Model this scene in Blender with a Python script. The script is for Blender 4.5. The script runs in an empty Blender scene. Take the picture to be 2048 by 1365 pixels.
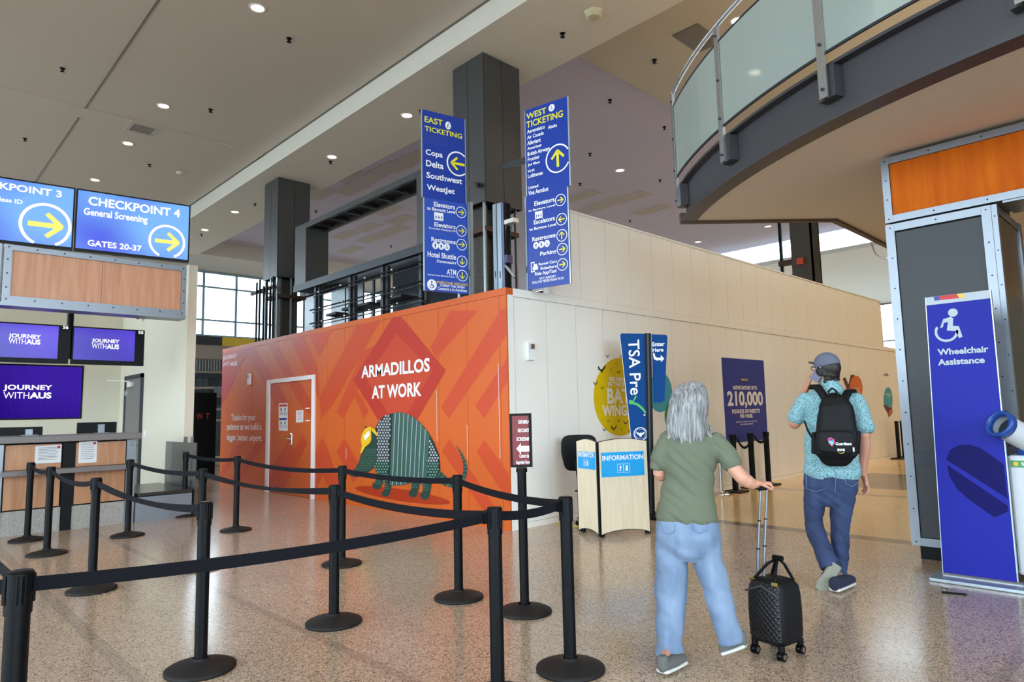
import bpy, bmesh, math, random
from mathutils import Vector, Matrix
random.seed(7)
D = bpy.data
C = bpy.context.scene.collection
PI = math.pi

# ---------------------------------------------------------------- camera
F = 1332.06
CAMZ = 1.48
BX = Vector((0.69131677, 0.09226523, 0.71663677))
BY = Vector((0.72223175, -0.05872013, -0.689154))
BZ = Vector((-0.02150395, 0.99400155, -0.10723109))
EYE = Vector((0, 0, CAMZ))
cam_data = D.cameras.new('camera')
cam_data.sensor_width = 36
cam_data.lens = F / 2048 * 36
cam_data.clip_start = 0.05
cam_data.clip_end = 300
cam = D.objects.new('camera', cam_data)
C.objects.link(cam)
cam.matrix_world = Matrix(((BX.x, BX.y, BX.z, 0), (BY.x, BY.y, BY.z, 0), (BZ.x, BZ.y, BZ.z, CAMZ), (0, 0, 0, 1)))
bpy.context.scene.camera = cam

# ---------------------------------------------------------------- world and light
W = D.worlds.new('daylight')
bpy.context.scene.world = W
W.use_nodes = True
wn = W.node_tree.nodes
wn['Background'].inputs[0].default_value = (0.80, 0.91, 1.0, 1)
wn['Background'].inputs[1].default_value = 9.5
vs = bpy.context.scene.view_settings
vs.view_transform = 'Standard'
vs.look = 'None'
vs.gamma = 1
vs.use_curve_mapping = False
vs.exposure = 0.0
try:
    cy = bpy.context.scene.cycles
    cy.max_bounces = 10
    cy.diffuse_bounces = 5
    cy.transparent_max_bounces = 12
    cy.sample_clamp_indirect = 4
    cy.caustics_reflective = False
    cy.caustics_refractive = False
    cy.use_denoising = True
except Exception:
    pass


def area(name, loc, aim, sx, sy, power, col):
    l = D.lights.new(name, 'AREA')
    l.shape = 'RECTANGLE'
    l.size = sx
    l.size_y = sy
    l.energy = power
    l.color = col
    o = D.objects.new(name, l)
    C.objects.link(o)
    o.location = loc
    o.rotation_euler = (Vector(aim) - Vector(loc)).to_track_quat('-Z', 'Y').to_euler()
    return o


# window openings of the hall: portals that guide the sky light, they give off nothing themselves
for nm_, lo_, ai_, sx_, sy_ in (('south_opening', (-10, -11.8, 4.6), (-10, 0, 4.6), 46, 8.2),
                               ('east_opening', (9.3, -2, 4.6), (0, -2, 4.6), 18, 8.2),
                               ('west_opening', (-35.0, 9, 7.4), (-20, 9, 7.4), 40, 3.3),
                               ('north_opening', (-8, 51.8, 4.4), (-8, 30, 4.4), 36, 8.0)):
    p_ = area(nm_, lo_, ai_, sx_, sy_, 1.0, (1, 1, 1))
    p_.data.cycles.is_portal = True


def spot(loc, power, angle=120, col=(1.0, 0.82, 0.62)):
    l = D.lights.new('downlight_lamp', 'SPOT')
    l.energy = power
    l.spot_size = math.radians(angle)
    l.spot_blend = 0.8
    l.shadow_soft_size = 0.12
    l.color = col
    o = D.objects.new('downlight_lamp', l)
    C.objects.link(o)
    o.location = loc
    return o


# ---------------------------------------------------------------- geometry helpers
def ray(px, py):
    d = Vector((px - 1024.0, -(py - 682.5), -F))
    return Vector((BX.dot(d), BY.dot(d), BZ.dot(d)))


class PF:
    """a plane standing in the hall: origin, right and up directions"""
    def __init__(s, O, R, U=(0, 0, 1)):
        s.O = Vector(tuple(O) + (0,) * (3 - len(O))); s.R = Vector(tuple(R) + (0,) * (3 - len(R))).normalized(); s.U = Vector(U).normalized(); s.N = s.R.cross(s.U).normalized()

    def hit(s, px, py):
        r = ray(px, py)
        t = (s.O - EYE).dot(s.N) / r.dot(s.N)
        return EYE + r * t

    def st(s, px, py):
        p = s.hit(px, py) - s.O
        return (p.dot(s.R), p.dot(s.U))

    def at(s, a, b, d=0.0):
        return s.O + s.R * a + s.U * b + s.N * d

    def shift(s, d):
        return PF(s.O + s.N * d, s.R, s.U)


def floor_pt(px, py, z=0.0):
    return PF((0, 0, z), (1, 0, 0), (0, 1, 0)).hit(px, py)


FONT_CACHE = {}


def glyphs(s, bold):
    key = (s, bold)
    if key in FONT_CACHE:
        return FONT_CACHE[key]
    cu = D.curves.new('lettering', 'FONT')
    cu.body = s
    cu.size = 1
    cu.offset = bold
    cu.resolution_u = 3
    cu.fill_mode = 'FRONT'
    ob = D.objects.new('lettering', cu)
    me = ob.to_mesh()
    vs_ = [(v.co.x, v.co.y) for v in me.vertices]
    fs = [tuple(p.vertices) for p in me.polygons]
    ob.to_mesh_clear()
    D.objects.remove(ob)
    D.curves.remove(cu)
    x0 = min(v[0] for v in vs_); x1 = max(v[0] for v in vs_)
    y0 = min(v[1] for v in vs_); y1 = max(v[1] for v in vs_)
    r = ([((v[0] - x0) / (x1 - x0), (v[1] - y0) / (y1 - y0)) for v in vs_], fs, y0, y1)
    FONT_CACHE[key] = r
    return r


class MB:
    def __init__(s):
        s.v = []; s.f = []; s.m = []; s.sm = []

    def add(s, vs_, fs, mi=0, smooth=False):
        n = len(s.v)
        s.v += [tuple(v) for v in vs_]
        for f in fs:
            s.f.append(tuple(n + i for i in f)); s.m.append(mi); s.sm.append(smooth)
        return s

    def box(s, a, b, mi=0):
        x0, y0, z0 = (min(a[i], b[i]) for i in range(3)); x1, y1, z1 = (max(a[i], b[i]) for i in range(3))
        return s.add([(x0, y0, z0), (x1, y0, z0), (x1, y1, z0), (x0, y1, z0), (x0, y0, z1), (x1, y0, z1), (x1, y1, z1), (x0, y1, z1)],
                     [(0, 3, 2, 1), (4, 5, 6, 7), (0, 1, 5, 4), (1, 2, 6, 5), (2, 3, 7, 6), (3, 0, 4, 7)], mi)

    def bbox(s, a, b, bev, mi=0):
        """box with bevelled edges"""
        bm = bmesh.new()
        bmesh.ops.create_cube(bm, size=1)
        c = [(a[i] + b[i]) / 2 for i in range(3)]; d = [abs(a[i] - b[i]) for i in range(3)]
        for v in bm.verts:
            v.co = Vector((c[0] + v.co.x * d[0], c[1] + v.co.y * d[1], c[2] + v.co.z * d[2]))
        bmesh.ops.bevel(bm, geom=bm.edges[:], offset=bev, segments=2, profile=0.5, affect='EDGES')
        bm.verts.index_update()
        s.add([v.co.copy() for v in bm.verts], [tuple(v.index for v in f.verts) for f in bm.faces], mi)
        bm.free()
        return s

    def slab(s, pf, pts, d0, d1, mi=0):
        """polygon (s,t points on pf) extruded from depth d0 to d1 along the normal"""
        n = len(pts)
        area_ = sum(pts[i][0] * pts[(i + 1) % n][1] - pts[(i + 1) % n][0] * pts[i][1] for i in range(n))
        if area_ < 0:
            pts = pts[::-1]
        lo, hi = min(d0, d1), max(d0, d1)
        vs_ = [pf.at(p[0], p[1], lo) for p in pts] + [pf.at(p[0], p[1], hi) for p in pts]
        fs = [tuple(range(n - 1, -1, -1)), tuple(range(n, 2 * n))] + [(i, (i + 1) % n, n + (i + 1) % n, n + i) for i in range(n)]
        return s.add(vs_, fs, mi)

    def rect(s, pf, s0, t0, s1, t1, d0, d1, mi=0):
        return s.slab(pf, [(s0, t0), (s1, t0), (s1, t1), (s0, t1)], d0, d1, mi)

    def poly(s, pf, pts, d, mi=0):
        n = len(pts)
        area_ = sum(pts[i][0] * pts[(i + 1) % n][1] - pts[(i + 1) % n][0] * pts[i][1] for i in range(n))
        if area_ < 0:
            pts = pts[::-1]
        return s.add([pf.at(p[0], p[1], d) for p in pts], [tuple(range(n))], mi)

    def ppoly(s, pf, pxs, d, mi=0):
        return s.poly(pf, [pf.st(*p) for p in pxs], d, mi)

    def ell(s, pf, c, rx, ry, d, mi=0, n=28, a0=0, a1=2 * PI):
        return s.poly(pf, [(c[0] + rx * math.cos(a0 + (a1 - a0) * i / n), c[1] + ry * math.sin(a0 + (a1 - a0) * i / n)) for i in range(n)], d, mi)

    def ring(s, pf, c, rx, ry, w, d, mi=0, n=36, a0=0.0, a1=2 * PI):
        vs_ = []; fs = []
        full = abs(a1 - a0 - 2 * PI) < 1e-6
        k = n if full else n + 1
        for i in range(k):
            a = a0 + (a1 - a0) * i / n
            vs_.append(pf.at(c[0] + rx * math.cos(a), c[1] + ry * math.sin(a), d))
            vs_.append(pf.at(c[0] + (rx - w) * math.cos(a), c[1] + (ry - w) * math.sin(a), d))
        for i in range(n):
            j = (i + 1) % k
            fs.append((2 * i, 2 * j, 2 * j + 1, 2 * i + 1))
        return s.add(vs_, fs, mi)

    def text(s, pf, body, s0, t0, s1, t1, d, mi=0, bold=0.012):
        vs_, fs = glyphs(body, bold)[:2]
        return s.add([pf.at(s0 + (s1 - s0) * v[0], t0 + (t1 - t0) * v[1], d) for v in vs_], fs, mi)

    def ptext(s, pf, body, p0, p1, d, mi=0, bold=0.012):
        """p0: foot of the first letter at its left; p1: top of the last letter at its right"""
        a = pf.st(*p0); b = pf.st(*p1)
        y0, y1 = glyphs(body, bold)[2:]
        f0 = glyphs(body[0], bold)[2]
        l1 = glyphs(body[-1] if body[-1] not in '.,' else 'H', bold)[3]
        k = (b[1] - a[1]) / (l1 - f0)
        return s.text(pf, body, a[0], a[1] + (y0 - f0) * k, b[0], a[1] + (y1 - f0) * k, d, mi, bold)

    def cyl(s, a, b, r0, r1=None, n=16, mi=0, caps=True, smooth=True):
        r1 = r0 if r1 is None else r1
        a = Vector(a); b = Vector(b)
        z = (b - a).normalized()
        x = z.orthogonal().normalized() if abs(z.z) < 0.999 else Vector((1, 0, 0))
        y = z.cross(x)
        vs_ = []
        for p, r in ((a, r0), (b, r1)):
            for i in range(n):
                t = 2 * PI * i / n
                vs_.append(p + x * (r * math.cos(t)) + y * (r * math.sin(t)))
        s.add(vs_, [(i, (i + 1) % n, n + (i + 1) % n, n + i) for i in range(n)], mi, smooth)
        if caps:
            s.add(vs_[:n], [tuple(range(n - 1, -1, -1))], mi); s.add(vs_[n:], [tuple(range(n))], mi)
        return s

    def lathe(s, prof, c=(0, 0, 0), n=32, mi=0, smooth=True):
        vs_ = []; fs = []
        for r, z in prof:
            for i in range(n):
                t = 2 * PI * i / n
                vs_.append((c[0] + r * math.cos(t), c[1] + r * math.sin(t), c[2] + z))
        for k in range(len(prof) - 1):
            for i in range(n):
                j = (i + 1) % n
                fs.append((k * n + i, k * n + j, (k + 1) * n + j, (k + 1) * n + i))
        return s.add(vs_, fs, mi, smooth)

    def tube(s, pts, r, n=10, mi=0, caps=True, flat=None):
        """swept tube, r a number or a list; flat=(w,h) sweeps a box section with h upright"""
        pts = [Vector(p) for p in pts]
        k = len(pts)
        rs = r if isinstance(r, (list, tuple)) else [r] * k
        vs_ = []; fs = []
        up = Vector((0, 0, 1))
        for i, p in enumerate(pts):
            t = (pts[min(i + 1, k - 1)] - pts[max(i - 1, 0)]).normalized()
            u = up if abs(t.dot(up)) < 0.97 else Vector((1, 0, 0))
            x = t.cross(u).normalized(); y = x.cross(t).normalized()
            if flat:
                w, h = flat
                for sx, sy in ((-1, -1), (1, -1), (1, 1), (-1, 1)):
                    vs_.append(p + x * (sx * w / 2) + y * (sy * h / 2))
            else:
                for j in range(n):
                    a = 2 * PI * j / n
                    vs_.append(p + x * (rs[i] * math.cos(a)) + y * (rs[i] * math.sin(a)))
        m = 4 if flat else n
        for i in range(k - 1):
            for j in range(m):
                q = (j + 1) % m
                fs.append((i * m + j, i * m + q, (i + 1) * m + q, (i + 1) * m + j))
        s.add(vs_, fs, mi, not flat)
        if caps:
            s.add(vs_[:m], [tuple(range(m - 1, -1, -1))], mi); s.add(vs_[-m:], [tuple(range(m))], mi)
        return s

    def build(s, name, mats, parent=None):
        me = D.meshes.new(name)
        off = origin(parent)
        me.from_pydata([(v[0] - off.x, v[1] - off.y, v[2] - off.z) for v in s.v], [], s.f)
        if not isinstance(mats, (list, tuple)):
            mats = [mats]
        for m in mats:
            me.materials.append(m)
        for p, mi, sm in zip(me.polygons, s.m, s.sm):
            p.material_index = mi
            p.use_smooth = sm
        me.update()
        bm = bmesh.new(); bm.from_mesh(me)
        bmesh.ops.recalc_face_normals(bm, faces=bm.faces) if not getattr(s, 'keep', False) else None
        bm.to_mesh(me); bm.free()
        return link(me, name, parent)


SMALL = {'rivets', 'bolts', 'slots', 'screws', 'piping', 'pocket_stitching', 'scratches', 'edge_banding', 'camera_lens'}


def origin(o):
    v = Vector((0, 0, 0))
    while o is not None:
        v = v + o.location
        o = o.parent
    return v


def link(me, name, parent=None):
    o = D.objects.new(name, me)
    C.objects.link(o)
    o.parent = parent
    if parent is not None and name in SMALL:
        o['kind'] = 'stuff'
    return o


def tag(o, label, cat, group=None, kind=None):
    o['label'] = label
    o['category'] = cat
    if group:
        o['group'] = group
    if kind:
        o['kind'] = kind
    return o


def thing(name, loc, label, cat, group=None, rz=0):
    o = D.objects.new(name, None)
    C.objects.link(o)
    o.empty_display_size = 0.1
    o.location = loc
    o.rotation_euler = (0, 0, rz)
    return tag(o, label, cat, group)


def struct(o, label=None):
    o['kind'] = 'structure'
    if label:
        o['label'] = label
    return o


def dup(o, loc=None, label=None, parent=None):
    c = o.copy()
    C.objects.link(c)
    c.parent = parent
    if loc is not None:
        c.location = loc
    if label:
        c['label'] = label
    for ch in list(o.children):
        dup(ch, parent=c)
    return c


# ---------------------------------------------------------------- materials
def lin(c):
    return tuple(((x / 255) / 12.92 if x / 255 <= 0.04045 else ((x / 255 + 0.055) / 1.055) ** 2.4) for x in c) + (1,)


MATS = {}


def mat(name, rgb, rough=0.5, metal=0.0, spec=0.5, var=0.06, scale=6.0, bump=0.0, bscale=60.0, coat=0.0, stretch=None):
    if name in MATS:
        return MATS[name]
    m = D.materials.new(name)
    m.use_nodes = True
    nt = m.node_tree; n = nt.nodes; l = nt.links
    b = n['Principled BSDF']
    b.inputs['Roughness'].default_value = rough
    b.inputs['Metallic'].default_value = metal
    b.inputs['Specular IOR Level'].default_value = spec
    b.inputs['Coat Weight'].default_value = coat
    tc = n.new('ShaderNodeTexCoord')
    src = tc.outputs['Object']
    if stretch:
        mp = n.new('ShaderNodeMapping')
        mp.inputs['Scale'].default_value = stretch
        l.new(src, mp.inputs[0]); src = mp.outputs[0]
    no = n.new('ShaderNodeTexNoise')
    no.inputs['Scale'].default_value = scale
    no.inputs['Detail'].default_value = 4
    l.new(src, no.inputs['Vector'])
    mx = n.new('ShaderNodeMix'); mx.data_type = 'RGBA'
    c = lin(rgb)
    mx.inputs[6].default_value = tuple(x * (1 - var) for x in c[:3]) + (1,)
    mx.inputs[7].default_value = tuple(min(1, x * (1 + var)) for x in c[:3]) + (1,)
    l.new(no.outputs['Fac'], mx.inputs[0])
    l.new(mx.outputs[2], b.inputs['Base Color'])
    if bump:
        nb = n.new('ShaderNodeTexNoise'); nb.inputs['Scale'].default_value = bscale
        l.new(src, nb.inputs['Vector'])
        bp = n.new('ShaderNodeBump'); bp.inputs['Strength'].default_value = bump; bp.inputs['Distance'].default_value = 0.01
        l.new(nb.outputs['Fac'], bp.inputs['Height']); l.new(bp.outputs[0], b.inputs['Normal'])
    MATS[name] = m
    return m


def emit(name, rgb, strength, rgb2=None, scale=1.2, rough=0.3):
    """a lit screen, lamp or backlit sign"""
    if name in MATS:
        return MATS[name]
    m = D.materials.new(name); m.use_nodes = True
    nt = m.node_tree; n = nt.nodes; l = nt.links
    b = n['Principled BSDF']
    b.inputs['Base Color'].default_value = (0.01, 0.01, 0.01, 1)
    b.inputs['Roughness'].default_value = rough
    b.inputs['Emission Strength'].default_value = strength
    b.inputs['Emission Color'].default_value = lin(rgb)
    if rgb2:
        tc = n.new('ShaderNodeTexCoord'); no = n.new('ShaderNodeTexNoise')
        no.inputs['Scale'].default_value = scale; no.inputs['Detail'].default_value = 0
        l.new(tc.outputs['Object'], no.inputs['Vector'])
        rp = n.new('ShaderNodeValToRGB')
        rp.color_ramp.elements[0].position = 0.35; rp.color_ramp.elements[0].color = lin(rgb)
        rp.color_ramp.elements[1].position = 0.7; rp.color_ramp.elements[1].color = lin(rgb2)
        l.new(no.outputs['Fac'], rp.inputs[0]); l.new(rp.outputs[0], b.inputs['Emission Color'])
    MATS[name] = m
    return m


def glass_mat(name, tint, clear, rough=0.02, body=None):
    """thin pane: part clear, part reflecting (and part milky when body is set)"""
    if name in MATS:
        return MATS[name]
    m = D.materials.new(name); m.use_nodes = True
    nt = m.node_tree; n = nt.nodes; l = nt.links
    n.remove(n['Principled BSDF'])
    out = n['Material Output']
    tr = n.new('ShaderNodeBsdfTransparent'); tr.inputs[0].default_value = tint + (1,)
    gl = n.new('ShaderNodeBsdfGlossy'); gl.inputs['Roughness'].default_value = rough
    gl.inputs[0].default_value = (0.9, 0.95, 1, 1)
    fr = n.new('ShaderNodeFresnel'); fr.inputs[0].default_value = 1.45
    base = tr.outputs[0]
    if body:
        df = n.new('ShaderNodeBsdfDiffuse'); df.inputs[0].default_value = body + (1,)
        tl = n.new('ShaderNodeBsdfTranslucent'); tl.inputs[0].default_value = body + (1,)
        m1 = n.new('ShaderNodeMixShader'); m1.inputs[0].default_value = 0.5
        l.new(df.outputs[0], m1.inputs[1]); l.new(tl.outputs[0], m1.inputs[2])
        m2 = n.new('ShaderNodeMixShader'); m2.inputs[0].default_value = clear
        l.new(m1.outputs[0], m2.inputs[1]); l.new(base, m2.inputs[2]); base = m2.outputs[0]
    m3 = n.new('ShaderNodeMixShader')
    l.new(fr.outputs[0], m3.inputs[0]); l.new(base, m3.inputs[1]); l.new(gl.outputs[0], m3.inputs[2])
    l.new(m3.outputs[0], out.inputs[0])
    MATS[name] = m
    return m


def wood_mat(name, c1, c2, rough=0.35, sc=(1, 1, 12), axis_scale=2.0):
    if name in MATS:
        return MATS[name]
    m = D.materials.new(name); m.use_nodes = True
    nt = m.node_tree; n = nt.nodes; l = nt.links
    b = n['Principled BSDF']; b.inputs['Roughness'].default_value = rough
    tc = n.new('ShaderNodeTexCoord'); mp = n.new('ShaderNodeMapping'); mp.inputs['Scale'].default_value = sc
    l.new(tc.outputs['Object'], mp.inputs[0])
    no = n.new('ShaderNodeTexNoise'); no.inputs['Scale'].default_value = axis_scale; no.inputs['Detail'].default_value = 6
    no.inputs['Distortion'].default_value = 0.4
    l.new(mp.outputs[0], no.inputs['Vector'])
    rp = n.new('ShaderNodeValToRGB')
    rp.color_ramp.elements[0].position = 0.3; rp.color_ramp.elements[0].color = lin(c1)
    rp.color_ramp.elements[1].position = 0.7; rp.color_ramp.elements[1].color = lin(c2)
    l.new(no.outputs['Fac'], rp.inputs[0]); l.new(rp.outputs[0], b.inputs['Base Color'])
    MATS[name] = m
    return m


def terrazzo():
    m = D.materials.new('terrazzo'); m.use_nodes = True
    nt = m.node_tree; n = nt.nodes; l = nt.links
    b = n['Principled BSDF']
    geo = n.new('ShaderNodeNewGeometry')
    sep = n.new('ShaderNodeSeparateXYZ'); l.new(geo.outputs['Position'], sep.inputs[0])

    def rng(sock, lo, hi):
        a = n.new('ShaderNodeMath'); a.operation = 'GREATER_THAN'; l.new(sock, a.inputs[0]); a.inputs[1].default_value = lo
        c = n.new('ShaderNodeMath'); c.operation = 'LESS_THAN'; l.new(sock, c.inputs[0]); c.inputs[1].default_value = hi
        d = n.new('ShaderNodeMath'); d.operation = 'MULTIPLY'; l.new(a.outputs[0], d.inputs[0]); l.new(c.outputs[0], d.inputs[1])
        return d.outputs[0]

    def mul(p, q):
        d = n.new('ShaderNodeMath'); d.operation = 'MULTIPLY'
        l.new(p, d.inputs[0])
        if isinstance(q, float):
            d.inputs[1].default_value = q
        else:
            l.new(q, d.inputs[1])
        return d.outputs[0]

    def mx(fac, a, c):
        x = n.new('ShaderNodeMix'); x.data_type = 'RGBA'
        if isinstance(fac, float):
            x.inputs[0].default_value = fac
        else:
            l.new(fac, x.inputs[0])
        for k, q in ((6, a), (7, c)):
            if isinstance(q, tuple):
                x.inputs[k].default_value = q
            else:
                l.new(q, x.inputs[k])
        return x.outputs[2]

    # chips of stone in three tones
    vo = n.new('ShaderNodeTexVoronoi'); vo.inputs['Scale'].default_value = 120
    l.new(geo.outputs['Position'], vo.inputs['Vector'])
    sc = n.new('ShaderNodeSeparateColor'); l.new(vo.outputs['Color'], sc.inputs[0])
    ramp = n.new('ShaderNodeValToRGB'); ramp.color_ramp.interpolation = 'CONSTANT'
    e = ramp.color_ramp.elements
    e[0].position = 0; e[0].color = lin((112, 96, 84))
    e[1].position = 0.16; e[1].color = lin((176, 156, 136))
    for p_, c_ in ((0.45, (190, 168, 146)), (0.68, (202, 184, 164)), (0.86, (160, 132, 112))):
        q = e.new(p_); q.color = lin(c_)
    l.new(sc.outputs[0], ramp.inputs[0])
    ramp2 = n.new('ShaderNodeValToRGB'); ramp2.color_ramp.interpolation = 'CONSTANT'
    e = ramp2.color_ramp.elements
    e[0].position = 0; e[0].color = lin((170, 142, 104))
    e[1].position = 0.2; e[1].color = lin((206, 178, 134))
    for p_, c_ in ((0.5, (214, 188, 146)), (0.8, (196, 166, 122))):
        q = e.new(p_); q.color = lin(c_)
    l.new(sc.outputs[0], ramp2.inputs[0])
    far = n.new('ShaderNodeMath'); far.operation = 'GREATER_THAN'; far.inputs[1].default_value = 8.15
    l.new(sep.outputs[1], far.inputs[0])
    col = mx(far.outputs[0], ramp.outputs[0], ramp2.outputs[0])
    dark = mx(0.85, ramp.outputs[0], lin((92, 86, 76)))
    # inlaid strips
    col = mx(rng(sep.outputs[1], 8.02, 8.26), col, dark)
    big = mul(rng(sep.outputs[1], 13.0, 15.9), rng(sep.outputs[0], -5.3, 8.0))
    col = mx(big, col, dark)
    col = mx(mul(rng(sep.outputs[1], 11.9, 12.15), 0.5), col, dark)
    col = mx(mul(rng(sep.outputs[1], 2.24, 2.31), 0.35), col, dark)
    col = mx(mul(rng(sep.outputs[1], 1.15, 1.24), 0.35), col, dark)
    col = mx(mul(rng(sep.outputs[0], -0.95, -0.88), 0.35), col, dark)
    # scuffs
    sn = n.new('ShaderNodeTexNoise'); sn.inputs['Scale'].default_value = 0.9; sn.inputs['Detail'].default_value = 5
    l.new(geo.outputs['Position'], sn.inputs['Vector'])
    mr = n.new('ShaderNodeMapRange'); mr.inputs[1].default_value = 0.35; mr.inputs[2].default_value = 0.75
    mr.inputs[3].default_value = 0.0; mr.inputs[4].default_value = 0.22
    l.new(sn.outputs['Fac'], mr.inputs[0])
    col = mx(mr.outputs[0], col, lin((128, 112, 98)))
    l.new(col, b.inputs['Base Color'])
    mr2 = n.new('ShaderNodeMapRange'); mr2.inputs[3].default_value = 0.12; mr2.inputs[4].default_value = 0.25
    l.new(sn.outputs['Fac'], mr2.inputs[0]); l.new(mr2.outputs[0], b.inputs['Roughness'])
    b.inputs['Specular IOR Level'].default_value = 0.6
    return m


M = dict(
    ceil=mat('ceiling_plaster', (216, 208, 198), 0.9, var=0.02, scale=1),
    ceil2=mat('ceiling_plaster_mauve_light', (212, 210, 240), 0.9, var=0.03, scale=0.6),  # mauve cast of the daylight is mixed into this plaster colour
    patch=mat('patched_plaster', (200, 194, 200), 0.9, var=0.03),
    plaster=mat('wall_plaster', (222, 216, 198), 0.7, var=0.02),
    offwhite=mat('offwhite_paint', (232, 230, 224), 0.5, var=0.02),
    panel=mat('white_wall_panel', (240, 238, 234), 0.24, var=0.03, scale=1.4, spec=0.5, bump=0.06, bscale=1.6),
    orange=mat('orange_vinyl', (206, 94, 32), 0.38, var=0.05, scale=0.8),
    stripe=mat('red_orange_vinyl', (198, 70, 32), 0.38, var=0.05, scale=0.8),
    diamond=mat('red_vinyl', (196, 66, 38), 0.38, var=0.04),
    diamond2=mat('deep_red_vinyl', (184, 48, 32), 0.38, var=0.04),
    corner_red=mat('crimson_vinyl', (186, 62, 62), 0.38, var=0.05),
    white=mat('white_print', (238, 238, 242), 0.5, var=0.01),
    cream=mat('cream_print', (226, 220, 212), 0.5, var=0.01),
    blue=mat('sign_blue', (24, 56, 150), 0.32, spec=.3, var=0.03),
    blue2=mat('sign_blue_lower', (36, 74, 176), 0.28, var=0.03),
    bluedk=mat('sign_blue_cover', (10, 50, 150), 0.35, var=0.02),
    yellow=mat('sign_yellow', (222, 214, 40), 0.4, var=0.02),
    gold=mat('sign_gold', (222, 186, 60), 0.4, var=0.02),
    black=mat('black_plastic', (9, 10, 14), 0.42, spec=0.16, var=0.2, scale=20),
    rubber=mat('black_rubber', (30, 28, 28), 0.6, spec=0.25, var=0.15, scale=14, bump=0.1),
    belt=mat('black_webbing', (11, 12, 20), 0.8, spec=0.2, var=0.1, scale=60, bump=0.15, bscale=300),
    gun=mat('grey_column_cladding', (80, 80, 82), 0.42, metal=0.35, var=0.05, scale=1.5),
    steel=mat('dark_steel', (62, 66, 72), 0.45, metal=0.6, var=0.12, scale=5),
    rust=mat('primed_steel', (78, 56, 46), 0.7, metal=0.2, var=0.2, scale=9),
    fire=mat('sprayed_fireproofing', (84, 80, 76), 0.95, var=0.4, scale=18, bump=0.6, bscale=24),
    galv=mat('galvanised_steel', (172, 184, 192), 0.35, metal=0.8, var=0.12, scale=20),
    alu=mat('brushed_aluminium', (136, 140, 148), 0.38, metal=0.75, var=0.06, scale=12),
    rail=mat('satin_steel', (196, 198, 202), 0.25, metal=0.85, var=0.04, scale=9),
    chrome=mat('polished_steel', (205, 207, 210), 0.14, metal=1.0, var=0.03),
    beam=mat('painted_beam', (72, 70, 74), 0.42, metal=0.2, var=0.05, scale=3),
    grey=mat('grey_laminate', (70, 72, 76), 0.5, spec=.3, var=0.03),
    dgrey=mat('dark_grey_metal', (70, 68, 66), 0.25, metal=0.7, var=0.08),
    doorgrey=mat('grey_door_paint', (120, 118, 114), 0.5, var=0.03),
    counter=mat('grey_countertop', (120, 114, 114), 0.4, var=0.15, scale=160),
    oak=wood_mat('light_oak_veneer', (176, 122, 84), (198, 146, 106), 0.4, (6, 6, 0.5), 3.0),
    oak2=wood_mat('pink_oak_veneer', (190, 132, 100), (214, 158, 122), 0.4, (0.8, 6, 0.4), 3.0),
    cherry=wood_mat('orange_cherry_veneer', (190, 84, 0), (212, 106, 4), 0.6, (5, 1, 0.6), 2.2),
    maple=wood_mat('pale_maple_laminate', (220, 202, 172), (232, 216, 188), 0.4, (10, 10, 0.8), 3.0),
    info=mat('cyan_sign', (0, 158, 226), 0.35, var=0.02),
    tsa=mat('deep_blue_sign', (0, 64, 130), 0.5, spec=.12, var=0.02),
    green=mat('check_green', (60, 176, 60), 0.4, var=0.02),
    maroon=mat('maroon_sign', (122, 34, 40), 0.3, var=0.05),
    purple=mat('purple_poster', (46, 56, 140), 0.4, var=0.03),
    wcblue=mat('wheelchair_sign_blue', (36, 42, 156), 0.5, spec=.15, var=0.04, scale=2),
    wcdark=mat('wheelchair_sign_navy', (22, 20, 92), 0.5, spec=.1, var=0.03),
    paper=mat('paper', (232, 232, 236), 0.7, var=0.01),
    ink=mat('printed_text', (120, 122, 134), 0.7, var=0.05),
    redp=mat('print_red', (200, 44, 44), 0.5, var=0.02),
    armgreen=mat('armadillo_green', (56, 96, 84), 0.4, var=0.06),
    armdark=mat('armadillo_dark_green', (30, 62, 54), 0.4, var=0.06),
    armblack=mat('armadillo_black', (30, 40, 40), 0.4, var=0.06),
    armlight=mat('armadillo_grey', (176, 184, 194), 0.4, var=0.04),
    armmint=mat('armadillo_mint', (92, 158, 134), 0.4, var=0.04),
    shadow_print=mat('printed_dark_orange', (170, 50, 16), 0.38, var=0.03),
    hat=mat('hard_hat_yellow', (234, 190, 30), 0.4, var=0.04),
    batyellow=mat('bat_yellow', (214, 184, 0), 0.3, var=0.03),
    teal=mat('print_teal', (70, 160, 186), 0.3, var=0.03),
    pgreen=mat('print_green', (42, 140, 62), 0.3, var=0.03),
    porange=mat('print_orange', (216, 112, 40), 0.3, var=0.03),
    brown=mat('print_brown', (92, 52, 46), 0.3, var=0.05),
    acwhite=mat('appliance_white', (206, 210, 216), 0.4, var=0.02),
    acblue=mat('appliance_blue', (28, 70, 150), 0.35, var=0.04),
    ventgrey=mat('vent_grey', (120, 116, 110), 0.6, var=0.03),
    ventwhite=mat('vent_white', (196, 190, 180), 0.6, var=0.02),
    smoke=mat('detector_plastic', (212, 204, 172), 0.5, var=0.02),
    granite=mat('pebble_aggregate', (170, 168, 164), 0.7, var=0.5, scale=46, bump=1.0, bscale=60),
    concrete=mat('beige_facing', (150, 138, 126), 0.7, var=0.04),
    dkwin=glass_mat('tinted_pane', (0.35, 0.42, 0.48), 0.5, 0.03),
    pane=glass_mat('clear_pane', (0.93, 0.97, 0.98), 0.9, 0.02),
    frost=glass_mat('frosted_green_pane', (0.86, 0.95, 0.93), 0.30, 0.06, body=(0.80, 0.92, 0.88)),
    lamp=emit('lamp_lens', (255, 236, 204), 9.0),
    lampoff=emit('lamp_lens_dim', (255, 250, 240), 1.6),
)
TERR = terrazzo()
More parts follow.
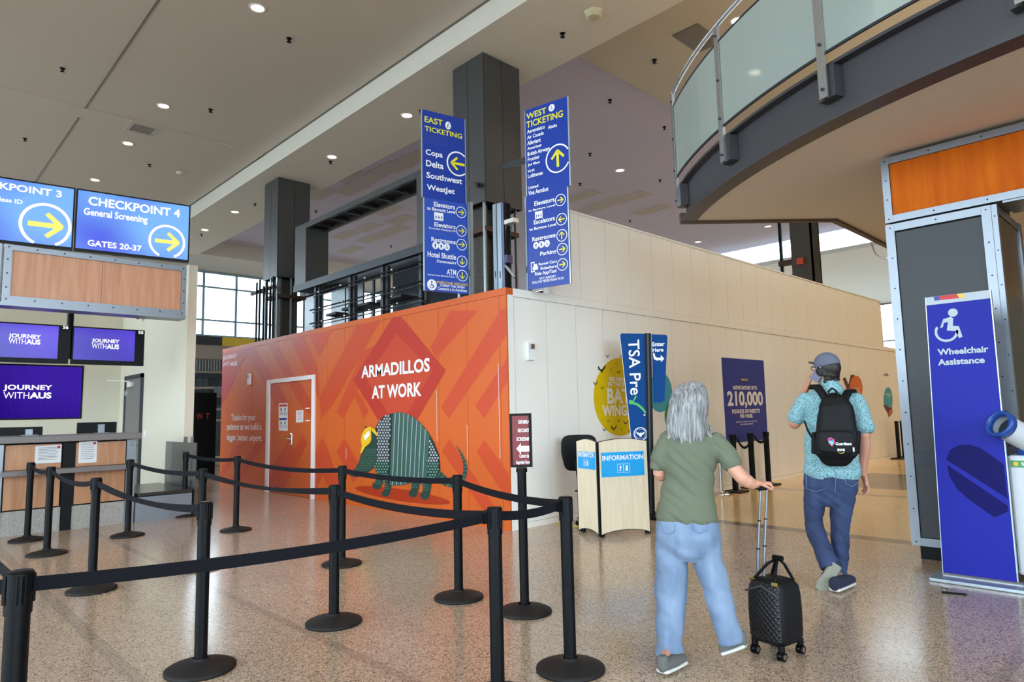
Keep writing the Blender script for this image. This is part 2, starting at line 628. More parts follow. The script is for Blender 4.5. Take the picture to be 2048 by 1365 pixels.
M['cherry'].node_tree.nodes['Principled BSDF'].inputs['Specular IOR Level'].default_value = 0.15

# ---------------------------------------------------------------- floor, ceilings, outer walls
def sbox(name, a, b, m, label=None, parent=None):
    o = MB().box(a, b).build(name, m, parent)
    return struct(o, label) if parent is None else o


sbox('floor', (-35.3, -12, -0.3), (14, 52, 0), TERR, 'speckled terrazzo floor with darker inlaid strips')
g = MB().box((-120, -110, -0.9), (110, 160, -0.32)).build('ground_outside', mat('outside_paving', (150, 148, 142), 0.9))
struct(g, 'paving outside the terminal glazing')

ceilA = sbox('ceiling', (-31.54, -12, 9.5), (14, 8.25, 9.9), M['ceil'], 'high grey plaster ceiling over the ticket hall')
# recessed control joints and the slightly lower crossing band
b_ = MB()
b_.box((-31.5, 3.50, 9.488), (14, 3.54, 9.4999))
b_.build('control_joint', M['ventgrey'], ceilA)
b_ = MB()
b_.box((-19.95, -12, 9.485), (-19.3, 8.24, 9.4999))
b_.build('crossing_band', M['ceil'], ceilA)
MB().box((-31.5, 8.20, 9.485), (14, 8.245, 9.4999)).build('edge_joint', M['ventgrey'], ceilA)
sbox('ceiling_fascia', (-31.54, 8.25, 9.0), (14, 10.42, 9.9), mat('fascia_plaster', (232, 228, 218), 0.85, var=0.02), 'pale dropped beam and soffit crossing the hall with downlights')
sbox('ceiling_beyond', (-31.54, 10.42, 9.7), (-9.1, 32.4, 10.1), M['ceil2'], 'high ceiling behind the hanging signs with mauve daylight in its colour')
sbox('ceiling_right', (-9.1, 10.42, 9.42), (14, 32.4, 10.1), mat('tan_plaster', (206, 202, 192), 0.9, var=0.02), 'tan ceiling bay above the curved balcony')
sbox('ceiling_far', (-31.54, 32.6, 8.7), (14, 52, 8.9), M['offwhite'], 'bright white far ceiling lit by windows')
sbox('wall_north_blocker', (-8, 51.9, 0), (14, 52.2, 9.9), M['plaster'])  # unseen wall added to keep north window light off the white hoarding
sbox('wall_north_upper_blocker', (-8, 32.45, 8.9), (14, 32.6, 9.7), M['plaster'])  # added solid strip, stops clerestory light reaching the white hoarding
q_ = MB().box((-31.54, 32.45, 8.9), (-8, 32.5, 9.7)).build('window_5', M['pane']); struct(q_, 'clerestory strip above the far ceiling')
sbox('ceiling_west', (-35.3, -12, 9.08), (-31.54, 33, 10.1), M['ceil'], 'lower ceiling strip in front of the end window')

wb = sbox('wall_west', (-35.6, -12, 0), (-35.2, 52, 3.95), M['concrete'])
sbox('trim_1', (-35.22, -12, 5.25), (-35.0, 12.9, 5.7), mat('dark_signband', (46, 50, 58), 0.4), 'dark band under the end window')
sbox('trim_2', (-35.22, 12.9, 5.25), (-35.0, 20.0, 5.7), M['gold'], 'yellow band under the end window')
sbox('trim_3', (-35.22, -12, 4.54), (-35.05, 52, 5.25), M['concrete'], 'beige band under the dark band')
g_ = sbox('wall_grille', (-35.22, -12, 3.95), (-35.12, 52, 4.54), M['ventgrey'], 'grey ribbed grille band over the passage')
for i in range(50):
    y = 8.6 + i * 0.14
    MB().box((-35.12, y, 3.98), (-35.06, y + 0.05, 4.5)).build('slat', M['galv'], g_) if i == 0 else None
sl = g_.children[0]
for i in range(1, 50):
    c = sl.copy(); C.objects.link(c); c.parent = g_; c.location = (0, i * 0.14, 0)
# end window: frame of mullions and transoms, panes between
wf = MB()
ys = [11.95 - 2.05 * k for k in range(12, 0, -1)] + [11.95 + 1.66 * k for k in range(0, 24)]
ys = [y for y in ys if y > -12]
for y in ys:
    wf.box((-35.25, y - 0.06, 5.7), (-35.1, y + 0.06, 9.08))
for z in (5.75, 6.55, 8.27, 9.03):
    wf.box((-35.24, -12, z - 0.045), (-35.11, 52, z + 0.045))
win = wf.build('window_1', mat('window_frame_paint', (150, 178, 196), 0.4, metal=0.2))
struct(win, 'gridded clerestory window at the end of the hall')
for i in range(len(ys) - 1):
    MB().box((-35.2, ys[i] + 0.06, 5.72), (-35.19, ys[i + 1] - 0.06, 9.05)).build('pane', M['pane'], win)
# kerbside glazing behind the camera
for nm, x0, y0, x1, y1, lab in (('window_2', -33, -12, 14, -12, 'tall glazed kerb side of the hall'), ('window_3', 9.5, -11, 9.5, 7, 'glazed side of the hall beyond the balcony'),
                                ('window_4', -31, 52, -8, 52, 'bright window wall at the far end'), ('window_added_west', -31.5, 34, -31.5, 51.5, 'unseen west glazing added to brighten the far hall')):  # the last one is unseen glazing, added to brighten the far ceiling
    fr = MB(); n = int(max(abs(x1 - x0), abs(y1 - y0)) / 3)
    for i in range(n + 1):
        x = x0 + (x1 - x0) * i / n; y = y0 + (y1 - y0) * i / n
        fr.box((x - 0.06, y - 0.06, 0), (x + 0.06, y + 0.06, 8.7))
    for z in (0.1, 3.0, 6.0, 8.65):
        fr.box((x0 - 0.05, y0 - 0.05, z - 0.05), (x1 + 0.05, y1 + 0.05, z + 0.05))
    w = fr.build(nm, M['alu']); struct(w, lab)
    for i in range(n):
        a = (x0 + (x1 - x0) * (i + 0.02) / n - 0.005, y0 + (y1 - y0) * (i + 0.02) / n - 0.005, 0.1)
        c = (x0 + (x1 - x0) * (i + 0.98) / n + 0.005, y0 + (y1 - y0) * (i + 0.98) / n + 0.005, 8.6)
        MB().box(a, c).build('pane', M['pane'], w)
sbox('wall_south_header', (-35.3, -12.3, 8.7), (14, -11.95, 9.9), M['plaster'])
sbox('wall_east', (14, 7, 0), (14.3, 52, 9.9), M['plaster'])
sbox('wall_east_header', (9.45, -12, 8.7), (9.7, 7, 9.9), M['plaster'])
sbox('wall_east_return', (9.45, 7, 0), (14, 7.2, 9.9), M['plaster'])
sbox('wall_west_corner', (-35.3, -12.2, 0), (-33, -11.9, 9.9), M['plaster'])

# ---------------------------------------------------------------- ceiling fittings
dl_lights = []


def downlight(x, y, z, label, lit=True, group='round recessed ceiling downlights', r=0.13):
    t = thing('downlight', (x, y, z), label, 'light', group)
    MB().lathe([(r + 0.035, 0), (r + 0.03, -0.012), (r, -0.012), (r - 0.01, 0.0)], (x, y, z)).build('trim_ring', M['offwhite'], t)
    MB().lathe([(0.0005, -0.004), (r - 0.01, -0.004)], (x, y, z)).build('lens', M['lamp'] if lit else M['lampoff'], t)
    if lit:
        s_ = spot((x, y, z - 0.05), 130)
    return t


names = {(515, 16): 'round lit downlight nearest the top edge of the high ceiling',
         (327, 212): 'round lit downlight beside the square ceiling grille',
         (256, 287): 'round lit downlight just left of and beyond the ceiling grille',
         (190, 360): 'round lit downlight above the two blue checkpoint screens'}
for (p, lab) in names.items():
    q = PF((0, 0, 9.5), (1, 0, 0), (0, 1, 0)).hit(*p)
    downlight(q.x, q.y, 9.5, lab)
for p, lab in (((814, 231), 'soffit downlight left of the east ticketing sign top'), ((664, 314), 'soffit downlight between the two grey clad columns'),
               ((470, 424), 'soffit downlight left of the farther grey column'), ((410, 460), 'farthest soffit downlight right of the checkpoint screen')):
    q = PF((0, 0, 9.0), (1, 0, 0), (0, 1, 0)).hit(*p)
    downlight(q.x, q.y, 9.0, lab)
q = PF((0, 0, 9.42), (1, 0, 0), (0, 1, 0)).hit(1475, 41)
downlight(q.x, q.y, 9.42, 'lit downlight seen through the balcony glass top')
for p, lab in (((1240, 341), 'unlit downlight in the mauve ceiling right of the west sign'), ((1536, 453), 'small downlight pair in the ceiling under the balcony tip'), ((1396, 484), 'small downlight in the ceiling left of the stripped far column')):
    q = PF((0, 0, 9.7), (1, 0, 0), (0, 1, 0)).hit(*p)
    downlight(q.x, q.y, 9.7, lab, lit=False, r=0.15)
# more downlights of the same grids that the frame does not show light the floor; the warm loop is added
for x in (-9.0, -4.6, -0.2, 4.2, 8.6):
    spot((x, 4.98, 9.45), 130); spot((x + 1, 9.35, 8.95), 130)
for x in (-24, -17.5, -12, -8, -4, 0, 4):
    spot((x, -0.5, 9.45), 130); spot((x, -5.5, 9.45), 130)
for x in (-4.9, -1.0, 3.0):  # unseen warm lamps added off the grid to warm and brighten the far wall
    for y in (12.2, 16.2, 20.2, 24.2, 28.2):
        spot((x, y, 9.35), 560 if x < -4 else 360, 130, col=(1.0, 0.78, 0.50))


def sprinkler(px, py, z, label):
    q = PF((0, 0, z), (1, 0, 0), (0, 1, 0)).hit(px, py)
    t = thing('sprinkler', q, label, 'sprinkler', 'small dark ceiling sprinklers')
    MB().lathe([(0.06, 0), (0.055, -0.015), (0.03, -0.02), (0.001, -0.02)], q, 12).build('escutcheon', M['black'], t)
    MB().lathe([(0.02, -0.02), (0.02, -0.07), (0.05, -0.075), (0.05, -0.085), (0.001, -0.085)], q, 10).build('sprinkler_head', M['black'], t)


for px, py, z, lab in ((578, 77, 9.5, 'dark sprinkler head in the high ceiling nearest the top downlight'), (125, 137, 9.5, 'dark sprinkler head far left in the high ceiling'),
                       (421, 219, 9.5, 'dark sprinkler head beside the pale dropped beam'), (50, 277, 9.5, 'dark sprinkler head above the left checkpoint screen'),
                       (299, 329, 9.5, 'dark sprinkler head between the grille and checkpoint screens'), (1125, 67, 9.0, 'dark sprinkler in the soffit near the hexagonal detector'),
                       (510, 408, 9.0, 'dark sprinkler in the soffit beside the farther grey column'), (661, 323, 9.0, 'dark sprinkler beside the soffit downlight between columns'), (403, 469, 9.0, 'dark sprinkler beside the farthest soffit downlight'), (842, 221, 9.0, 'dark sprinkler right at the east sign top edge'),
                       (1309, 120, 9.42, 'dark sprinkler in the tan ceiling left of the balcony rail'), (1220, 200, 9.7, 'dark sprinkler in mauve ceiling above the downlight'),
                       (1329, 254, 9.7, 'dark sprinkler in mauve ceiling beside the balcony post'), (1180, 307, 9.7, 'tiny sprinkler in mauve ceiling right of the west sign arrow'),
                       (1160, 367, 9.7, 'dark sprinkler in mauve ceiling low beside the west sign'), (1260, 441, 9.7, 'dark sprinkler just above the tall pale wall'),
                       (632, 422, 9.7, 'dark disc in the ceiling right of the farther grey column'), (782, 492, 9.7, 'dark disc in ceiling seen through the steel frame opening'),
                       (1320, 360, 9.7, 'tiny sprinkler in mauve ceiling beside the balcony end post')):
    sprinkler(px, py, z, lab)
q = PF((0, 0, 9.5), (1, 0, 0), (0, 1, 0)).hit(285, 257)
t = thing('ceiling_grille', q, 'square white-framed air grille in the high ceiling', 'vent')
MB().box((q.x - .36, q.y - .36, 9.47), (q.x + .36, q.y - .26, 9.5)).box((q.x - .36, q.y + .26, 9.47), (q.x + .36, q.y + .36, 9.5)).box((q.x - .36, q.y - .26, 9.47), (q.x - .26, q.y + .26, 9.5)).box((q.x + .26, q.y - .26, 9.47), (q.x + .36, q.y + .26, 9.5)).build('frame', M['ventwhite'], t)
for i in range(8):
    y = q.y - .25 + i * .065
    MB().box((q.x - .26, y, 9.475), (q.x + .26, y + .04, 9.495)).build('slat', M['ventgrey'], t)
q = PF((0, 0, 9.0), (1, 0, 0), (0, 1, 0)).hit(1187, 25)
t = thing('smoke_detector', q, 'cream hexagonal detector on the soffit near the top edge', 'detector')
MB().lathe([(0.19, 0), (0.19, -0.03), (0.12, -0.10), (0.001, -0.105)], q, 6, smooth=False).build('housing', M['smoke'], t)
q = PF((0, 0, 9.5), (1, 0, 0), (0, 1, 0)).hit(360, 345)
t = thing('smoke_detector', q, 'small round white detector near the pale dropped beam', 'detector')
MB().lathe([(0.12, 0), (0.12, -0.03), (0.07, -0.06), (0.001, -0.065)], q, 16).build('housing', M['offwhite'], t)
q = PF((0, 0, 9.42), (1, 0, 0), (0, 1, 0)).hit(1395, 76)
t = thing('ceiling_vent', q, 'dark flush vent in the tan ceiling behind the balcony handrail', 'vent')
MB().box((q.x - .3, q.y - .5, 9.39), (q.x + .3, q.y + .5, 9.42)).build('vent_frame', M['ventgrey'], t)
# patched rectangles of plaster
pt = MB()
for px, py in ((830, 318), (800, 330), (775, 338), (642, 388), (705, 378), (690, 350), (730, 362), (765, 470), (735, 455), (700, 500), (740, 478), (690, 470), (800, 440), (775, 420), (720, 430), (790, 460), (1160, 392), (1215, 405), (1260, 395), (1300, 420), (1190, 415)):
    q = PF((0, 0, 9.7), (1, 0, 0), (0, 1, 0)).hit(px, py)
    zz_ = 9.692 - len(pt.f) * 1e-4; pt.box((q.x - 0.75, q.y - 0.35, zz_), (q.x + 0.75, q.y + 0.35, 9.6999 - len(pt.f) * 1e-6))
o = pt.build('ceiling_patches', M['patch']); struct(o, 'darker rectangular patches on the high ceiling behind the columns')

# ---------------------------------------------------------------- clad columns
def column(x, y, w, d, z0, name, label):
    t = thing(name, (x, y, 0), label, 'column')
    m = MB()
    # four cladding faces, each in two sheets with a joint between
    hw = w / 2
    def sheet(a, b):
        MB().box(a, b).build('cladding_panel', M['gun'], t)
    j = 0.006
    for k in (0, 1):
        sheet((x + k * hw + j, y, z0), (x + (k + 1) * hw - j, y + 0.02, 9.0)); sheet((x + k * hw + j, y + d - 0.02, z0), (x + (k + 1) * hw - j, y + d, 9.0))
        hd = d / 2
        sheet((x, y + 0.021 + k * (hd - 0.021) + j, z0), (x + 0.02, y + hd + k * (hd - 0.021) - j, 9.0)); sheet((x + w - 0.02, y + 0.021 + k * (hd - 0.021) + j, z0), (x + w, y + hd + k * (hd - 0.021) - j, 9.0))
    MB().box((x + 0.02, y + 0.02, z0 + 0.03), (x + w - 0.02, y + d - 0.02, z0 + 0.05)).build('base_plate', M['black'], t)
    # bare shaft under the cladding: wide-flange steel, studs left of the old casing
    s_ = MB()
    s_.box((x + .28, y + .25, 0), (x + .72, y + .31, z0 + 0.03)).box((x + .28, y + .76, 0), (x + .72, y + .82, z0 + 0.03)).box((x + .46, y + .31, 0), (x + .54, y + .76, z0 + 0.03))
    s_.build('shaft', M['fire'], t)
    MB().box((x + .05, y + .05, 5.2), (x + .95, y + 1.0, 5.3)).build('stiffener', M['rust'], t)
    for sx, sy in ((.06, .06), (.5, .04), (.90, .06), (.92, .5), (.90, .95), (.06, .95)):
        MB().box((x + sx - .03, y + sy - .02, 3.0), (x + sx + .03, y + sy + .02, z0 + 0.03)).build('stud', M['galv'], t)
    return t


c1 = column(-10.85, 8.8, 1.0, 1.07, 5.8, 'clad_column', 'dark grey clad column rising behind the two ticketing signs')
c2 = column(-20.55, 8.8, 1.0, 1.07, 5.83, 'clad_column', 'dark grey clad column left of the steel frame opening')
# cables, junction boxes and braces on the bare part of the nearer column
pc = PF((0, 8.9, 0), (1, 0, 0))
for (pa, pb, pc_) in (((1012, 450), (1010, 490), (995, 530)), ((1022, 452), (1020, 495), (1000, 540))):
    MB().tube([pc.hit(*pa), pc.hit(*pb), pc.hit(*pc_)], 0.018, 8).build('conduit', M['steel'], c1)
MB().box(pc.hit(1012, 450) - Vector((0, .05, 0)), pc.hit(1030, 436) + Vector((0, .1, 0))).build('junction_box', M['offwhite'], c1)
MB().tube([pc.hit(990, 505), pc.hit(1030, 555)], 0.03, 6).build('brace', M['galv'], c1)
MB().box(pc.hit(1005, 523) - Vector((0, .05, .06)), pc.hit(1018, 520) + Vector((0, .1, .1))).build('junction_box', mat('violet_box', (84, 78, 120), 0.5), c1)
MB().cyl(pc.hit(972, 400) + Vector((0, .5, 0)), pc.hit(975, 600) + Vector((0, .5, -1)), 0.14).build('drain_pipe', M['black'], c1)
# the third column, stripped all the way up
t = thing('stripped_column', (-10.6, 25.4, 0), 'dark stripped steel column above the tall pale wall', 'column')
MB().box((-10.75, 25.5, 0), (-9.95, 25.6, 9.7)).box((-10.75, 26.2, 0), (-9.95, 26.3, 9.7)).box((-10.4, 25.6, 0), (-10.3, 26.2, 9.7)).box((-10.0, 25.5, 0), (-9.95, 26.3, 9.7)).build('shaft', M['fire'], t)
MB().box((-11.25, 25.6, 0), (-11.15, 25.7, 9.7)).build('riser_pipe', M['black'], t)
for z in (5.6, 6.4, 7.0):
    MB().box((-11.3, 25.55, z), (-10.7, 25.75, z + 0.2)).build('bracket', M['rust'], t)
MB().box((-10.5, 25.35, 6.9), (-10.25, 25.5, 7.15)).build('tag_plate', mat('orange_tag', (206, 76, 30), 0.5), t)

# ---------------------------------------------------------------- steel frame, rails and storefront behind the hoarding
PFm = PF((0, 8.9, 0), (1, 0, 0))
fr = thing('steel_frame', (-15.2, 8.9, 0), 'large dark steel frame opening between the clad columns', 'frame')
x0, x1, zb, zt = -18.55, -12.08, 5.2, 7.16
MB().box((x0, 8.9, zb), (-17.86, 9.62, zt)).build('left_post', M['gun'], fr)
MB().box((-12.36, 8.9, zb), (x1, 9.62, zt)).build('right_post', M['gun'], fr)
MB().box((-17.858, 8.9, 7.0), (-12.362, 9.0, 7.16)).box((-17.858, 9.52, 7.0), (-12.362, 9.62, 7.16)).box((-17.86, 9.0, 7.10), (-12.36, 9.52, 7.14)).build('top_member', M['gun'], fr)
for k in range(7):
    xx = -17.4 + k * 0.78
    MB().box((xx, 9.0, 7.0), (xx + 0.07, 9.52, 7.1)).build('cross_rib', M['beam'], fr)
MB().box((x0, 8.86, 5.17), (x1, 8.898, 5.37)).box((-17.858, 8.9, 5.17), (-12.362, 9.0, 5.37)).box((-17.858, 9.5, 5.17), (-12.362, 9.61, 5.37)).build('bottom_member', M['steel'], fr)
for px_ in (629, 698, 763, 840):
    q = PFm.hit(px_, 560)
    p_ = MB().box((q.x - .12, 8.95, 2.6), (q.x - .02, 9.1, 5.17)).box((q.x + .02, 9.0, 2.6), (q.x + .1, 9.1, 5.17))
    p_.build('post', M['steel'], fr)
for k, (a, b) in enumerate((((622, 588), (846, 524)), ((620, 622), (846, 561)), ((620, 649), (846, 595)))):
    pa, pb = PF((0, 8.72, 0), (1, 0, 0)).hit(*a), PF((0, 8.72, 0), (1, 0, 0)).hit(*b)
    zz = (pa.z + pb.z) / 2
    MB().tube([(pa.x, 8.72, zz), (pb.x, 8.72, zz)], 0.022, 8).build('rail', M['black'], fr)
    MB().tube([(pa.x, 8.80, zz - .06), (pb.x, 8.80, zz - .06)], 0.016, 8).build('rail', M['steel'], fr)
    for j in range(4):
        MB().lathe([(0.0, -.04), (.035, -.02), (.035, .02), (0.0, .04)], (pa.x + (pb.x - pa.x) * (j + .4 + .1 * k) / 4.4, 8.70, zz), 8).build('clamp', M['chrome'], fr)
# dark storefront panels set back behind the rails, gaps let the windows show
sf = thing('storefront', (-15, 11.5, 0), 'dark glossy storefront panels behind the railing', 'storefront')
PS = PF((0, 11.5, 0), (1, 0, 0))
dkp = mat('dark_glossy_panel', (58, 66, 74), 0.16, metal=0.3, var=0.05)


def xs(p):
    return PS.hit(p, 600).x


for a, b in ((608, 634), (662, 690), (692, 726), (785, 846), (846, 960)):
    MB().box((xs(a) + .01, 11.5, 2.5), (xs(b) - .01, 11.56, 5.95)).build('panel', dkp, sf)
MB().box((xs(604), 11.4, 5.95), (xs(960), 11.7, 6.25)).build('header', M['black'], sf)
MB().box((xs(745), 11.48, 2.5), (xs(748), 11.55, 5.95)).build('mullion', M['steel'], sf)
for (a, b) in (((700, 622), (755, 612)), ((770, 606), (820, 592)), ((668, 633), (688, 628))):
    q1, q2 = PF((0, 10.6, 0), (1, 0, 0)).hit(*a), PF((0, 10.6, 0), (1, 0, 0)).hit(*b)
    MB().bbox((q1.x, 10.3, q1.z - .03), (q2.x, 10.9, q1.z + .05), 0.01).build('shelf', M['steel'], sf)
# mezzanine deck that carries frame, storefront and the columns
o = MB().box((-24.0, 8.6, 2.3), (-6.9, 14.5, 2.6)).build('floor_mezzanine', M['beam']); struct(o, 'mezzanine deck behind the orange hoarding')
# upright rods and scaffold bits left of the farther column
sc = thing('pipe_cluster', (-21.2, 8.8, 0), 'cluster of dark upright pipes left of the farther column', 'pipes')
for px_, za, zb_ in ((513, 2.6, 5.8), (519, 2.6, 5.85), (527, 2.6, 5.6), (533, 2.6, 5.7), (540, 2.6, 5.5), (546, 2.6, 5.8)):
    q = PF((0, 8.68, 0), (1, 0, 0)).hit(px_, 620)
    MB().cyl((q.x, 8.68, za), (q.x, 8.68, zb_), 0.035, n=8).build('pipe', M['black'], sc)
q = PF((0, 8.9, 0), (1, 0, 0)).hit(512, 590); q2 = PF((0, 8.9, 0), (1, 0, 0)).hit(560, 585)
MB().box((q.x, 8.715, q.z - .05), (q2.x, 8.78, q.z + .05)).build('cross_bar', M['rust'], sc)

# ---------------------------------------------------------------- hoarding: orange face and white face
WX, WY, WH, TH = -6.233, 5.905, 3.115, 4.42
PO = PF((0, WY, 0), (1, 0, 0)); PW = PF((WX, 0, 0), (0, 1, 0))
wall_o = struct(MB().box((-15.98, WY + 0.02, 0), (WX - 0.02, WY + 0.12, WH)).build('wall_front', M['orange']), 'orange printed construction hoarding, front face')
seams = [-15.98, -15.595, -14.897, -14.243, -13.458]
DX0, DX1, DZ = -13.40, -11.40, 2.262
k = -11.40
xs_ = [-11.40, -10.96, -10.35, -9.75, -9.12, -8.46, -7.685, -7.042, -6.371, WX + .0025]
for a, b in list(zip(seams[:-1], seams[1:])) + list(zip(xs_[:-1], xs_[1:])):
    MB().box((a + .003, WY, 0.0), (b - .003, WY + 0.02, 3.02)).build('panel', M['orange'], wall_o)
MB().box((DX0 - 0.058, WY, DZ), (DX1, WY + 0.02, 3.02)).build('panel', M['orange'], wall_o)
MB().box((-15.98, WY - .004, 3.024), (WX, WY + 0.12, WH)).build('top_band', M['orange'], wall_o)
wall_w = struct(MB().box((WX - 0.12, WY + .125, 0), (WX - 0.02, 34.0, WH)).build('wall_side', M['panel']), 'white panelled construction hoarding, side face')
MB().box((WX - .018, WY + .0215, 0), (WX + .004, 6.03, WH - .092)).build('corner_panel', M['panel'], wall_w)
y = 6.036
while y < 33.5:
    MB().box((WX - 0.02, y + .005, 0.075), (WX, y + 0.62 - .005, 3.0)).build('panel', M['panel'], wall_w)
    y += 0.62
MB().box((WX - .02, 6.03, 3.008), (WX + .006, 34, WH)).build('top_band', M['panel'], wall_w)
MB().box((WX - .02, 6.03, 0), (WX + .006, 34, 0.07)).build('baseboard', M['panel'], wall_w)
wall_t = struct(MB().box((WX - 0.12, 6.75, WH), (WX - 0.02, 20.63, TH)).build('wall_upper', M['panel']), 'taller upper course of the pale hoarding')
y = 6.79
while y < 20.3:
    MB().box((WX - 0.02, y + .005, WH + .004), (WX, min(y + 0.62, 20.63) - .005, TH - .03)).build('panel', M['panel'], wall_t)
    y += 0.62
MB().box((WX - .12, 6.75, TH - .028), (WX + .006, 20.635, TH)).build('top_band', M['panel'], wall_t)
struct(MB().box((-6.6, 7.0, WH + .001), (WX - 0.125, 7.05, TH)).box((-6.6, 14, WH + .001), (WX - 0.125, 14.05, TH)).build('wall_brace', M['galv']), 'braces behind the upper hoarding')


# ---- print on the orange face.  zoom frame Z: x = 430 + X/3.25, y = 640 + Y/3.25
def Z(*pts):
    return [(430 + p[0] / 3.25, 640 + p[1] / 3.25) for p in pts]


def clip_face(pts):
    """keep print inside the hoarding face"""
    out = []
    for p in pts:
        out.append((min(max(p[0], -15.97), WX - 0.004), min(max(p[1], 0.004), WH - 0.004)))
    return out


pm = MB()
OUT = -0.0  # PO.N points to the camera


def op(mb, pxs, d, mi=0, clip=True):
    pts = [PO.st(*p) for p in pxs]
    mb.poly(PO, clip_face(pts) if clip else pts, d, mi)


stripes = [
    # right of the diamond, falling from upper right to pointed ends
    ((1710, -60), (1530, -60), (1400, 180), (1440, 250)),
    ((1895, -70), (1860, -70), (1470, 570), (1520, 642), (1895, 100)),
    ((1898, 250), (1692, 560), (1750, 642), (1905, 400)),
    # rising again below
    ((1522, 775), (1475, 855), (1740, 1235), (1860, 1275)),
    ((1752, 780), (1700, 860), (1915, 1200), (1915, 1010)),
    # left of the diamond
    ((1080, 0), (940, 0), (680, 500), (690, 640), (760, 560)),
    ((1075, 150), (960, 205), (790, 600), (830, 645), (905, 500)),
    ((905, 500), (935, 560), (970, 645), (1000, 590), (930, 470)),
    ((600, 70), (680, 240), (760, 70), (690, 35)),
    ((560, 85), (480, 110), (600, 360), (680, 520), (660, 300)),
    ((380, 130), (330, 140), (560, 560), (640, 640), (640, 560)),
    ((250, 165), (180, 175), (400, 560), (480, 560), (450, 500)),
    # lower left chevrons
    ((700, 760), (655, 860), (655, 1100), (700, 1010), (790, 1200), (860, 1215)),
    ((840, 770), (790, 860), (900, 1060), (960, 980)),
    ((600, 800), (570, 750), (380, 1090), (440, 1115)),
    ((480, 780), (350, 980), (350, 1110), (530, 860)),
    ((330, 790), (270, 800), (90, 1060), (150, 1070)),
    ((200, 800), (140, 810), (35, 990), (35, 1050)),
]
for i_, pts in enumerate(stripes):
    op(pm, Z(*pts), 0.0012 + .0001 * i_)
pm.build('printed_stripes', M['stripe'], wall_o)
dm = MB()
op(dm, Z((1180, -62), (900, 390), (1190, 860), (1500, 330)), 0.0036, 1)
# lighter field inside leaves a darker border
op(dm, Z((1180, 90), (985, 385), (1190, 710), (1415, 336)), 0.0042, 0)
dm.build('printed_diamond', [M['diamond'], M['diamond2']], wall_o)
cr = MB()
op(cr, Z((33, 190), (33, 560), (110, 430), (160, 300), (260, 160)), 0.003)
cr.build('printed_corner', M['corner_red'], wall_o)
tx = MB()
tx.ptext(PO, 'ARMADILLOS', Z((954, 380))[0], Z((1398, 246))[0], 0.007, bold=0.03)
tx.ptext(PO, 'AT WORK', Z((1022, 514))[0], Z((1344, 405))[0], 0.007, bold=0.03)
for s_, a, b in (('Thanks for your', (106, 656), (265, 624)), ('patience as we build a', (78, 729), (303, 686)), ('bigger, better airport.', (78, 782), (306, 748))):
    tx.ptext(PO, s_, Z(a)[0], Z(b)[0], 0.004, bold=0.012)
tx.ptext(PO, 'JOURNEY', Z((52, 272))[0], Z((148, 218))[0], 0.004, bold=0.02)
tx.ptext(PO, 'WITH', Z((52, 306))[0], Z((102, 272))[0], 0.004, bold=0.0)
tx.ptext(PO, 'AUS', Z((103, 303))[0], Z((145, 266))[0], 0.004, bold=0.03)
tx.build('lettering', M['white'], wall_o)


def A(*pts):
    return [(680 + p[0] / 4.0143, 680 + p[1] / 4.0143) for p in pts]


def inside(p, poly):
    c = False
    for i in range(len(poly)):
        a, b = poly[i], poly[i - 1]
        if (a[1] > p[1]) != (b[1] > p[1]) and p[0] < (b[0] - a[0]) * (p[1] - a[1]) / (b[1] - a[1]) + a[0]:
            c = not c
    return c


ar = MB()   # 0 green 1 dark 2 black 3 light 4 mint 5 yellow 6 white 7 shadow
op(ar, A(*[(505 + 380 * math.cos(t), 1250 + 57 * math.cos(t) + 48 * math.sin(t)) for t in [2 * PI * i / 30 for i in range(30)]]), 0.005, 7)
tail = [((775, 1085), 45), ((820, 1120), 38), ((870, 1150), 34), ((920, 1155), 32), ((965, 1140), 27), ((995, 1105), 20), ((1008, 1060), 16), ((1008, 1015), 14), ((998, 970), 12), ((982, 930), 9), ((960, 890), 6), ((934, 850), 2)]
fine = []
for i in range(len(tail) - 1):
    for k in range(3):
        u = k / 3
        fine.append((tail[i][0][0] * (1 - u) + tail[i + 1][0][0] * u, tail[i][0][1] * (1 - u) + tail[i + 1][0][1] * u, tail[i][1] * (1 - u) + tail[i + 1][1] * u))
fine.append((934, 850, 1.5))
for i in range(len(fine) - 1):
    x, y_, w = fine[i]; x2, y2, w2 = fine[i + 1]
    l_ = math.hypot(x2 - x, y2 - y_); nx, ny = -(y2 - y_) / l_, (x2 - x) / l_
    op(ar, A((x + nx * w, y_ + ny * w), (x - nx * w, y_ - ny * w), (x2 - nx * w2, y2 - ny * w2), (x2 + nx * w2, y2 + ny * w2)), 0.006, i % 2)
legs = [[(300, 1090), (350, 1110), (345, 1155), (325, 1198), (285, 1202), (262, 1182), (264, 1152), (288, 1140)],
        [(362, 1130), (415, 1150), (410, 1215), (392, 1256), (350, 1260), (333, 1236), (346, 1216), (360, 1200)],
        [(578, 1120), (645, 1130), (634, 1200), (616, 1260), (580, 1267), (553, 1245), (560, 1212), (574, 1200)],
        [(668, 1140), (742, 1130), (727, 1225), (712, 1280), (670, 1285), (647, 1262), (655, 1226), (668, 1214)]]
for lg in legs:
    op(ar, A(*lg), 0.0065, 1)
    cx_ = sum(p[0] for p in lg[2:]) / 6; y0 = lg[0][1] + 10
    for r_ in range(4):
        for c_ in range(4):
            q = (cx_ - 26 + c_ * 16 + (r_ % 2) * 8, y0 + r_ * 18)
            if inside(q, lg):
                op(ar, A(*[(q[0] + 3 * math.cos(t), q[1] + 6 * math.sin(t)) for t in [PI / 3 * i for i in range(6)]]), 0.0075, 4)
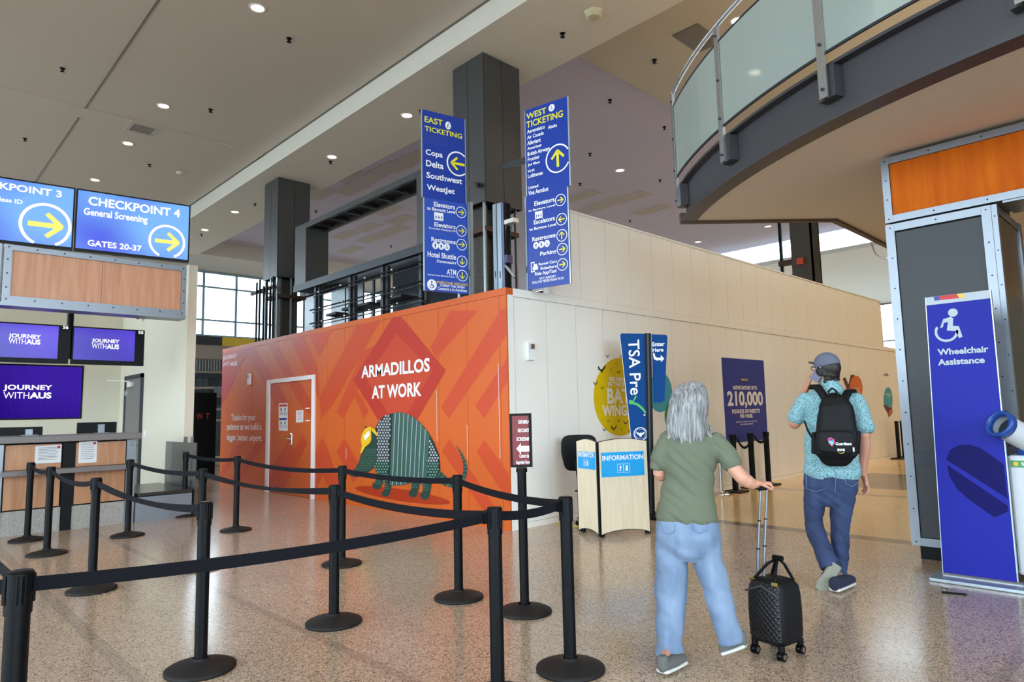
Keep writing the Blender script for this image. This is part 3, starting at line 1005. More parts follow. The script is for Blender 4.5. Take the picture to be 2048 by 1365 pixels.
body = [(288, 705), (310, 662), (350, 615), (415, 592), (480, 582), (540, 592), (600, 625), (660, 680), (715, 748), (760, 830), (795, 920), (806, 1000), (805, 1050), (775, 1110), (735, 1152), (700, 1172), (620, 1155), (580, 1146), (540, 1160), (500, 1168), (440, 1173), (400, 1170), (375, 1148), (330, 1110), (290, 1060), (275, 1010), (296, 900), (300, 800)]
op(ar, A(*body), 0.0075, 2)
mid = [p for p in body if 410 <= p[0] <= 716]


def edge_y(x, top):
    best = None
    for i in range(len(body)):
        a, b = body[i], body[i - 1]
        if (a[0] - x) * (b[0] - x) <= 0 and a[0] != b[0]:
            y_ = a[1] + (b[1] - a[1]) * (x - a[0]) / (b[0] - a[0])
            if best is None or (y_ < best if top else y_ > best):
                best = y_
    return best


n_ = 24
up_ = [(428 + (722 - 428) * i / n_) for i in range(n_ + 1)]
dn_ = [(400 + (698 - 400) * i / n_) for i in range(n_ + 1)]
op(ar, A(*([(x, edge_y(x, True) + 2) for x in up_] + [(x, edge_y(x, False) - 2) for x in dn_[::-1]])), 0.0085, 0)
for k in range(8):
    xt, xb = 448 + k * 34.5, 424 + k * 34.5
    yt, yb = edge_y(xt, True) + 3, edge_y(xb, False) - 3
    op(ar, A((xt - 2.5, yt), (xt + 2.5, yt), (xb + 2.5, yb), (xb - 2.5, yb)), 0.0095, 3)
    yy = yt + 14
    while yy < yb - 10:
        u = (yy - yt) / (yb - yt); xx = xt + (xb - xt) * u
        op(ar, A((xx + 3, yy), (xx + 12, yy + 4), (xx + 3, yy + 12)), 0.0095, 1)
        yy += 24
for row in range(26):
    for col in range(24):
        q = (284 + col * 21.5 + (row % 2) * 10.7, 612 + row * 22.5)
        lx = 420 - (q[1] - 590) * 0.047; rx_ = 726 - (q[1] - 590) * 0.047
        if (q[0] < lx - 8 or q[0] > rx_ + 4) and inside((q[0] - 6, q[1]), body) and inside((q[0] + 5, q[1] - 4), body) and q[1] < 1140:
            mint = q[1] > 985
            op(ar, A(*[(q[0] + 7.5 * math.cos(t), q[1] + 9 * math.sin(t)) for t in [PI / 4 * i for i in range(8)]]), 0.0085, 4 if mint else 3)
head = [(262, 770), (300, 790), (302, 850), (300, 950), (272, 1030), (232, 1062), (200, 1092), (130, 1103), (85, 1092), (77, 1070), (120, 1040), (152, 990), (176, 915), (205, 862), (250, 828)]
op(ar, A(*head), 0.009, 1)
op(ar, A((253, 693), (268, 722), (300, 775), (302, 850), (262, 850), (250, 800)), 0.0095, 1)
op(ar, A((196, 696), (222, 700), (210, 712)), 0.0095, 1)
for row in range(15):
    for col in range(14):
        q = (120 + col * 14 + (row % 2) * 7, 880 + row * 13)
        if inside(q, head) and inside((q[0] + 6, q[1] + 6), head) and inside((q[0] - 6, q[1] - 6), head) and q[1] < 1050:
            op(ar, A(*[(q[0] + 2.6 * math.cos(t), q[1] + 4 * math.sin(t)) for t in [PI / 3 * i for i in range(6)]]), 0.010, 4)
op(ar, A(*[(224 + 5 * math.cos(t), 938 + 8 * math.sin(t)) for t in [PI / 4 * i for i in range(8)]]), 0.0105, 2)
op(ar, A((172, 805), (180, 760), (205, 716), (240, 697), (254, 700), (256, 800), (240, 832), (205, 862), (176, 915), (167, 905), (180, 852)), 0.0105, 5)
op(ar, A((254, 700), (275, 715), (312, 765), (300, 773), (262, 735)), 0.0105, 5)
op(ar, A((193, 775), (235, 732), (244, 765), (205, 810)), 0.0115, 6)
ar.build('printed_armadillo', [M['armgreen'], M['armdark'], M['armblack'], M['armlight'], M['armmint'], M['hat'], M['white'], M['shadow_print']], wall_o)
sk = MB()   # pale scratches where panel edges show
for a, b in (((1442, 460), (1456, 790)), ((1640, 685), (1648, 905)), ((854, 835), (856, 905)), ((1843, 285), (1858, 900))):
    p, q = PO.st(*Z(a)[0]), PO.st(*Z(b)[0])
    sk.rect(PO, p[0] - .004, q[1], p[0] + .004, p[1], 0.0045, 0.005)
sk.build('scratches', M['cream'], wall_o)

# door in the orange face
door = struct(MB().box((DX0 + .078, WY + .001, 0.012), ((DX0 + DX1) / 2 - .03, WY + .05, DZ - .07)).build('door_1', M['orange']), 'orange double door in a white frame in the hoarding')
MB().box(((DX0 + DX1) / 2 - .022, WY + .001, 0.012), (DX1 - .1, WY + .05, DZ - .07)).build('door_leaf', M['orange'], door)
MB().box((DX0 - .055, WY - .03, 0), (DX0 + .075, WY + .06, DZ)).box((DX1 - .10, WY - .03, 0), (DX1, WY + .06, DZ)).box((DX0 + .0755, WY - .0295, DZ - .08), (DX1 - .1005, WY + .06, DZ - .0005)).build('door_frame', M['white'], door)
P1 = PF((0, WY, 0), (1, 0, 0))


def Q(*pts):     # zoom 480..680 x 740..1010
    return [(480 + p[0] / 5.055, 740 + p[1] / 5.055) for p in pts]


nt_ = MB()
nt_.ppoly(P1, Q((393, 340), (484, 338), (484, 616), (393, 616)), 0.003, 0)
nt_.ppoly(P1, Q((399, 352), (478, 348), (478, 372), (399, 374)), 0.004, 1)
nt_.ppoly(P1, Q((399, 490), (474, 487), (474, 509), (399, 511)), 0.004, 2)
for x in (412, 452):
    for y_, h_ in ((385, 32), (525, 28)):
        nt_.ppoly(P1, Q((x, y_), (x + 12, y_), (x + 12, y_ + h_), (x, y_ + h_)), 0.004, 3)
    for y_ in (425, 440, 455, 565, 577):
        nt_.ppoly(P1, Q((x - 10, y_), (x + 24, y_), (x + 24, y_ + 5), (x - 10, y_ + 5)), 0.004, 4)
nt_.build('notice', [M['paper'], M['redp'], M['blue'], M['brown'], M['ink']], door)
nt_ = MB()
nt_.ppoly(P1, Q((568, 412), (643, 408), (641, 532), (567, 534)), 0.003, 0)
for y_ in (425, 437, 455, 468, 485, 498):
    nt_.ppoly(P1, Q((583, y_), (628, y_ - 2), (628, y_ + 4), (583, y_ + 6)), 0.004, 1)
nt_.build('notice', [M['paper'], mat('pink_print', (220, 150, 150), 0.6)], door)
nt_ = MB()
nt_.ppoly(P1, Q((661, 387), (708, 383), (708, 394), (661, 398)), 0.003)
nt_.ppoly(P1, Q((661, 511), (711, 508), (711, 519), (661, 522)), 0.003)
nt_.build('tape_strips', M['white'], door)
h = P1.hit(*Q((520, 700))[0])
MB().bbox((h.x - .05, WY - .015, h.z - .11), (h.x + .03, WY + .02, h.z + .11), 0.012).tube([(h.x - .01, WY - .01, h.z), (h.x - .01, WY - .06, h.z), (h.x - .16, WY - .065, h.z)], 0.012, 8).build('door_handle', M['chrome'], door)
h = P1.hit(*Q((540, 786))[0])
MB().cyl((h.x, WY - .005, h.z), (h.x, WY + .02, h.z), 0.022).build('lock', M['chrome'], door)


def strobe(pf, px, py, label, w=.12, h_=.24):
    c = pf.hit(px, py)
    t = thing('alarm_strobe', c, label, 'alarm', 'small white wall alarm strobes')
    s0, t0 = pf.st(px, py)
    MB().rect(pf, s0 - w / 2, t0 - h_ / 2, s0 + w / 2, t0 + h_ / 2, 0.006, 0.05).build('housing', M['white'], t)
    MB().rect(pf, s0 - w * .3, t0 + h_ * .12, s0 + w * .3, t0 + h_ * .38, 0.05, 0.075).build('lens', M['chrome'], t)


strobe(PO, 501, 759, 'white alarm strobe on the orange hoarding left of the door')
strobe(PW, 1058, 703, 'white alarm strobe on the pale hoarding right of the corner')

# ---- print on the white face
yb = MB()
c_ = PW.st(1242, 793)


def eqp(mb, cx, cy, rx, ry, d, mi=0, pf=PW):
    mb.ppoly(pf, [(cx + rx * math.cos(2 * PI * i / 36), cy + ry * math.sin(2 * PI * i / 36)) for i in range(36)], d, mi)


eqp(yb, 1240, 794, 53, 78, 0.002, 0)


def B(*pts):     # zoom 1000..1400 x 640..1100
    return [(1000 + p[0] / 2.9674, 640 + p[1] / 2.9674) for p in pts]


def bat(mb, x, y_, s, mi, f=B, a=0.0):
    sh = [(-1, -.5), (-.75, -.75), (-.5, -.15), (-.2, .2), (-.05, -.1), (.1, .2), (.4, -.2), (.7, -.8), (1, -.9), (.8, -.1), (.35, .45), (0, 1.0), (-.3, .5), (-.8, .2)]
    mb.ppoly(PW, f(*[(x + s * (u * math.cos(a) - v * math.sin(a)), y_ + s * (u * math.sin(a) + v * math.cos(a))) for u, v in sh]), 0.003, mi)


for x, y_, s in ((638, 215, 10), (603, 292, 24), (566, 377, 14), (606, 404, 10), (688, 260, 7), (657, 295, 6), (703, 310, 11), (718, 215, 8), (618, 652, 11), (644, 603, 7), (704, 600, 9), (675, 642, 18), (746, 611, 14), (722, 650, 6), (770, 662, 9)):
    bat(yb, x, y_, s, 1)
for s_, a, b in (('SEE WINGS', (646, 366), (762, 343)), ('IN THE SKY', (641, 396), (762, 372)), ('BATS', (636, 500), (800, 408)), ('WINGS', (608, 575), (775, 505))):
    yb.ptext(PW, s_, B(a)[0], B(b)[0], 0.0035, 2, bold=0.035)
yb.build('printed_bat_circle', [M['batyellow'], M['armblack'], M['cream']], wall_w)
m_ = MB(); eqp(m_, 1320, 785, 24, 40, 0.002)
m_.build('printed_blue_oval', M['teal'], wall_w)
m_ = MB(); eqp(m_, 1352, 832, 23, 34, 0.0025)
m_.build('printed_green_oval', M['pgreen'], wall_w)


def V(*pts):     # zoom 1380..1820 x 680..1010
    return [(1380 + p[0] / 4.136, 680 + p[1] / 4.136) for p in pts]


m_ = MB()
m_.ppoly(PW, V((258, 146), (607, 172), (643, 825), (300, 858)), 0.004, 0)
for s_, a, b in (("AUSTIN'S BATS EAT UP TO", (352, 411), (551, 384)), ('210,000', (310, 548), (597, 428)), ('POUNDS OF INSECTS', (348, 612), (574, 572)), ('PER WEEK', (414, 648), (518, 614)),
                 ('BATS EAT IN A WEEK WHAT THEY WEIGH', (382, 688), (552, 668)), ('IN A YEAR IN INSECTS', (418, 706), (520, 690))):
    m_.ptext(PW, s_, V(a)[0], V(b)[0], 0.0055, 1, bold=0.035 if s_[0] != 'B' else .01)
m_.ppoly(PW, V((416, 312), (484, 315), (486, 352), (418, 348)), 0.0055, 2)
m_.ptext(PW, 'FUN FACT', V((424, 342))[0], V((478, 322))[0], 0.006, 1)
for x, y_, s in ((461, 283, 14), (400, 332, 9), (505, 344, 7), (405, 292, 4), (425, 290, 4)):
    bat(m_, x, y_, s, 2, V)
m_.build('printed_fact_poster', [M['purple'], M['cream'], M['armblack']], wall_w)
m_ = MB()
eqp(m_, 1712, 778, 13, 26, 0.0035, 0)
m_.ppoly(PW, V((1262, 320), (1285, 310), (1310, 370), (1330, 290), (1362, 292), (1340, 400), (1300, 420)), 0.0025, 1)
eqp(m_, 1776, 800, 9, 25, 0.0035, 2)
m_.ppoly(PW, V((1596, 540), (1625, 540), (1650, 565), (1668, 555), (1674, 600), (1645, 645), (1632, 600)), 0.0045, 1)
m_.ppoly(PW, V((1660, 575), (1676, 580), (1645, 642), (1640, 600)), 0.005, 0)
m_.ppoly(PW, V((1592, 295), (1625, 275), (1645, 300)), 0.003, 3)
for s_, a, b in (('MEXICAN', (1352, 412), (1400, 396)), ('FREE TAILED', (1350, 440), (1406, 424)), ('WINGSPAN', (1612, 458), (1662, 444)), ('UP', (1632, 478), (1648, 464))):
    m_.ptext(PW, s_, V(a)[0], V(b)[0], 0.0055, 4)
m_.build('printed_far_bats', [M['porange'], M['brown'], M['teal'], M['ink'], M['cream']], wall_w)

# ---------------------------------------------------------------- blade signs and their studs
def arrow(mb, pf, c, L, ang, d, mi, w=None):
    """arrow of length L with blunt chevron head"""
    w = w or L * 0.17
    def rot(p):
        return (c[0] + p[0] * math.cos(ang) - p[1] * math.sin(ang), c[1] + p[0] * math.sin(ang) + p[1] * math.cos(ang))
    h = L / 2
    mb.poly(pf, [rot(p) for p in ((-h, -w / 2), (h * .82, -w / 2), (h * .82, w / 2), (-h, w / 2))], d, mi)
    for sgn in (1, -1):
        k = w * 0.72
        pts = [(h, 0), (h - k * 1.0, sgn * -0.0), (-h * .08 - 0 * k, sgn * (h * .78)), (h * .12, sgn * (h * .78 + k * .75)), (h + k * .1, sgn * k * .35)]
        pts = [(h * 1.02, 0), (h * .98 - w * .9, 0), (-h * .05, sgn * h * .72), (-h * .05 + w * .62, sgn * (h * .72 + w * .58)), (h * 1.02, sgn * w * .35)]
        mb.poly(pf, [rot(p) for p in (pts if sgn > 0 else pts[::-1])], d + 0.0003 * (1 + sgn), mi)


def wheelchair(mb, pf, c, r, d, mi, mi2=None):
    """access symbol inside radius r: head, back, seat, wheel arc"""
    x, y_ = c
    mb.ell(pf, (x - .05 * r, y_ + .62 * r), .16 * r, .16 * r, d, mi, 12)
    mb.poly(pf, [(x - .16 * r, y_ + .42 * r), (x + .04 * r, y_ + .42 * r), (x + .08 * r, y_ - .05 * r), (x + .36 * r, y_ - .05 * r), (x + .5 * r, y_ - .5 * r), (x + .34 * r, y_ - .56 * r), (x + .22 * r, y_ - .2 * r), (x - .14 * r, y_ - .2 * r)], d, mi)
    mb.ring(pf, (x - .08 * r, y_ - .25 * r), .44 * r, .44 * r, .12 * r, d, mi, 22, PI * .75, PI * 2.05)


def person_icon(mb, pf, c, h, d, mi, skirt=False):
    x, y_ = c
    mb.ell(pf, (x, y_ + .38 * h), .1 * h, .1 * h, d, mi, 8)
    if skirt:
        mb.poly(pf, [(x - .12 * h, y_ + .25 * h), (x + .12 * h, y_ + .25 * h), (x + .24 * h, y_ - .15 * h), (x + .08 * h, y_ - .15 * h), (x + .08 * h, y_ - .48 * h), (x - .08 * h, y_ - .48 * h), (x - .08 * h, y_ - .15 * h), (x - .24 * h, y_ - .15 * h)], d, mi)
    else:
        mb.poly(pf, [(x - .17 * h, y_ + .25 * h), (x + .17 * h, y_ + .25 * h), (x + .17 * h, y_ - .08 * h), (x + .1 * h, y_ - .08 * h), (x + .1 * h, y_ - .48 * h), (x - .1 * h, y_ - .48 * h), (x - .1 * h, y_ - .08 * h), (x - .17 * h, y_ - .08 * h)], d, mi)


def arrow_disc(pf, c, rx, ry, w, L, ang, parent, a0=0.0, a1=2 * PI, mats=None):
    m = MB().ring(pf, c, rx, ry, w, 0.003, 0, 40, a0, a1)
    arrow(m, pf, c, L, ang, 0.004, 1)
    return m.build('arrow_symbol', mats or [M['white'], M['yellow']], parent)


ICON = [M['white'], M['yellow'], M['gold'], M['bluedk']]
# east sign: stands square to the orange face, faces the ticket hall
EX = -7.05
re_ = ray(3150, 780)
PE = PF((EX, 5.93, 0), (re_.x, re_.y, 0))
east = thing('ticketing_sign', (EX, 5.55, 3.12), 'tall blue EAST TICKETING blade sign at the orange corner', 'sign')
e0, e1 = PE.st(844, 217)[0], PE.st(929, 240)[0]
f0, f1 = PE.st(850, 582)[0], PE.st(936, 588)[0]
ztop, zmid, zbot = (PE.st(844, 217)[1] + PE.st(929, 240)[1]) / 2, PE.st(845, 394)[1], (PE.st(850, 582)[1] + PE.st(936, 588)[1]) / 2
MB().rect(PE, e0, zmid, e1, ztop, -0.02, 0.0).build('upper_board', M['blue'], east)
MB().rect(PE, f0, zbot, f1, zmid, -0.022, -0.002).build('lower_board', M['blue2'], east)
MB().rect(PE, e0 - .012, zmid, e0, ztop, -0.022, 0.002).rect(PE, e1, zmid, e1 + .012, ztop, -0.022, 0.002).rect(PE, f0 - .012, zbot, f0, zmid, -0.024, 0.0).rect(PE, f1, zbot, f1 + .012, zmid, -0.024, 0.0).build('edge_trim', M['galv'], east)


def Ea(*pts):   # zoom 840..940 x 190..400
    return [(840 + p[0] / 6.5, 190 + p[1] / 6.5) for p in pts]


def Eb(*pts):   # zoom 840..940 x 380..600
    return [(840 + p[0] / 6.2, 380 + p[1] / 6.2) for p in pts]


def words(mb, pf, lst, f, d, mi, bold):
    for s_, a, b in lst:
        mb.ptext(pf, s_, f(a)[0], f(b)[0], d, mi, bold)


tx = MB()
words(tx, PE, (('EAST', (58, 350), (292, 330)), ('TICKETING', (60, 465), (545, 510))), Ea, 0.003, 1, 0.02)
words(tx, PE, (('Copa', (73, 775), (293, 770)), ('Delta', (78, 925), (305, 913)), ('Southwest', (83, 1078), (545, 1100)), ('WestJet', (87, 1230), (450, 1235))), Ea, 0.003, 0, 0.02)
c_ = PE.st(*Ea((364, 400))[0]); ic = MB().ell(PE, c_, .045, .058, 0.003, 0)
ic.poly(PE, [(c_[0] - .02, c_[1] - .035), (c_[0] - .008, c_[1] - .035), (c_[0] + .01, c_[1] + .035), (c_[0], c_[1] + .035)], 0.004, 3)
ic.poly(PE, [(c_[0] + .012, c_[1] - .035), (c_[0] + .022, c_[1] - .035), (c_[0] + .01, c_[1] + .005)], 0.004, 3)
ic.build('airport_emblem', ICON, east)
a_, b2 = PE.st(*Ea((66, 625))[0]), PE.st(*Ea((358, 610))[0])
tx.poly(PE, [a_, (b2[0], a_[1]), (b2[0], a_[1] + .15), (a_[0], a_[1] + .15)], 0.003, 3)
c_ = PE.st(*Ea((490, 898))[0])
rr = abs(PE.st(*Ea((345, 870))[0])[0] - c_[0])
k_ = math.acos(min(1, (e1 - c_[0]) / rr))
arrow_disc(PE, c_, rr, rr * 1.03, .022, rr * 1.25, PI, east, k_, 2 * PI - k_)


def row(mb, pf, f, lst, arr, ang, gold=False):
    words(mb, pf, lst, f, 0.003, 0, 0.02)
    if arr:
        c = pf.st(*f(arr)[0])
        arrow_disc(pf, c, .082, .082, .010, .095, ang, east if pf is PE else west)


row(tx, PE, Eb, (('Elevators', (172, 205), (432, 206)), ('to Baggage Level', (86, 245), (436, 258))), (508, 280), 0)
row(tx, PE, Eb, (('Elevators', (178, 452), (440, 452)), ('Across from Checkpoint 2W', (106, 480), (442, 505))), (512, 510), 0)
row(tx, PE, Eb, (('Restrooms', (140, 638), (442, 640)),), (515, 680), 0)
row(tx, PE, Eb, (('Hotel Shuttle', (93, 828), (447, 824)), ('Downstairs', (208, 900), (448, 903))), (521, 888), -PI / 2)
row(tx, PE, Eb, (('ATM', (330, 1050), (447, 995)), ('Across from Baggage Claim 4', (92, 1058), (455, 1075))), (524, 1065), -PI / 2)
words(tx, PE, (('WHEELCHAIR ASSISTANCE', (203, 1160), (592, 1165)),), Eb, 0.003, 2, 0.015)
words(tx, PE, (('Contact Your Airline', (248, 1198), (552, 1200)), ('Contacte a su Aerolinea', (220, 1240), (580, 1245))), Eb, 0.003, 0, 0.015)
c_ = PE.st(*Eb((147, 1178))[0]); ic = MB().ell(PE, c_, .072, .075, 0.003, 0); wheelchair(ic, PE, c_, .07, 0.004, 3); ic.build('pictogram', ICON, east)
for i, x in enumerate((188, 262, 332)):
    c_ = PE.st(*Eb((x, 690 + i * 10))[0]); ic = MB().ell(PE, c_, .046, .05, 0.003, 0, 20)
    (wheelchair(ic, PE, c_, .045, 0.004, 3) if i == 2 else person_icon(ic, PE, c_, .07, 0.004, 3, i == 1))
    ic.build('pictogram', ICON, east)
c_ = PE.st(*Eb((232, 332))[0]); ic = MB().rect(PE, c_[0] - .07, c_[1] - .055, c_[0] + .07, c_[1] + .055, 0.002, 0.003, 0)
for i in range(3):
    person_icon(ic, PE, (c_[0] - .042 + i * .042, c_[1] - .012), .055, 0.004, 3, i == 1)
ic.build('pictogram', ICON, east)
tx.build('lettering', [M['white'], M['yellow'], M['gold'], M['bluedk']], east)

# west sign: runs along the orange face line and reaches past the white face
rw_ = ray(-830, 866)
PWt = PF((-6.2, 6.3, 0), (-rw_.x, -rw_.y, 0))
g0, g1_, h0, h1 = PWt.st(1050, 221)[0], PWt.st(1134, 193)[0], PWt.st(1057, 580)[0], PWt.st(1140, 567)[0]
wt, wm0, wb0 = (PWt.st(1050, 221)[1] + PWt.st(1134, 193)[1]) / 2, PWt.st(1138, 372)[1], (PWt.st(1057, 580)[1] + PWt.st(1140, 567)[1]) / 2
west = thing('ticketing_sign', (-5.82, 6.3, 3.1), 'tall blue WEST TICKETING blade sign over the white corner', 'sign')
MB().rect(PWt, g0, wm0, g1_, wt, -0.02, 0.0).build('upper_board', M['blue'], west)
MB().rect(PWt, h0, wb0, h1, wm0, -0.022, -0.002).build('lower_board', M['blue'], west)
MB().rect(PWt, g0 - .012, wm0, g0, wt, -0.022, 0.002).rect(PWt, g1_, wm0, g1_ + .015, wt, -0.022, 0.002).rect(PWt, h1, wb0, h1 + .015, wm0, -0.024, 0).build('edge_trim', M['galv'], west)


def Wa(*pts):   # zoom 1040..1145 x 190..400
    return [(1040 + p[0] / 6.5, 190 + p[1] / 6.5) for p in pts]


def Wb(*pts):   # zoom 1040..1145 x 370..590
    return [(1040 + p[0] / 6.205, 370 + p[1] / 6.205) for p in pts]


tx = MB()
words(tx, PWt, (('WEST', (84, 325), (342, 160)), ('TICKETING', (86, 435), (558, 195))), Wa, 0.003, 1, 0.02)
words(tx, PWt, (('Aeroméxico', (94, 508), (324, 400)), ('Alaska', (365, 448), (482, 380)), ('Air Canada', (94, 582), (310, 482)), ('Allegiant', (96, 660), (270, 562)), ('American', (98, 722), (280, 640)),
                ('British Airways', (100, 800), (388, 680)), ('Frontier', (102, 868), (256, 790)), ('Jet Blue', (104, 940), (258, 862)), ('KLM', (106, 1012), (186, 958)), ('Lufthansa', (105, 1085), (298, 1000)),
                ('United', (108, 1232), (238, 1160)), ('Viva Aerobus', (110, 1312), (368, 1205))), Wa, 0.003, 0, 0.018)
c_ = PWt.st(*Wa((412, 168))[0]); ic = MB().ell(PWt, c_, .048, .05, 0.003, 0)
ic.poly(PWt, [(c_[0] - .02, c_[1] - .03), (c_[0] - .008, c_[1] - .03), (c_[0] + .01, c_[1] + .03), (c_[0], c_[1] + .03)], 0.004, 3)
ic.poly(PWt, [(c_[0] + .012, c_[1] - .03), (c_[0] + .022, c_[1] - .03), (c_[0] + .01, c_[1] + .005)], 0.004, 3)
ic.build('airport_emblem', ICON, west)
c_ = PWt.st(*Wa((105, 1150))[0]); tx.rect(PWt, c_[0], c_[1] - .03, c_[0] + .14, c_[1] + .04, 0.002, 0.003, 3)
c_ = PWt.st(*Wa((492, 825))[0]); rr = .192
k_ = math.acos(min(1, (g1_ - c_[0]) / rr))
arrow_disc(PWt, c_, rr, rr * 1.03, .02, .235, PI / 2, west, k_, 2 * PI - k_)
row(tx, PWt, Wb, (('Elevators', (180, 265), (430, 165)), ('to Baggage Level', (104, 340), (436, 235))), (502, 188), 0)
row(tx, PWt, Wb, (('Escalators', (173, 495), (432, 399)), ('to Baggage Level', (117, 575), (450, 468))), (516, 427), PI)
row(tx, PWt, Wb, (('Restrooms', (155, 705), (442, 609)),), (520, 628), PI / 2)
row(tx, PWt, Wb, (('Parking', (253, 882), (452, 811)),), (525, 798), 0)
row(tx, PWt, Wb, (('Rental Cars', (234, 1003), (458, 941)), ('Rideshare', (258, 1058), (456, 999)), ('Ride App/Taxi', (188, 1128), (453, 1045))), (528, 988), 0)
words(tx, PWt, (('EXIT AIRPORT', (246, 1178), (447, 1118)), ('FOLLOW PEDESTRIAN PATH', (156, 1232), (545, 1140))), Wb, 0.003, 0, 0.012)
for i, x in enumerate((200, 268, 336)):
    c_ = PWt.st(*Wb((x, 752 - i * 12))[0]); ic = MB().ell(PWt, c_, .044, .048, 0.003, 0, 20)
    (wheelchair(ic, PWt, c_, .043, 0.004, 3) if i == 2 else person_icon(ic, PWt, c_, .066, 0.004, 3, i == 1))
    ic.build('pictogram', ICON, west)
c_ = PWt.st(*Wb((234, 372))[0]); ic = MB().rect(PWt, c_[0] - .06, c_[1] - .05, c_[0] + .06, c_[1] + .05, 0.002, 0.003, 0)
for i in range(3):
    person_icon(ic, PWt, (c_[0] - .036 + i * .036, c_[1] - .012), .05, 0.004, 3, i == 1)
ic.build('pictogram', ICON, west)
c_ = PWt.st(*Wb((160, 1022))[0])
ic = MB()
ic.rect(PWt, c_[0] - .03, c_[1] - .07, c_[0] + .03, c_[1] + .07, 0.002, 0.003, 0).rect(PWt, c_[0] - .02, c_[1] - .055, c_[0] + .02, c_[1] + .055, 0.003, 0.0035, 3)
ic.rect(PWt, c_[0] + .0, c_[1] - .045, c_[0] + .085, c_[1] - .0, 0.0036, 0.004, 0).rect(PWt, c_[0] + .015, c_[1] - .0, c_[0] + .07, c_[1] + .035, 0.0036, 0.004, 0)
ic.build('pictogram', ICON, west)
tx.build('lettering', [M['white'], M['yellow'], M['gold'], M['bluedk']], west)


def stud(x, y, z0, z1, ax, label, parent=None, w=.09):
    """C-section metal stud"""
    m = MB()
    if ax == 'x':
        m.box((x - .02, y, z0), (x + .02, y + .004, z1)).box((x - .02, y, z0), (x - .016, y + w, z1)).box((x + .016, y, z0), (x + .02, y + w, z1))
    else:
        m.box((x - w / 2, y, z0), (x + w / 2, y + .004, z1)).box((x - w / 2, y, z0), (x - w / 2 + .004, y + .04, z1)).box((x + w / 2 - .004, y, z0), (x + w / 2, y + .04, z1))
    t = thing('metal_stud', (x, y, z0), label, 'stud', 'galvanised studs holding the ticketing signs')
    m.build('channel', M['galv'], t)
    s2 = MB()
    for k in range(3):
        z = z0 + (z1 - z0) * (.2 + .28 * k)
        s2.box((x - .008, y - .0015, z), (x + .008, y - .0002, z + .09))
    s2.build('slots', M['black'], t)


stud(-6.99, 5.93, 0.0, 4.46, 'x', 'metal stud running beside the east ticketing sign edge', w=.06)
stud(-6.86, 6.3, 0.0, 4.47, 'y', 'metal stud second from the east ticketing sign', w=.08)
stud(-6.44, 6.0, 0.0, 4.32, 'y', 'metal stud standing over the hoarding corner', w=.09)
stud(-6.26, 6.33, 0.0, 4.43, 'x', 'metal stud running beside the west ticketing sign edge', w=.07)
t = thing('sign_brace', (-7.4, 7.0, 5.35), 'dark brace bar between the west sign and the clad column', 'bracket')
MB().tube([(-6.27, 6.41, 4.98), (-9.35, 8.8, 6.36)], 0.05, flat=(.05, .09)).build('bar', M['steel'], t)
t = thing('sign_brace', (-7.05, 5.91, 4.9), 'dark brace bar behind the east sign to the column', 'bracket')
MB().tube([(-7.16, 6.01, 4.79), (-10.1, 8.8, 6.2)], 0.05, flat=(.05, .09)).build('bar', M['steel'], t)

# ---------------------------------------------------------------- left alcove with the ticket desk
DXF = -11.1                                   # desk front
PD = PF((DXF, 0, 0), (0, 1, 0))
PB = PF((-15.98, 0, 0), (0, 1, 0))            # back wall
PS_ = PF((0, 3.8, 0), (1, 0, 0))              # side wall
o = MB().box((-16.1, -6, 0), (-15.98, 3.8, 4.1)).build('wall_alcove_back', M['plaster']); struct(o)
o = MB().box((-16.1, 3.8, 0), (-11.9, 3.945, 4.13)).build('wall_alcove_side', M['plaster']); struct(o, 'pale side wall ending the ticket desk alcove')
MB().box((-11.905, 3.796, 0), (-11.88, 3.85, 1.2)).box((-11.905, 3.91, 0), (-11.88, 3.949, 1.2)).build('corner_guard', M['chrome'], o)
# side door
d2 = struct(MB().box((-15.42, 3.77, 0.01), (-14.36, 3.80, 2.32)).build('door_2', M['doorgrey']), 'grey side door with closer in the alcove corner')
MB().box((-15.5, 3.755, 0), (-15.42, 3.805, 2.4)).box((-14.36, 3.755, 0), (-14.29, 3.805, 2.4)).box((-15.5, 3.755, 2.32), (-14.29, 3.805, 2.4)).build('door_frame', M['steel'], d2)
MB().bbox((-15.1, 3.70, 2.16), (-14.85, 3.77, 2.26), .01).tube([(-14.95, 3.71, 2.27), (-15.3, 3.4, 2.3)], .012, 6).build('door_closer', M['offwhite'], d2)
MB().cyl((-14.47, 3.77, 1.0), (-14.47, 3.70, 1.0), .02).tube([(-14.47, 3.70, 1.0), (-14.6, 3.69, 1.0)], .011, 8).build('door_handle', M['chrome'], d2)
for z in (.3, 1.1, 2.0):
    MB().box((-15.43, 3.75, z), (-15.39, 3.77, z + .1)).build('hinge', M['chrome'], d2)
c_ = PS_.hit(291, 868)
t = thing('light_switch', c_, 'white switch plate on the alcove side wall by the grey door', 'switch')
MB().bbox((c_.x - .06, 3.785, c_.z - .06), (c_.x + .06, 3.8, c_.z + .06), .003).build('plate', M['white'], t)
c_ = PS_.hit(291, 633)
t = thing('security_camera', c_, 'small dark security camera under the wood header', 'camera')
MB().cyl((c_.x, 3.8, c_.z + .03), (c_.x, 3.7, c_.z + .03), .03).build('mount', M['offwhite'], t)
MB().cyl((c_.x + .15, 3.62, c_.z), (c_.x - .12, 3.72, c_.z + .02), .05).build('camera_body', M['acwhite'], t)
MB().cyl((c_.x - .1, 3.70, c_.z + .01), (c_.x - .2, 3.72, c_.z + .01), .055).build('hood', M['black'], t)

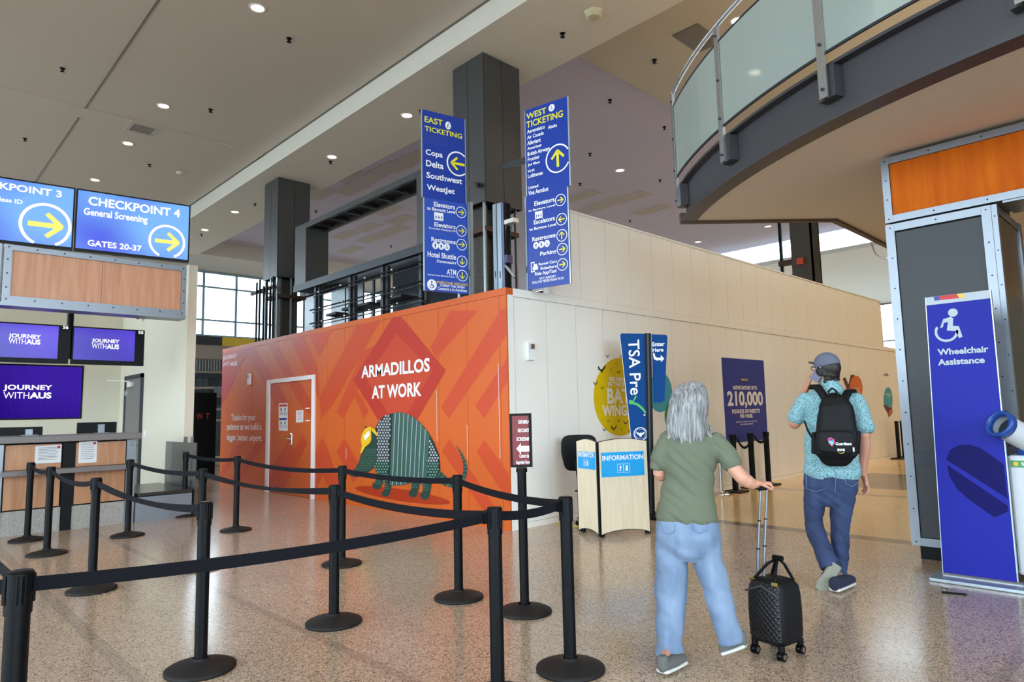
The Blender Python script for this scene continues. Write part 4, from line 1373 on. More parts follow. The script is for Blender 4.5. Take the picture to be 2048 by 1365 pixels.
# header with oak panels in riveted frames
hd = thing('wood_header', (DXF, 1.3, 3.1), 'oak panelled header in riveted metal frames over the ticket desk', 'header')
MB().box((-11.75, -3, 3.12), (-11.06, 3.48, 3.86)).build('header_box', M['offwhite'], hd)
for (ya, yb_) in ((1.165, 3.475), (-1.2, 1.14)):
    z0, z1 = 3.10, 3.885
    MB().box((-11.06, ya, z0), (-10.99, yb_, z0 + .085)).box((-11.06, ya, z1 - .075), (-10.99, yb_, z1)).box((-11.06, ya, z0 + .086), (-10.99, ya + .09, z1 - .076)).box((-11.06, yb_ - .07, z0 + .086), (-10.99, yb_, z1 - .076)).build('panel_frame', M['alu'], hd)
    MB().box((-11.06, ya + .091, z0 + .086), (-11.01, (ya + yb_) / 2 - .0, z1 - .076)).build('oak_panel', M['oak2'], hd)
    MB().box((-11.06, (ya + yb_) / 2 + .004, z0 + .086), (-11.01, yb_ - .071, z1 - .076)).build('oak_panel', M['oak2'], hd)
    rv = MB()
    for i in range(8):
        y = ya + .05 + (yb_ - ya - .1) * i / 7
        for z in (z0 + .04, z1 - .035):
            rv.cyl((-10.99, y, z), (-10.984, y, z), .012, n=8)
    for i in range(3):
        z = z0 + .2 + .19 * i
        for y in (ya + .045, yb_ - .035):
            rv.cyl((-10.99, y, z), (-10.984, y, z), .012, n=8)
    rv.build('rivets', M['steel'], hd)
MB().box((-11.3, -3, 3.05), (-10.97, 3.478, 3.1)).build('lower_rail', M['alu'], hd)

# checkpoint screens
SCR1 = emit('screen_blue_bright', (40, 66, 226), 1.0, (112, 176, 250), 0.9)
SCRW = emit('screen_white', (255, 255, 255), 1.15)
SCRY = emit('screen_yellow', (255, 236, 90), 1.1)
rc_ = ray(2830, 787)
PC = PF((-11.0, 3.5, 0), (rc_.x, rc_.y, 0))
Q_ = lambda *p: PC.st(*p)


def L1(*pts):    # zoom 0..520 x 330..680
    return [(p[0] / 3.9, 330 + p[1] / 3.9) for p in pts]


def screen(name, pf, y0, z0, y1, z1, bez, matl, label, cat, depth=.07, group=None):
    c = pf.at(y0, z0)
    t = thing(name, c, label, cat, group)
    l_, r_, b__, t_ = bez
    MB().rect(pf, y0, z0, y1, z1, -depth, -.004).rect(pf, y0, z0, y1, z0 + b__, -.004, .004).rect(pf, y0, z1 - t_, y1, z1, -.004, .004).rect(pf, y0, z0 + b__, y0 + l_, z1 - t_, -.004, .004).rect(pf, y1 - r_, z0 + b__, y1, z1 - t_, -.004, .004).build('casing', M['black'], t)
    MB().rect(pf, y0 + l_, z0 + b__, y1 - r_, z1 - t_, -.0035, 0.0).build('display', matl, t)
    return t


A0, A1 = (Q_(151, 376)[0] + Q_(150, 497)[0]) / 2, (Q_(381, 412)[0] + Q_(378, 526)[0]) / 2
SZ0, SZ1 = (Q_(152, 500)[1] + Q_(378, 526)[1]) / 2, (Q_(152, 376)[1] + Q_(381, 412)[1]) / 2
s4 = screen('checkpoint_screen', PC, A0, SZ0, A1, SZ1, (.02, .02, .035, .02), SCR1, 'bright blue screen pointing to CHECKPOINT 4', 'screen', .1)
s3 = screen('checkpoint_screen', PC, A0 - .012 - (A1 - A0), SZ0, A0 - .012, SZ1, (.02, .02, .035, .02), SCR1, 'bright blue screen pointing to CHECKPOINT 3, cut by frame', 'screen', .1)
tx = MB()
words(tx, PC, (('CHECKPOINT 4', (688, 312), (1405, 350)), ('General Screening', (652, 388), (1152, 419)), ('GATES 20-37', (682, 630), (1106, 632))), L1, .003, 0, .025)
c_ = PC.st(*L1((1303, 600))[0]); rr = PC.st(*L1((1470, 600))[0])[0] - c_[0]
rr = .26
arrow_disc(PC, c_, rr, rr * 1.03, .035, .34, 0, s4, -PI * .36, PI * 1.36, [SCRW, SCRY])
tx.build('lettering', [SCRW, SCRY], s4)
tx = MB()
words(tx, PC, (('CHECKPOINT 3', (-330, 140), (484, 205)), ('Touchless ID', (-190, 258), (178, 275))), L1, .003, 0, .025)
c_ = PC.st(*L1((355, 470))[0]); rr = .31
arrow_disc(PC, c_, rr, rr * 1.03, .04, .41, 0, s3, -PI * .36, PI * 1.36, [SCRW, SCRY])
tx.build('lettering', [SCRW, SCRY], s3)

# hanging monitors over the desk
SCR2 = emit('screen_violet', (52, 22, 190), .85, (92, 56, 240), .8)


def L2(*pts):    # zoom 0..520 x 630..980
    return [(p[0] / 3.9, 630 + p[1] / 3.9) for p in pts]


def jwa(t, pf, a, b, c, d_):
    tx = MB()
    tx.ptext(pf, 'JOURNEY', L2(a)[0], L2(b)[0], .006, 0, .03)
    m1 = pf.st(*L2(c)[0]); m2 = pf.st(*L2(d_)[0])
    sp = m1[0] + (m2[0] - m1[0]) * .53
    tx.text(pf, 'WITH', m1[0], m1[1], sp, m2[1], .006, 0, .0)
    tx.text(pf, 'AUS', sp + .005, m1[1], m2[0], m2[1], .006, 0, .04)
    tx.build('lettering', SCRW, t)


PM = PF((-12.0, 0, 0), (0, 1, 0))
a, b = PM.st(142, 732), PM.st(290, 661)
mz0, mz1 = 2.37, 2.955
m55 = screen('hanging_monitor', PM, PM.st(142, 730)[0], mz0, PM.st(287, 730)[0], mz1, (.02, .14, .07, .02), SCR2, 'hanging monitor numbered 55 with violet screen', 'screen', .08)
m56 = screen('hanging_monitor', PM, .70, mz0, PM.st(136, 725)[0], mz1, (.02, .14, .07, .02), SCR2, 'hanging monitor numbered 56 with violet screen, left of the pole', 'screen', .08)
jwa(m55, PM, (714, 222), (932, 196), (714, 262), (928, 232))
jwa(m56, PM, (66, 186), (320, 158), (66, 224), (316, 194))
tx = MB(); tx.ptext(PM, '55', L2((1078, 150))[0], L2((1118, 128))[0], .007, 0, .03); tx.build('number', SCRW, m55)
tx = MB(); tx.ptext(PM, '56', L2((490, 110))[0], L2((534, 86))[0], .007, 0, .03); tx.build('number', SCRW, m56)
q = PM.hit(140, 700)
t = thing('monitor_pole', (-12.0, q.y, 3.0), 'black ceiling pole between the two hanging monitors', 'pole')
MB().cyl((-12.07, q.y, 2.45), (-12.07, q.y, 3.9), .045).build('pole', M['black'], t)
MB().box((-12.14, 1.0, 2.62), (-12.09, 3.0, 2.7)).build('cross_bar', M['black'], t)
tvm = screen('wall_television', PB, PB.st(0, 780)[0] - .9, PB.st(163, 838)[1], PB.st(166, 780)[0], PB.st(166, 732)[1], (.03, .03, .03, .03), emit('screen_violet_deep', (48, 18, 168), .75, (76, 44, 214), .6), 'large wall television with violet screen behind the desk', 'television', .06)
jwa(tvm, PB, (24, 597), (408, 550), (24, 654), (402, 606))

# ticket desk
dk = thing('ticket_desk', (DXF, 1.3, 0), 'oak fronted ticket desk with grey countertop and pebble base', 'desk')
MB().box((-11.95, -3, 0.0), (-11.14, 2.74, 1.2)).build('carcass', M['black'], dk)
MB().bbox((-12.0, -3, 1.215), (-11.0, 2.93, 1.305), .01).build('countertop', M['counter'], dk)


def L3(*pts):    # zoom 0..520 x 840..1190
    return [(p[0] / 3.9, 840 + p[1] / 3.9) for p in pts]


def desk_rect(name, a, b, m, d0=-.04, d1=0.0):
    p, q = PD.st(*L3(a)[0]), PD.st(*L3(b)[0])
    return MB().rect(PD, min(p[0], q[0]), min(p[1], q[1]), max(p[0], q[0]), max(p[1], q[1]), d0, d1).build(name, m, dk)


ya, yb_, yc, yd = PD.st(*L3((40, 300))[0])[0], PD.st(*L3((476, 300))[0])[0], PD.st(*L3((590, 300))[0])[0], PD.st(*L3((978, 300))[0])[0]
for y0, y1 in ((ya, yb_), (yc, yd), (ya - 1.3, ya - .12)):
    MB().rect(PD, y0, .86, y1, 1.19, -.04, 0).build('oak_panel', M['oak'], dk)
    MB().rect(PD, y0, .34, y1, .80, -.04, 0).build('oak_panel', M['oak'], dk)
    MB().rect(PD, y0 - .03, .0, y1 + .02, .32, -.05, -.005).build('pebble_base', M['granite'], dk)
MB().rect(PD, yb_ + .02, 0, yc - .02, 1.2, -.04, .004).build('black_post', M['black'], dk)
MB().rect(PD, ya - .11, 0, ya - .02, 1.2, -.04, .006).build('metal_post', M['alu'], dk)
MB().bbox((-11.1, ya - .04, .79), (-10.86, yd, .855), .006).build('bag_ledge', M['counter'], dk)
MB().box((-11.5, yd + .01, 0), (-11.08, yd + .13, 1.21)).build('metal_post', M['alu'], dk)
MB().lathe([(0, 0), (.018, 0), (.018, .006), (0, .006)], (0, 0, 0), 10)
MB().cyl((-11.08, yd + .07, 1.13), (-11.07, yd + .07, 1.13), .022).build('lock', M['chrome'], dk)
for nm, pts in (('notice', ((276, 205), (475, 332))), ('notice', ((616, 172), (752, 332)))):
    a, b = PD.st(*L3(pts[0])[0]), PD.st(*L3(pts[1])[0])
    y0, z1, y1, z0 = a[0], a[1], b[0], b[1]
    m = MB().rect(PD, y0, z0, y1, z1, .001, .004, 0)
    for i in range(9):
        z = z1 - (z1 - z0) * (.14 + .085 * i)
        m.rect(PD, y0 + (y1 - y0) * .12, z, y1 - (y1 - y0) * (.1 + .05 * (i % 3)), z + .006, .004, .005, 1)
    m.rect(PD, y1 - .05, z1 - .045, y1 - .015, z1 - .012, .004, .005, 2)
    m.build('notice', [M['paper'], M['ink'], M['redp']], dk)
# low scale well at the desk end
sw = thing('baggage_scale', (-11.3, 3.3, 0), 'low metal baggage scale well beside the ticket desk end', 'scale')
y0, y1 = yd + .14, 3.66
MB().box((-12.6, y0, 0.0), (-11.02, y1, .36)).build('housing', M['alu'], sw)
MB().bbox((-12.6, y0 + .02, .37), (-11.0, y1, .42), .008).build('platform', M['dgrey'], sw)
MB().box((-12.5, 3.70, 0), (-11.02, 3.72, 1.12)).build('glass_screen', glass_mat('grey_screen', (.62, .66, .66), .5, .03, body=(.34, .36, .36)), sw)
MB().box((-11.5, 3.715, .45), (-11.08, 3.73, .95)).build('poster_back', M['ink'], sw)
# monitors standing on the desk seen from behind
for (pa, pb, lab) in (((155, 846), (233, 868), 'back of the black monitor at the right end of the ticket desk'), ((-8, 856), (85, 872), 'back of the black monitor at the left of the ticket desk')):
    pf = PF((-11.55, 0, 0), (0, 1, 0))
    a, b = pf.st(*pa), pf.st(*pb)
    t = thing('desk_monitor', (-11.55, (a[0] + b[0]) / 2, 1.305), lab, 'monitor')
    MB().bbox((-11.60, a[0], 1.312), (-11.55, b[0], a[1]), .008).build('casing', M['black'], t)
    cy_ = (a[0] + b[0]) / 2 + (.04 if pa[0] > 0 else .1)
    MB().bbox((-11.545, cy_ - .045, 1.305), (-11.48, cy_ + .045, a[1] - .03), .006).build('stand', M['alu'], t)
    MB().bbox((-11.65, cy_ - .1, 1.305), (-11.42, cy_ + .1, 1.32), .004).build('foot', M['alu'], t)

# black hoarding with orange letters, fixtures and bright passage between the alcove and the orange face
bk = thing('advertising_board', (-18.1, 6.35, 0), 'black upright panel with red letters between alcove and hoarding', 'panel')
PK = PF((-18.1, 0, 0), (0, 1, 0))
k0, k1 = PK.st(383, 850)[0], PK.st(432, 850)[0]
MB().box((-18.3, k0 - .25, .02), (-18.1, k1, PK.st(430, 786)[1])).build('board', M['black'], bk)
tx = MB(); tx.ptext(PK, 'W', (393, 839), (406, 827), .003, 0, .02); tx.ptext(PK, 'T', (411, 838), (419, 827), .003, 0, .02)
tx.build('lettering', mat('dull_red_print', (150, 46, 30), .6), bk)
MB().box((-18.6, k0, 0), (-17.9, k0 + .12, .05)).box((-18.6, k1 - .3, 0), (-17.9, k1 - .18, .05)).build('feet', M['black'], bk)
gl = thing('glazed_shopfront', (-26, 8, 0), 'glazed shopfront with pale rails behind the black panel', 'storefront')
MB().box((-26, 4, 3.0), (-25.8, 14, 3.2)).box((-26, 4, 0), (-25.9, 4.1, 3)).box((-26, 9.1, 0), (-25.9, 9.2, 3)).box((-26, 11.5, 0), (-25.9, 11.6, 3)).build('frame', M['steel'], gl)
MB().box((-25.97, 4.1, .1), (-25.96, 14, 3)).build('pane', M['dkwin'], gl)
for z in (1.3, 1.7, 2.2, 2.5):
    MB().tube([(-25.5, 4, z), (-25.2, 14, z + .25)], .05, 6).build('rail', M['concrete'], gl)

# ---------------------------------------------------------------- queue stanchions
SH = .98
def stanchion_proto():
    t = thing('queue_stanchion', (0, 0, 0), '', 'stanchion', 'black retractable belt queue posts')
    MB().lathe([(.001, 0), (.198, 0), (.2, .008), (.198, .018), (.18, .027), (.12, .042), (.06, .054), (.044, .062), (.042, .07)], n=40).build('base', M['rubber'], t)
    MB().cyl((0, 0, .06), (0, 0, .84), .0365, n=24).build('pole', M['black'], t)
    m = MB().cyl((0, 0, .84), (0, 0, SH - .006), .041, n=24).lathe([(.041, SH - .006), (.038, SH), (.001, SH)], n=24)
    for k in range(4):
        a = PI / 2 * k
        c, s_ = math.cos(a), math.sin(a)
        for u in (-.012, .012):
            x, y = c * .041 - s_ * u, s_ * .041 + c * u
            m.cyl((x, y, .875), (x, y, SH - .01), .0035, n=6)
        m.cyl((c * .041, s_ * .041, .875), (c * .041, s_ * .041, SH - .015), .007, n=6)
    m.build('belt_head', M['black'], t)
    return t


proto = stanchion_proto()
posts = dict(
    a1=(-10.54, 1.527, 'queue post nearest the oak desk, left end of its row'), a2=(-9.25, 1.53, 'queue post second from the oak desk in the front row'),
    a3=(-6.98, 1.50, 'queue post in front of the desk with belts to both sides, third in row'), a4=(-4.30, 1.506, 'tall queue post crossed by the nearest belt, strip light reflection beside it'),
    b1=(-9.85, 2.494, 'queue post standing before the desk right end and scale'), b2=(-7.13, 2.47, 'queue post directly behind the post beside the floor reflection'),
    b3=(-4.515, 2.50, 'queue post in the middle with base fully seen, before the armadillo snout'), b4=(-2.70, 2.44, 'near queue post right of centre with base below the frame'),
    c1=(-11.135, 3.593, 'queue post beside the end wall of the alcove'), c2=(-9.12, 3.60, 'queue post in front of the white framed orange door, left side'),
    c3=(-6.187, 3.51, 'queue post half hidden behind the middle post, before the armadillo'), c4=(-4.345, 3.52, 'queue post in front of the armadillo tail'),
    d1=(-2.692, 3.0, 'corner queue post nearest the woman, base fully seen'), e1=(-2.86, .40, 'nearest queue post cut off at the lower left corner'))
ST = {}
for i, (k, (x, y, lab)) in enumerate(posts.items()):
    if i == 0:
        proto.location = (x, y, 0); proto['label'] = lab; ST[k] = proto
    else:
        ST[k] = dup(proto, (x, y, 0), lab)
        ST[k].rotation_euler[2] = random.uniform(-.2, .2) * 0


def belt(k, p2, sag=.03, z=.93, twist=False):
    """webbing from post k to a point or post, a child of post k"""
    a = Vector((posts[k][0], posts[k][1], z))
    b = Vector((posts[p2][0], posts[p2][1], z)) if isinstance(p2, str) else Vector(p2)
    d = (b - a); d.z = 0; L = d.length; d.normalize()
    a2 = a + d * .044; b2 = b - d * .075 if isinstance(p2, str) else b
    n = 14; m = MB(); vs_ = []; fs = []
    nrm = Vector((-d.y, d.x, 0))
    for i in range(n + 1):
        u = i / n
        p = a2.lerp(b2, u); p.z -= sag * 4 * u * (1 - u)
        tw = math.sin(PI * u) * (1.15 if twist else .12)
        up = Vector((0, 0, 1)) * math.cos(tw) + nrm * math.sin(tw)
        h = .0245
        for sgn, off in ((-1, -.0012), (1, -.0012), (1, .0012), (-1, .0012)):
            vs_.append(p + up * (sgn * h) + nrm * off)
    for i in range(n):
        for j in range(4):
            q = (j + 1) % 4
            fs.append((4 * i + j, 4 * i + q, 4 * i + 4 + q, 4 * i + 4 + j))
    m.add(vs_, fs, 0, False)
    m.build('belt', M['belt'], ST[k])
    if isinstance(p2, str):
        PFb = PF(b - d * .06, d)
        MB().rect(PFb, -.018, -.03, .022, .03, -.007, .007).build('belt_clip', M['black'], ST[k])


belt('a1', 'a2', .04); belt('a2', 'a3', .06); belt('a3', 'a4', .05, twist=True)
belt('b1', 'b2', .04); belt('b2', 'b3', .05, twist=True); belt('b3', 'b4', .04)
belt('c1', 'c2', .03); belt('c2', 'c3', .05); belt('c3', 'c4', .03); belt('c4', 'd1', .03)
belt('b4', 'd1', .015); belt('e1', 'b4', .03)
belt('e1', (-4.9, .42, .93), .02); belt('e1', (-3.8, -.9, .93), .02)

# sign post of the general screening lane
sx, sy = -3.679, 3.611
sg = thing('lane_sign_stand', (sx, sy, 0), 'black post with maroon GENERAL SECURITY SCREENING sign', 'sign')
MB().lathe([(.001, 0), (.2, 0), (.203, .008), (.198, .018), (.17, .032), (.08, .055), (.046, .062)], (sx, sy, 0), 40).build('base', M['rubber'], sg)
MB().cyl((sx, sy, .055), (sx, sy, 1.03), .034, n=24).build('pole', M['black'], sg)
MB().cyl((sx, sy, 1.03), (sx, sy, 1.062), .043, n=20).build('collar', M['black'], sg)
vd = Vector((sx, sy, 0)).normalized(); R_ = Vector((vd.y, -vd.x, 0))
PG = PF((sx, sy, 0), R_)


def G(*pts):    # zoom 1000..1400 x 640..1100
    return B(*pts)


w2 = .084
MB().rect(PG, -w2, 1.066, w2, 1.474, -.012, .006).build('sign_back', M['black'], sg)
MB().rect(PG, -w2, 1.066, w2, 1.082, .006, .014).rect(PG, -w2, 1.458, w2, 1.474, .006, .014).rect(PG, -w2, 1.082, -w2 + .016, 1.458, .006, .014).rect(PG, w2 - .022, 1.082, w2, 1.458, .006, .014).build('sign_frame', M['black'], sg)
MB().rect(PG, -w2 + .017, 1.083, w2 - .023, 1.457, .006, .008).build('sign_face', M['maroon'], sg)
tx = MB()
words(tx, PG, (('GENERAL', (108, 618), (182, 595)), ('SECURITY', (106, 668), (186, 645)), ('SCREENING', (98, 720), (194, 696)), ('Control de', (116, 820), (172, 802)), ('Seguridad General', (96, 856), (190, 834))), B, .009, 0, .025)
a, b = PG.st(*B((97, 765))[0]), PG.st(*B((193, 765))[0])
z_ = (a[1] + b[1]) / 2
tx.poly(PG, [(a[0], z_), (a[0] + .035, z_ + .042), (a[0] + .035, z_ + .022), (b[0], z_ + .022), (b[0], z_ - .022), (a[0] + .035, z_ - .022), (a[0] + .035, z_ - .042)], .009)
tx.build('lettering', M['white'], sg)

# ---------------------------------------------------------------- information podium
cC, cL, cR = Vector((-5.084, 6.247, 0)), Vector((-5.527, 6.39, 0)), Vector((-4.805, 6.86, 0))
ip = thing('information_podium', cC, 'pale maple INFORMATION podium with cyan signs', 'podium')


def podium_face(a, b, name, signlabel):
    pf = PF(a, b - a); w = (b - a).length
    if pf.N.dot(-a) < 0:
        pf = PF(b, a - b)
    n = 14
    top = [(w * i / n, 1.105 + .035 * math.sin(PI * i / n)) for i in range(n + 1)]
    bot = [(w * i / n, .02 + .055 * (math.sin(PI * i / n) ** .6 if 0 < i < n else 0)) for i in range(n + 1)]
    inner = lambda P, k: [(min(max(p[0], k), w - k), p[1] + (k if P else -k)) for p in (bot if P else top)]
    # one slab per strip keeps the curved top and the scalloped foot
    m = MB(); e = MB()
    for i in range(n):
        m.slab(pf, [bot[i], bot[i + 1], top[i + 1], top[i]], -.02, 0)
        e.slab(pf, [top[i], top[i + 1], (top[i + 1][0], top[i + 1][1] + .006), (top[i][0], top[i][1] + .006)], -.023, .003)
        e.slab(pf, [(bot[i][0], bot[i][1] - .006), (bot[i + 1][0], bot[i + 1][1] - .006), bot[i + 1], bot[i]], -.023, .003)
    e.rect(pf, -.006, .02, .002, 1.105, -.023, .003); e.rect(pf, w - .002, .02, w + .006, 1.105, -.023, .003)
    m.build(name, M['maple'], ip); e.build('edge_banding', M['black'], ip)
    return pf, w


pr, wr = podium_face(cC, cR, 'front_panel', '')
pl, wl = podium_face(cL, cC, 'side_panel', '')
cB = cL + (cR - cC) * .9
back = MB().box((-5.35, 6.75, .95), (-5.0, 6.9, .99)); 
MB().add([(*(cC * .97 + cB * .03)[:2], .8), (*(cR * .97 + cB * .03)[:2], .8), (*cB[:2], .8), (*(cL * .97 + cB * .03)[:2], .8), (*(cC * .97 + cB * .03)[:2], .83), (*(cR * .97 + cB * .03)[:2], .83), (*cB[:2], .83), (*(cL * .97 + cB * .03)[:2], .83)],
         [(0, 3, 2, 1), (4, 5, 6, 7), (0, 1, 5, 4), (1, 2, 6, 5), (2, 3, 7, 6), (3, 0, 4, 7)]).build('shelf', M['maple'], ip)
for c__ in (cC, cL, cR):
    q = c__ * .9 + cB * .1
    MB().cyl((q.x, q.y, 0), (q.x, q.y, .05), .03, n=12).build('castor', M['black'], ip)


def podium_sign(pf, a, b, words_, q0, q1, nm):
    p, q = pf.st(*B(a)[0]), pf.st(*B(b)[0])
    MB().rect(pf, p[0], q[1], q[0], p[1], .001, .006).build('sign_plate', M['info'], ip)
    tx = MB()
    tx.ptext(pf, 'INFORMATION', B(words_[0])[0], B(words_[1])[0], .008, 0, .025)
    c = pf.st(*B(q0)[0]); u = q1
    for s_ in (0, 1):
        x0_ = c[0] + (s_ - 1) * u
        tx.rect(pf, x0_ + .002, c[1] - u * .6, x0_ + u - .002, c[1] - u * .6 + .003, .007, .008).rect(pf, x0_ + .002, c[1] + u * .6, x0_ + u - .002, c[1] + u * .6 + .003, .007, .008)
        tx.rect(pf, x0_ + .001, c[1] - u * .6, x0_ + .004, c[1] + u * .6, .007, .008).rect(pf, x0_ + u - .004, c[1] - u * .6, x0_ + u - .001, c[1] + u * .6, .007, .008)
        tx.text(pf, '?i'[s_], x0_ + u * .3, c[1] - u * .38, x0_ + u * .7, c[1] + u * .38, .008, 0, .03)
    tx.build('lettering', M['white'], ip)
    rv = MB()
    for x in (p[0] + .03, q[0] - .03):
        for z in (p[1] - .03, q[1] + .03):
            rv.ell(pf, (x, z), .006, .006, .007, 0, 8)
    rv.build('screws', M['tsa'], ip)


podium_sign(pr, (598, 790), (857, 922), ((606, 838), (848, 797)), (732, 882), .085, 'front')
podium_sign(pl, (463, 780), (568, 892), ((467, 812), (560, 790)), (514, 850), .06, 'side')

# office chair behind the podium
ch = thing('office_chair', (-5.85, 6.95, 0), 'black office chair behind the information podium', 'chair')
chx, chy = -5.78, 6.98
PQ = PF((chx - .10, chy - .12, 0), (.62, .78))
m = MB()
pts = []
for a_ in range(24):
    t_ = 2 * PI * a_ / 24
    pts.append((.245 * (abs(math.cos(t_)) ** .45) * (1 if math.cos(t_) > 0 else -1) * (1 - .10 * (1 if math.sin(t_) < 0 else 0)), .93 + .24 * (abs(math.sin(t_)) ** .45) * (1 if math.sin(t_) > 0 else -1)))
m.slab(PQ, pts, -.05, .0)
bo = m.build('backrest', M['black'], ch)
mod = bo.modifiers.new('bevel', 'BEVEL'); mod.width = .018; mod.segments = 3; mod.limit_method = 'ANGLE'
MB().lathe([(.001, .50), (.2, .50), (.235, .53), (.24, .56), (.22, .585), (.001, .59)], (chx + .05, chy + .05, 0), 24).build('seat', M['black'], ch)
MB().cyl((chx + .05, chy + .05, .12), (chx + .05, chy + .05, .5), .03).build('gas_lift', M['black'], ch)
MB().tube([(chx - .0, chy - .0, .49), (chx - .10, chy - .16, .55), (chx - .12, chy - .18, .85)], .022, 8).build('back_bracket', M['black'], ch)
MB().tube([(chx - .1, chy + .0, .44), (chx - .2, chy - .12, .42)], .012, 6).build('lever', M['black'], ch)
for k in range(5):
    a_ = 2 * PI * k / 5 + .4
    ex, ey = chx + .05 + .29 * math.cos(a_), chy + .05 + .29 * math.sin(a_)
    MB().tube([(chx + .05, chy + .05, .13), (ex, ey, .085)], [.028, .018], 8).build('leg', M['black'], ch)
    MB().cyl((ex - .02, ey, .028), (ex + .02, ey, .028), .028, n=14).build('castor', M['black'], ch)
t = thing('floor_cable', (-5.9, 6.6, 0), 'thin yellow cable on the floor under the office chair', 'cable')
MB().tube([(-6.2, 6.7, .006), (-6.0, 6.75, .006), (-5.9, 6.62, .006), (-5.75, 6.7, .006), (-5.6, 6.5, .006)], .006, 6).build('cable', M['gold'], t)

# ---------------------------------------------------------------- tall PreCheck sign
ty = 7.9
vd = Vector((-5.45, ty, 0)).normalized()
PT = PF((-5.47, ty, 0), Vector((vd.y, -vd.x, 0)))
ts = thing('precheck_sign', (-5.47, ty, 0), 'tall blue TSA Pre sign boards on a black post', 'sign')
MB().bbox((-5.8, ty - .22, 0), (-5.15, ty + .22, .05), .01).build('base', M['black'], ts)
p0 = PT.st(1290, 667); p1 = PT.st(1305, 1030)
pt_ = [PT.st(1289, 667), PT.st(1302, 667), PT.st(1310, 1032), PT.st(1297, 1032)]
MB().slab(PT, pt_, -.05, .02).build('post', M['black'], ts)
gm = MB()
gm.slab(PT, [PT.st(1294, 667), PT.st(1297, 667), PT.st(1304, 1032), PT.st(1301, 1032)], .02, .03)
gm.build('groove', M['steel'], ts)
lb = [PT.st(*p) for p in ((1240, 671), (1243, 667), (1289, 668), (1297, 1020), (1290, 1020), (1262, 872))]
MB().slab(PT, lb, -.02, 0).build('left_board', M['tsa'], ts)
MB().slab(PT, [lb[5], PT.st(1261, 872), PT.st(1239.3, 671), lb[0]], -.019, .001).build('edge_trim', M['white'], ts)
rb = [PT.st(*p) for p in ((1303, 669), (1332, 670), (1335, 674), (1329, 800), (1325, 805), (1307, 806))]
MB().slab(PT, rb, -.02, 0).build('right_board', M['tsa'], ts)


def K(*pts):    # zoom 1200..1360 x 640..900
    return [(1200 + p[0] / 5.25, 640 + p[1] / 5.25) for p in pts]


tx = MB()


def vtext(s_, a, b):
    """text turned a quarter clockwise between top-right a and bottom-left b"""
    p, q = PT.st(*K(a)[0]), PT.st(*K(b)[0])
    pv = PF(PT.at(q[0], p[1]), -PT.U, PT.R)      # runs downwards, glyph up = to the right
    vs_, fs = glyphs(s_, .012)[:2]
    wv, hv = p[1] - q[1], p[0] - q[0]
    tx.add([PT.at(q[0] + hv * v[1], p[1] - wv * v[0], .003) for v in vs_], fs, 0)


vtext('TSA Pre', (412, 208), (318, 790))
words(tx, PT, (('Enter', (550, 280), (678, 244)), ('Here', (553, 338), (665, 306))), K, .003, 0, .03)
tx.poly(PT, [PT.st(*p) for p in K((555, 350), (572, 350), (580, 385), (600, 398), (638, 397), (638, 368), (675, 410), (640, 445), (640, 425), (595, 428), (565, 412))], .003)
tx.poly(PT, [PT.st(*p) for p in K((304, 842), (345, 850), (372, 795), (388, 808), (352, 862), (400, 880), (450, 920), (483, 965), (480, 990), (440, 945), (395, 905), (350, 888), (306, 886))], .003, 1)
tx.ell(PT, PT.st(*K((467, 1000))[0]), .012, .012, .003, 0, 10)
c_ = PT.st(*K((425, 1200))[0])
tx.build('lettering', [M['white'], M['green'], M['tsa']], ts)
tx = MB()
tx.ell(PT, c_, .095, .095, .003, 0, 30); tx.ell(PT, c_, .083, .083, .0036, 2, 30); tx.ring(PT, c_, .072, .072, .004, .004, 0, 30)
tx.poly(PT, [(c_[0] + u * .06, c_[1] + v * .06) for u, v in ((-1, .5), (-.5, .35), (-.15, .15), (0, .45), (.15, .15), (.5, .35), (1, .5), (.7, -.1), (.3, -.3), (.2, -.7), (-.2, -.7), (-.3, -.3), (-.7, -.1))], .0042, 0)
tx.build('round_seal', [M['white'], M['green'], M['tsa']], ts)

# ---------------------------------------------------------------- posts beside the white face
tall = thing('rope_post', (-5.97, 10.67, 0), 'polished steel post with a disc base beside the purple poster', 'stanchion')
MB().lathe([(.001, 0), (.19, 0), (.19, .012), (.12, .035), (.03, .06), (.026, .08)], (-5.97, 10.67, 0), 32).build('base', M['chrome'], tall)
MB().cyl((-5.97, 10.67, .07), (-5.97, 10.67, .97), .026, n=16).build('pole', M['chrome'], tall)
MB().cyl((-5.97, 10.67, .95), (-5.97, 10.67, 1.03), .032, n=16).build('belt_head', M['black'], tall)
rp = []
for (x, y, lab) in ((-5.945, 11.12, 'left black post under the purple poster'), (-5.98, 11.85, 'middle black post under the purple poster'), (-5.99, 12.5, 'right black post under the purple poster')):
    t = thing('belt_post', (x, y, 0), lab, 'stanchion', 'black posts in front of the purple poster')
    MB().bbox((x - .17, y - .17, 0), (x + .17, y + .17, .03), .008).build('base', M['rubber'], t)
    MB().bbox((x - .04, y - .04, .03), (x + .04, y + .04, 1.0), .006).build('pole', M['black'], t)
    MB().bbox((x - .045, y - .045, .93), (x + .045, y + .045, 1.01), .006).build('belt_head', M['black'], t)
    rp.append(t)
for i, sag in ((0, .38), (1, .25)):
    a = rp[i].location + Vector((0.05, .05, .95)); b = rp[i + 1].location + Vector((0.05, -.05, .95))
    pts = [a.lerp(b, k / 12) - Vector((0, 0, sag * 4 * (k / 12) * (1 - k / 12) * .5)) for k in range(13)]
    MB().tube(pts, .02, flat=(.004, .05)).build('belt', M['belt'], rp[i])
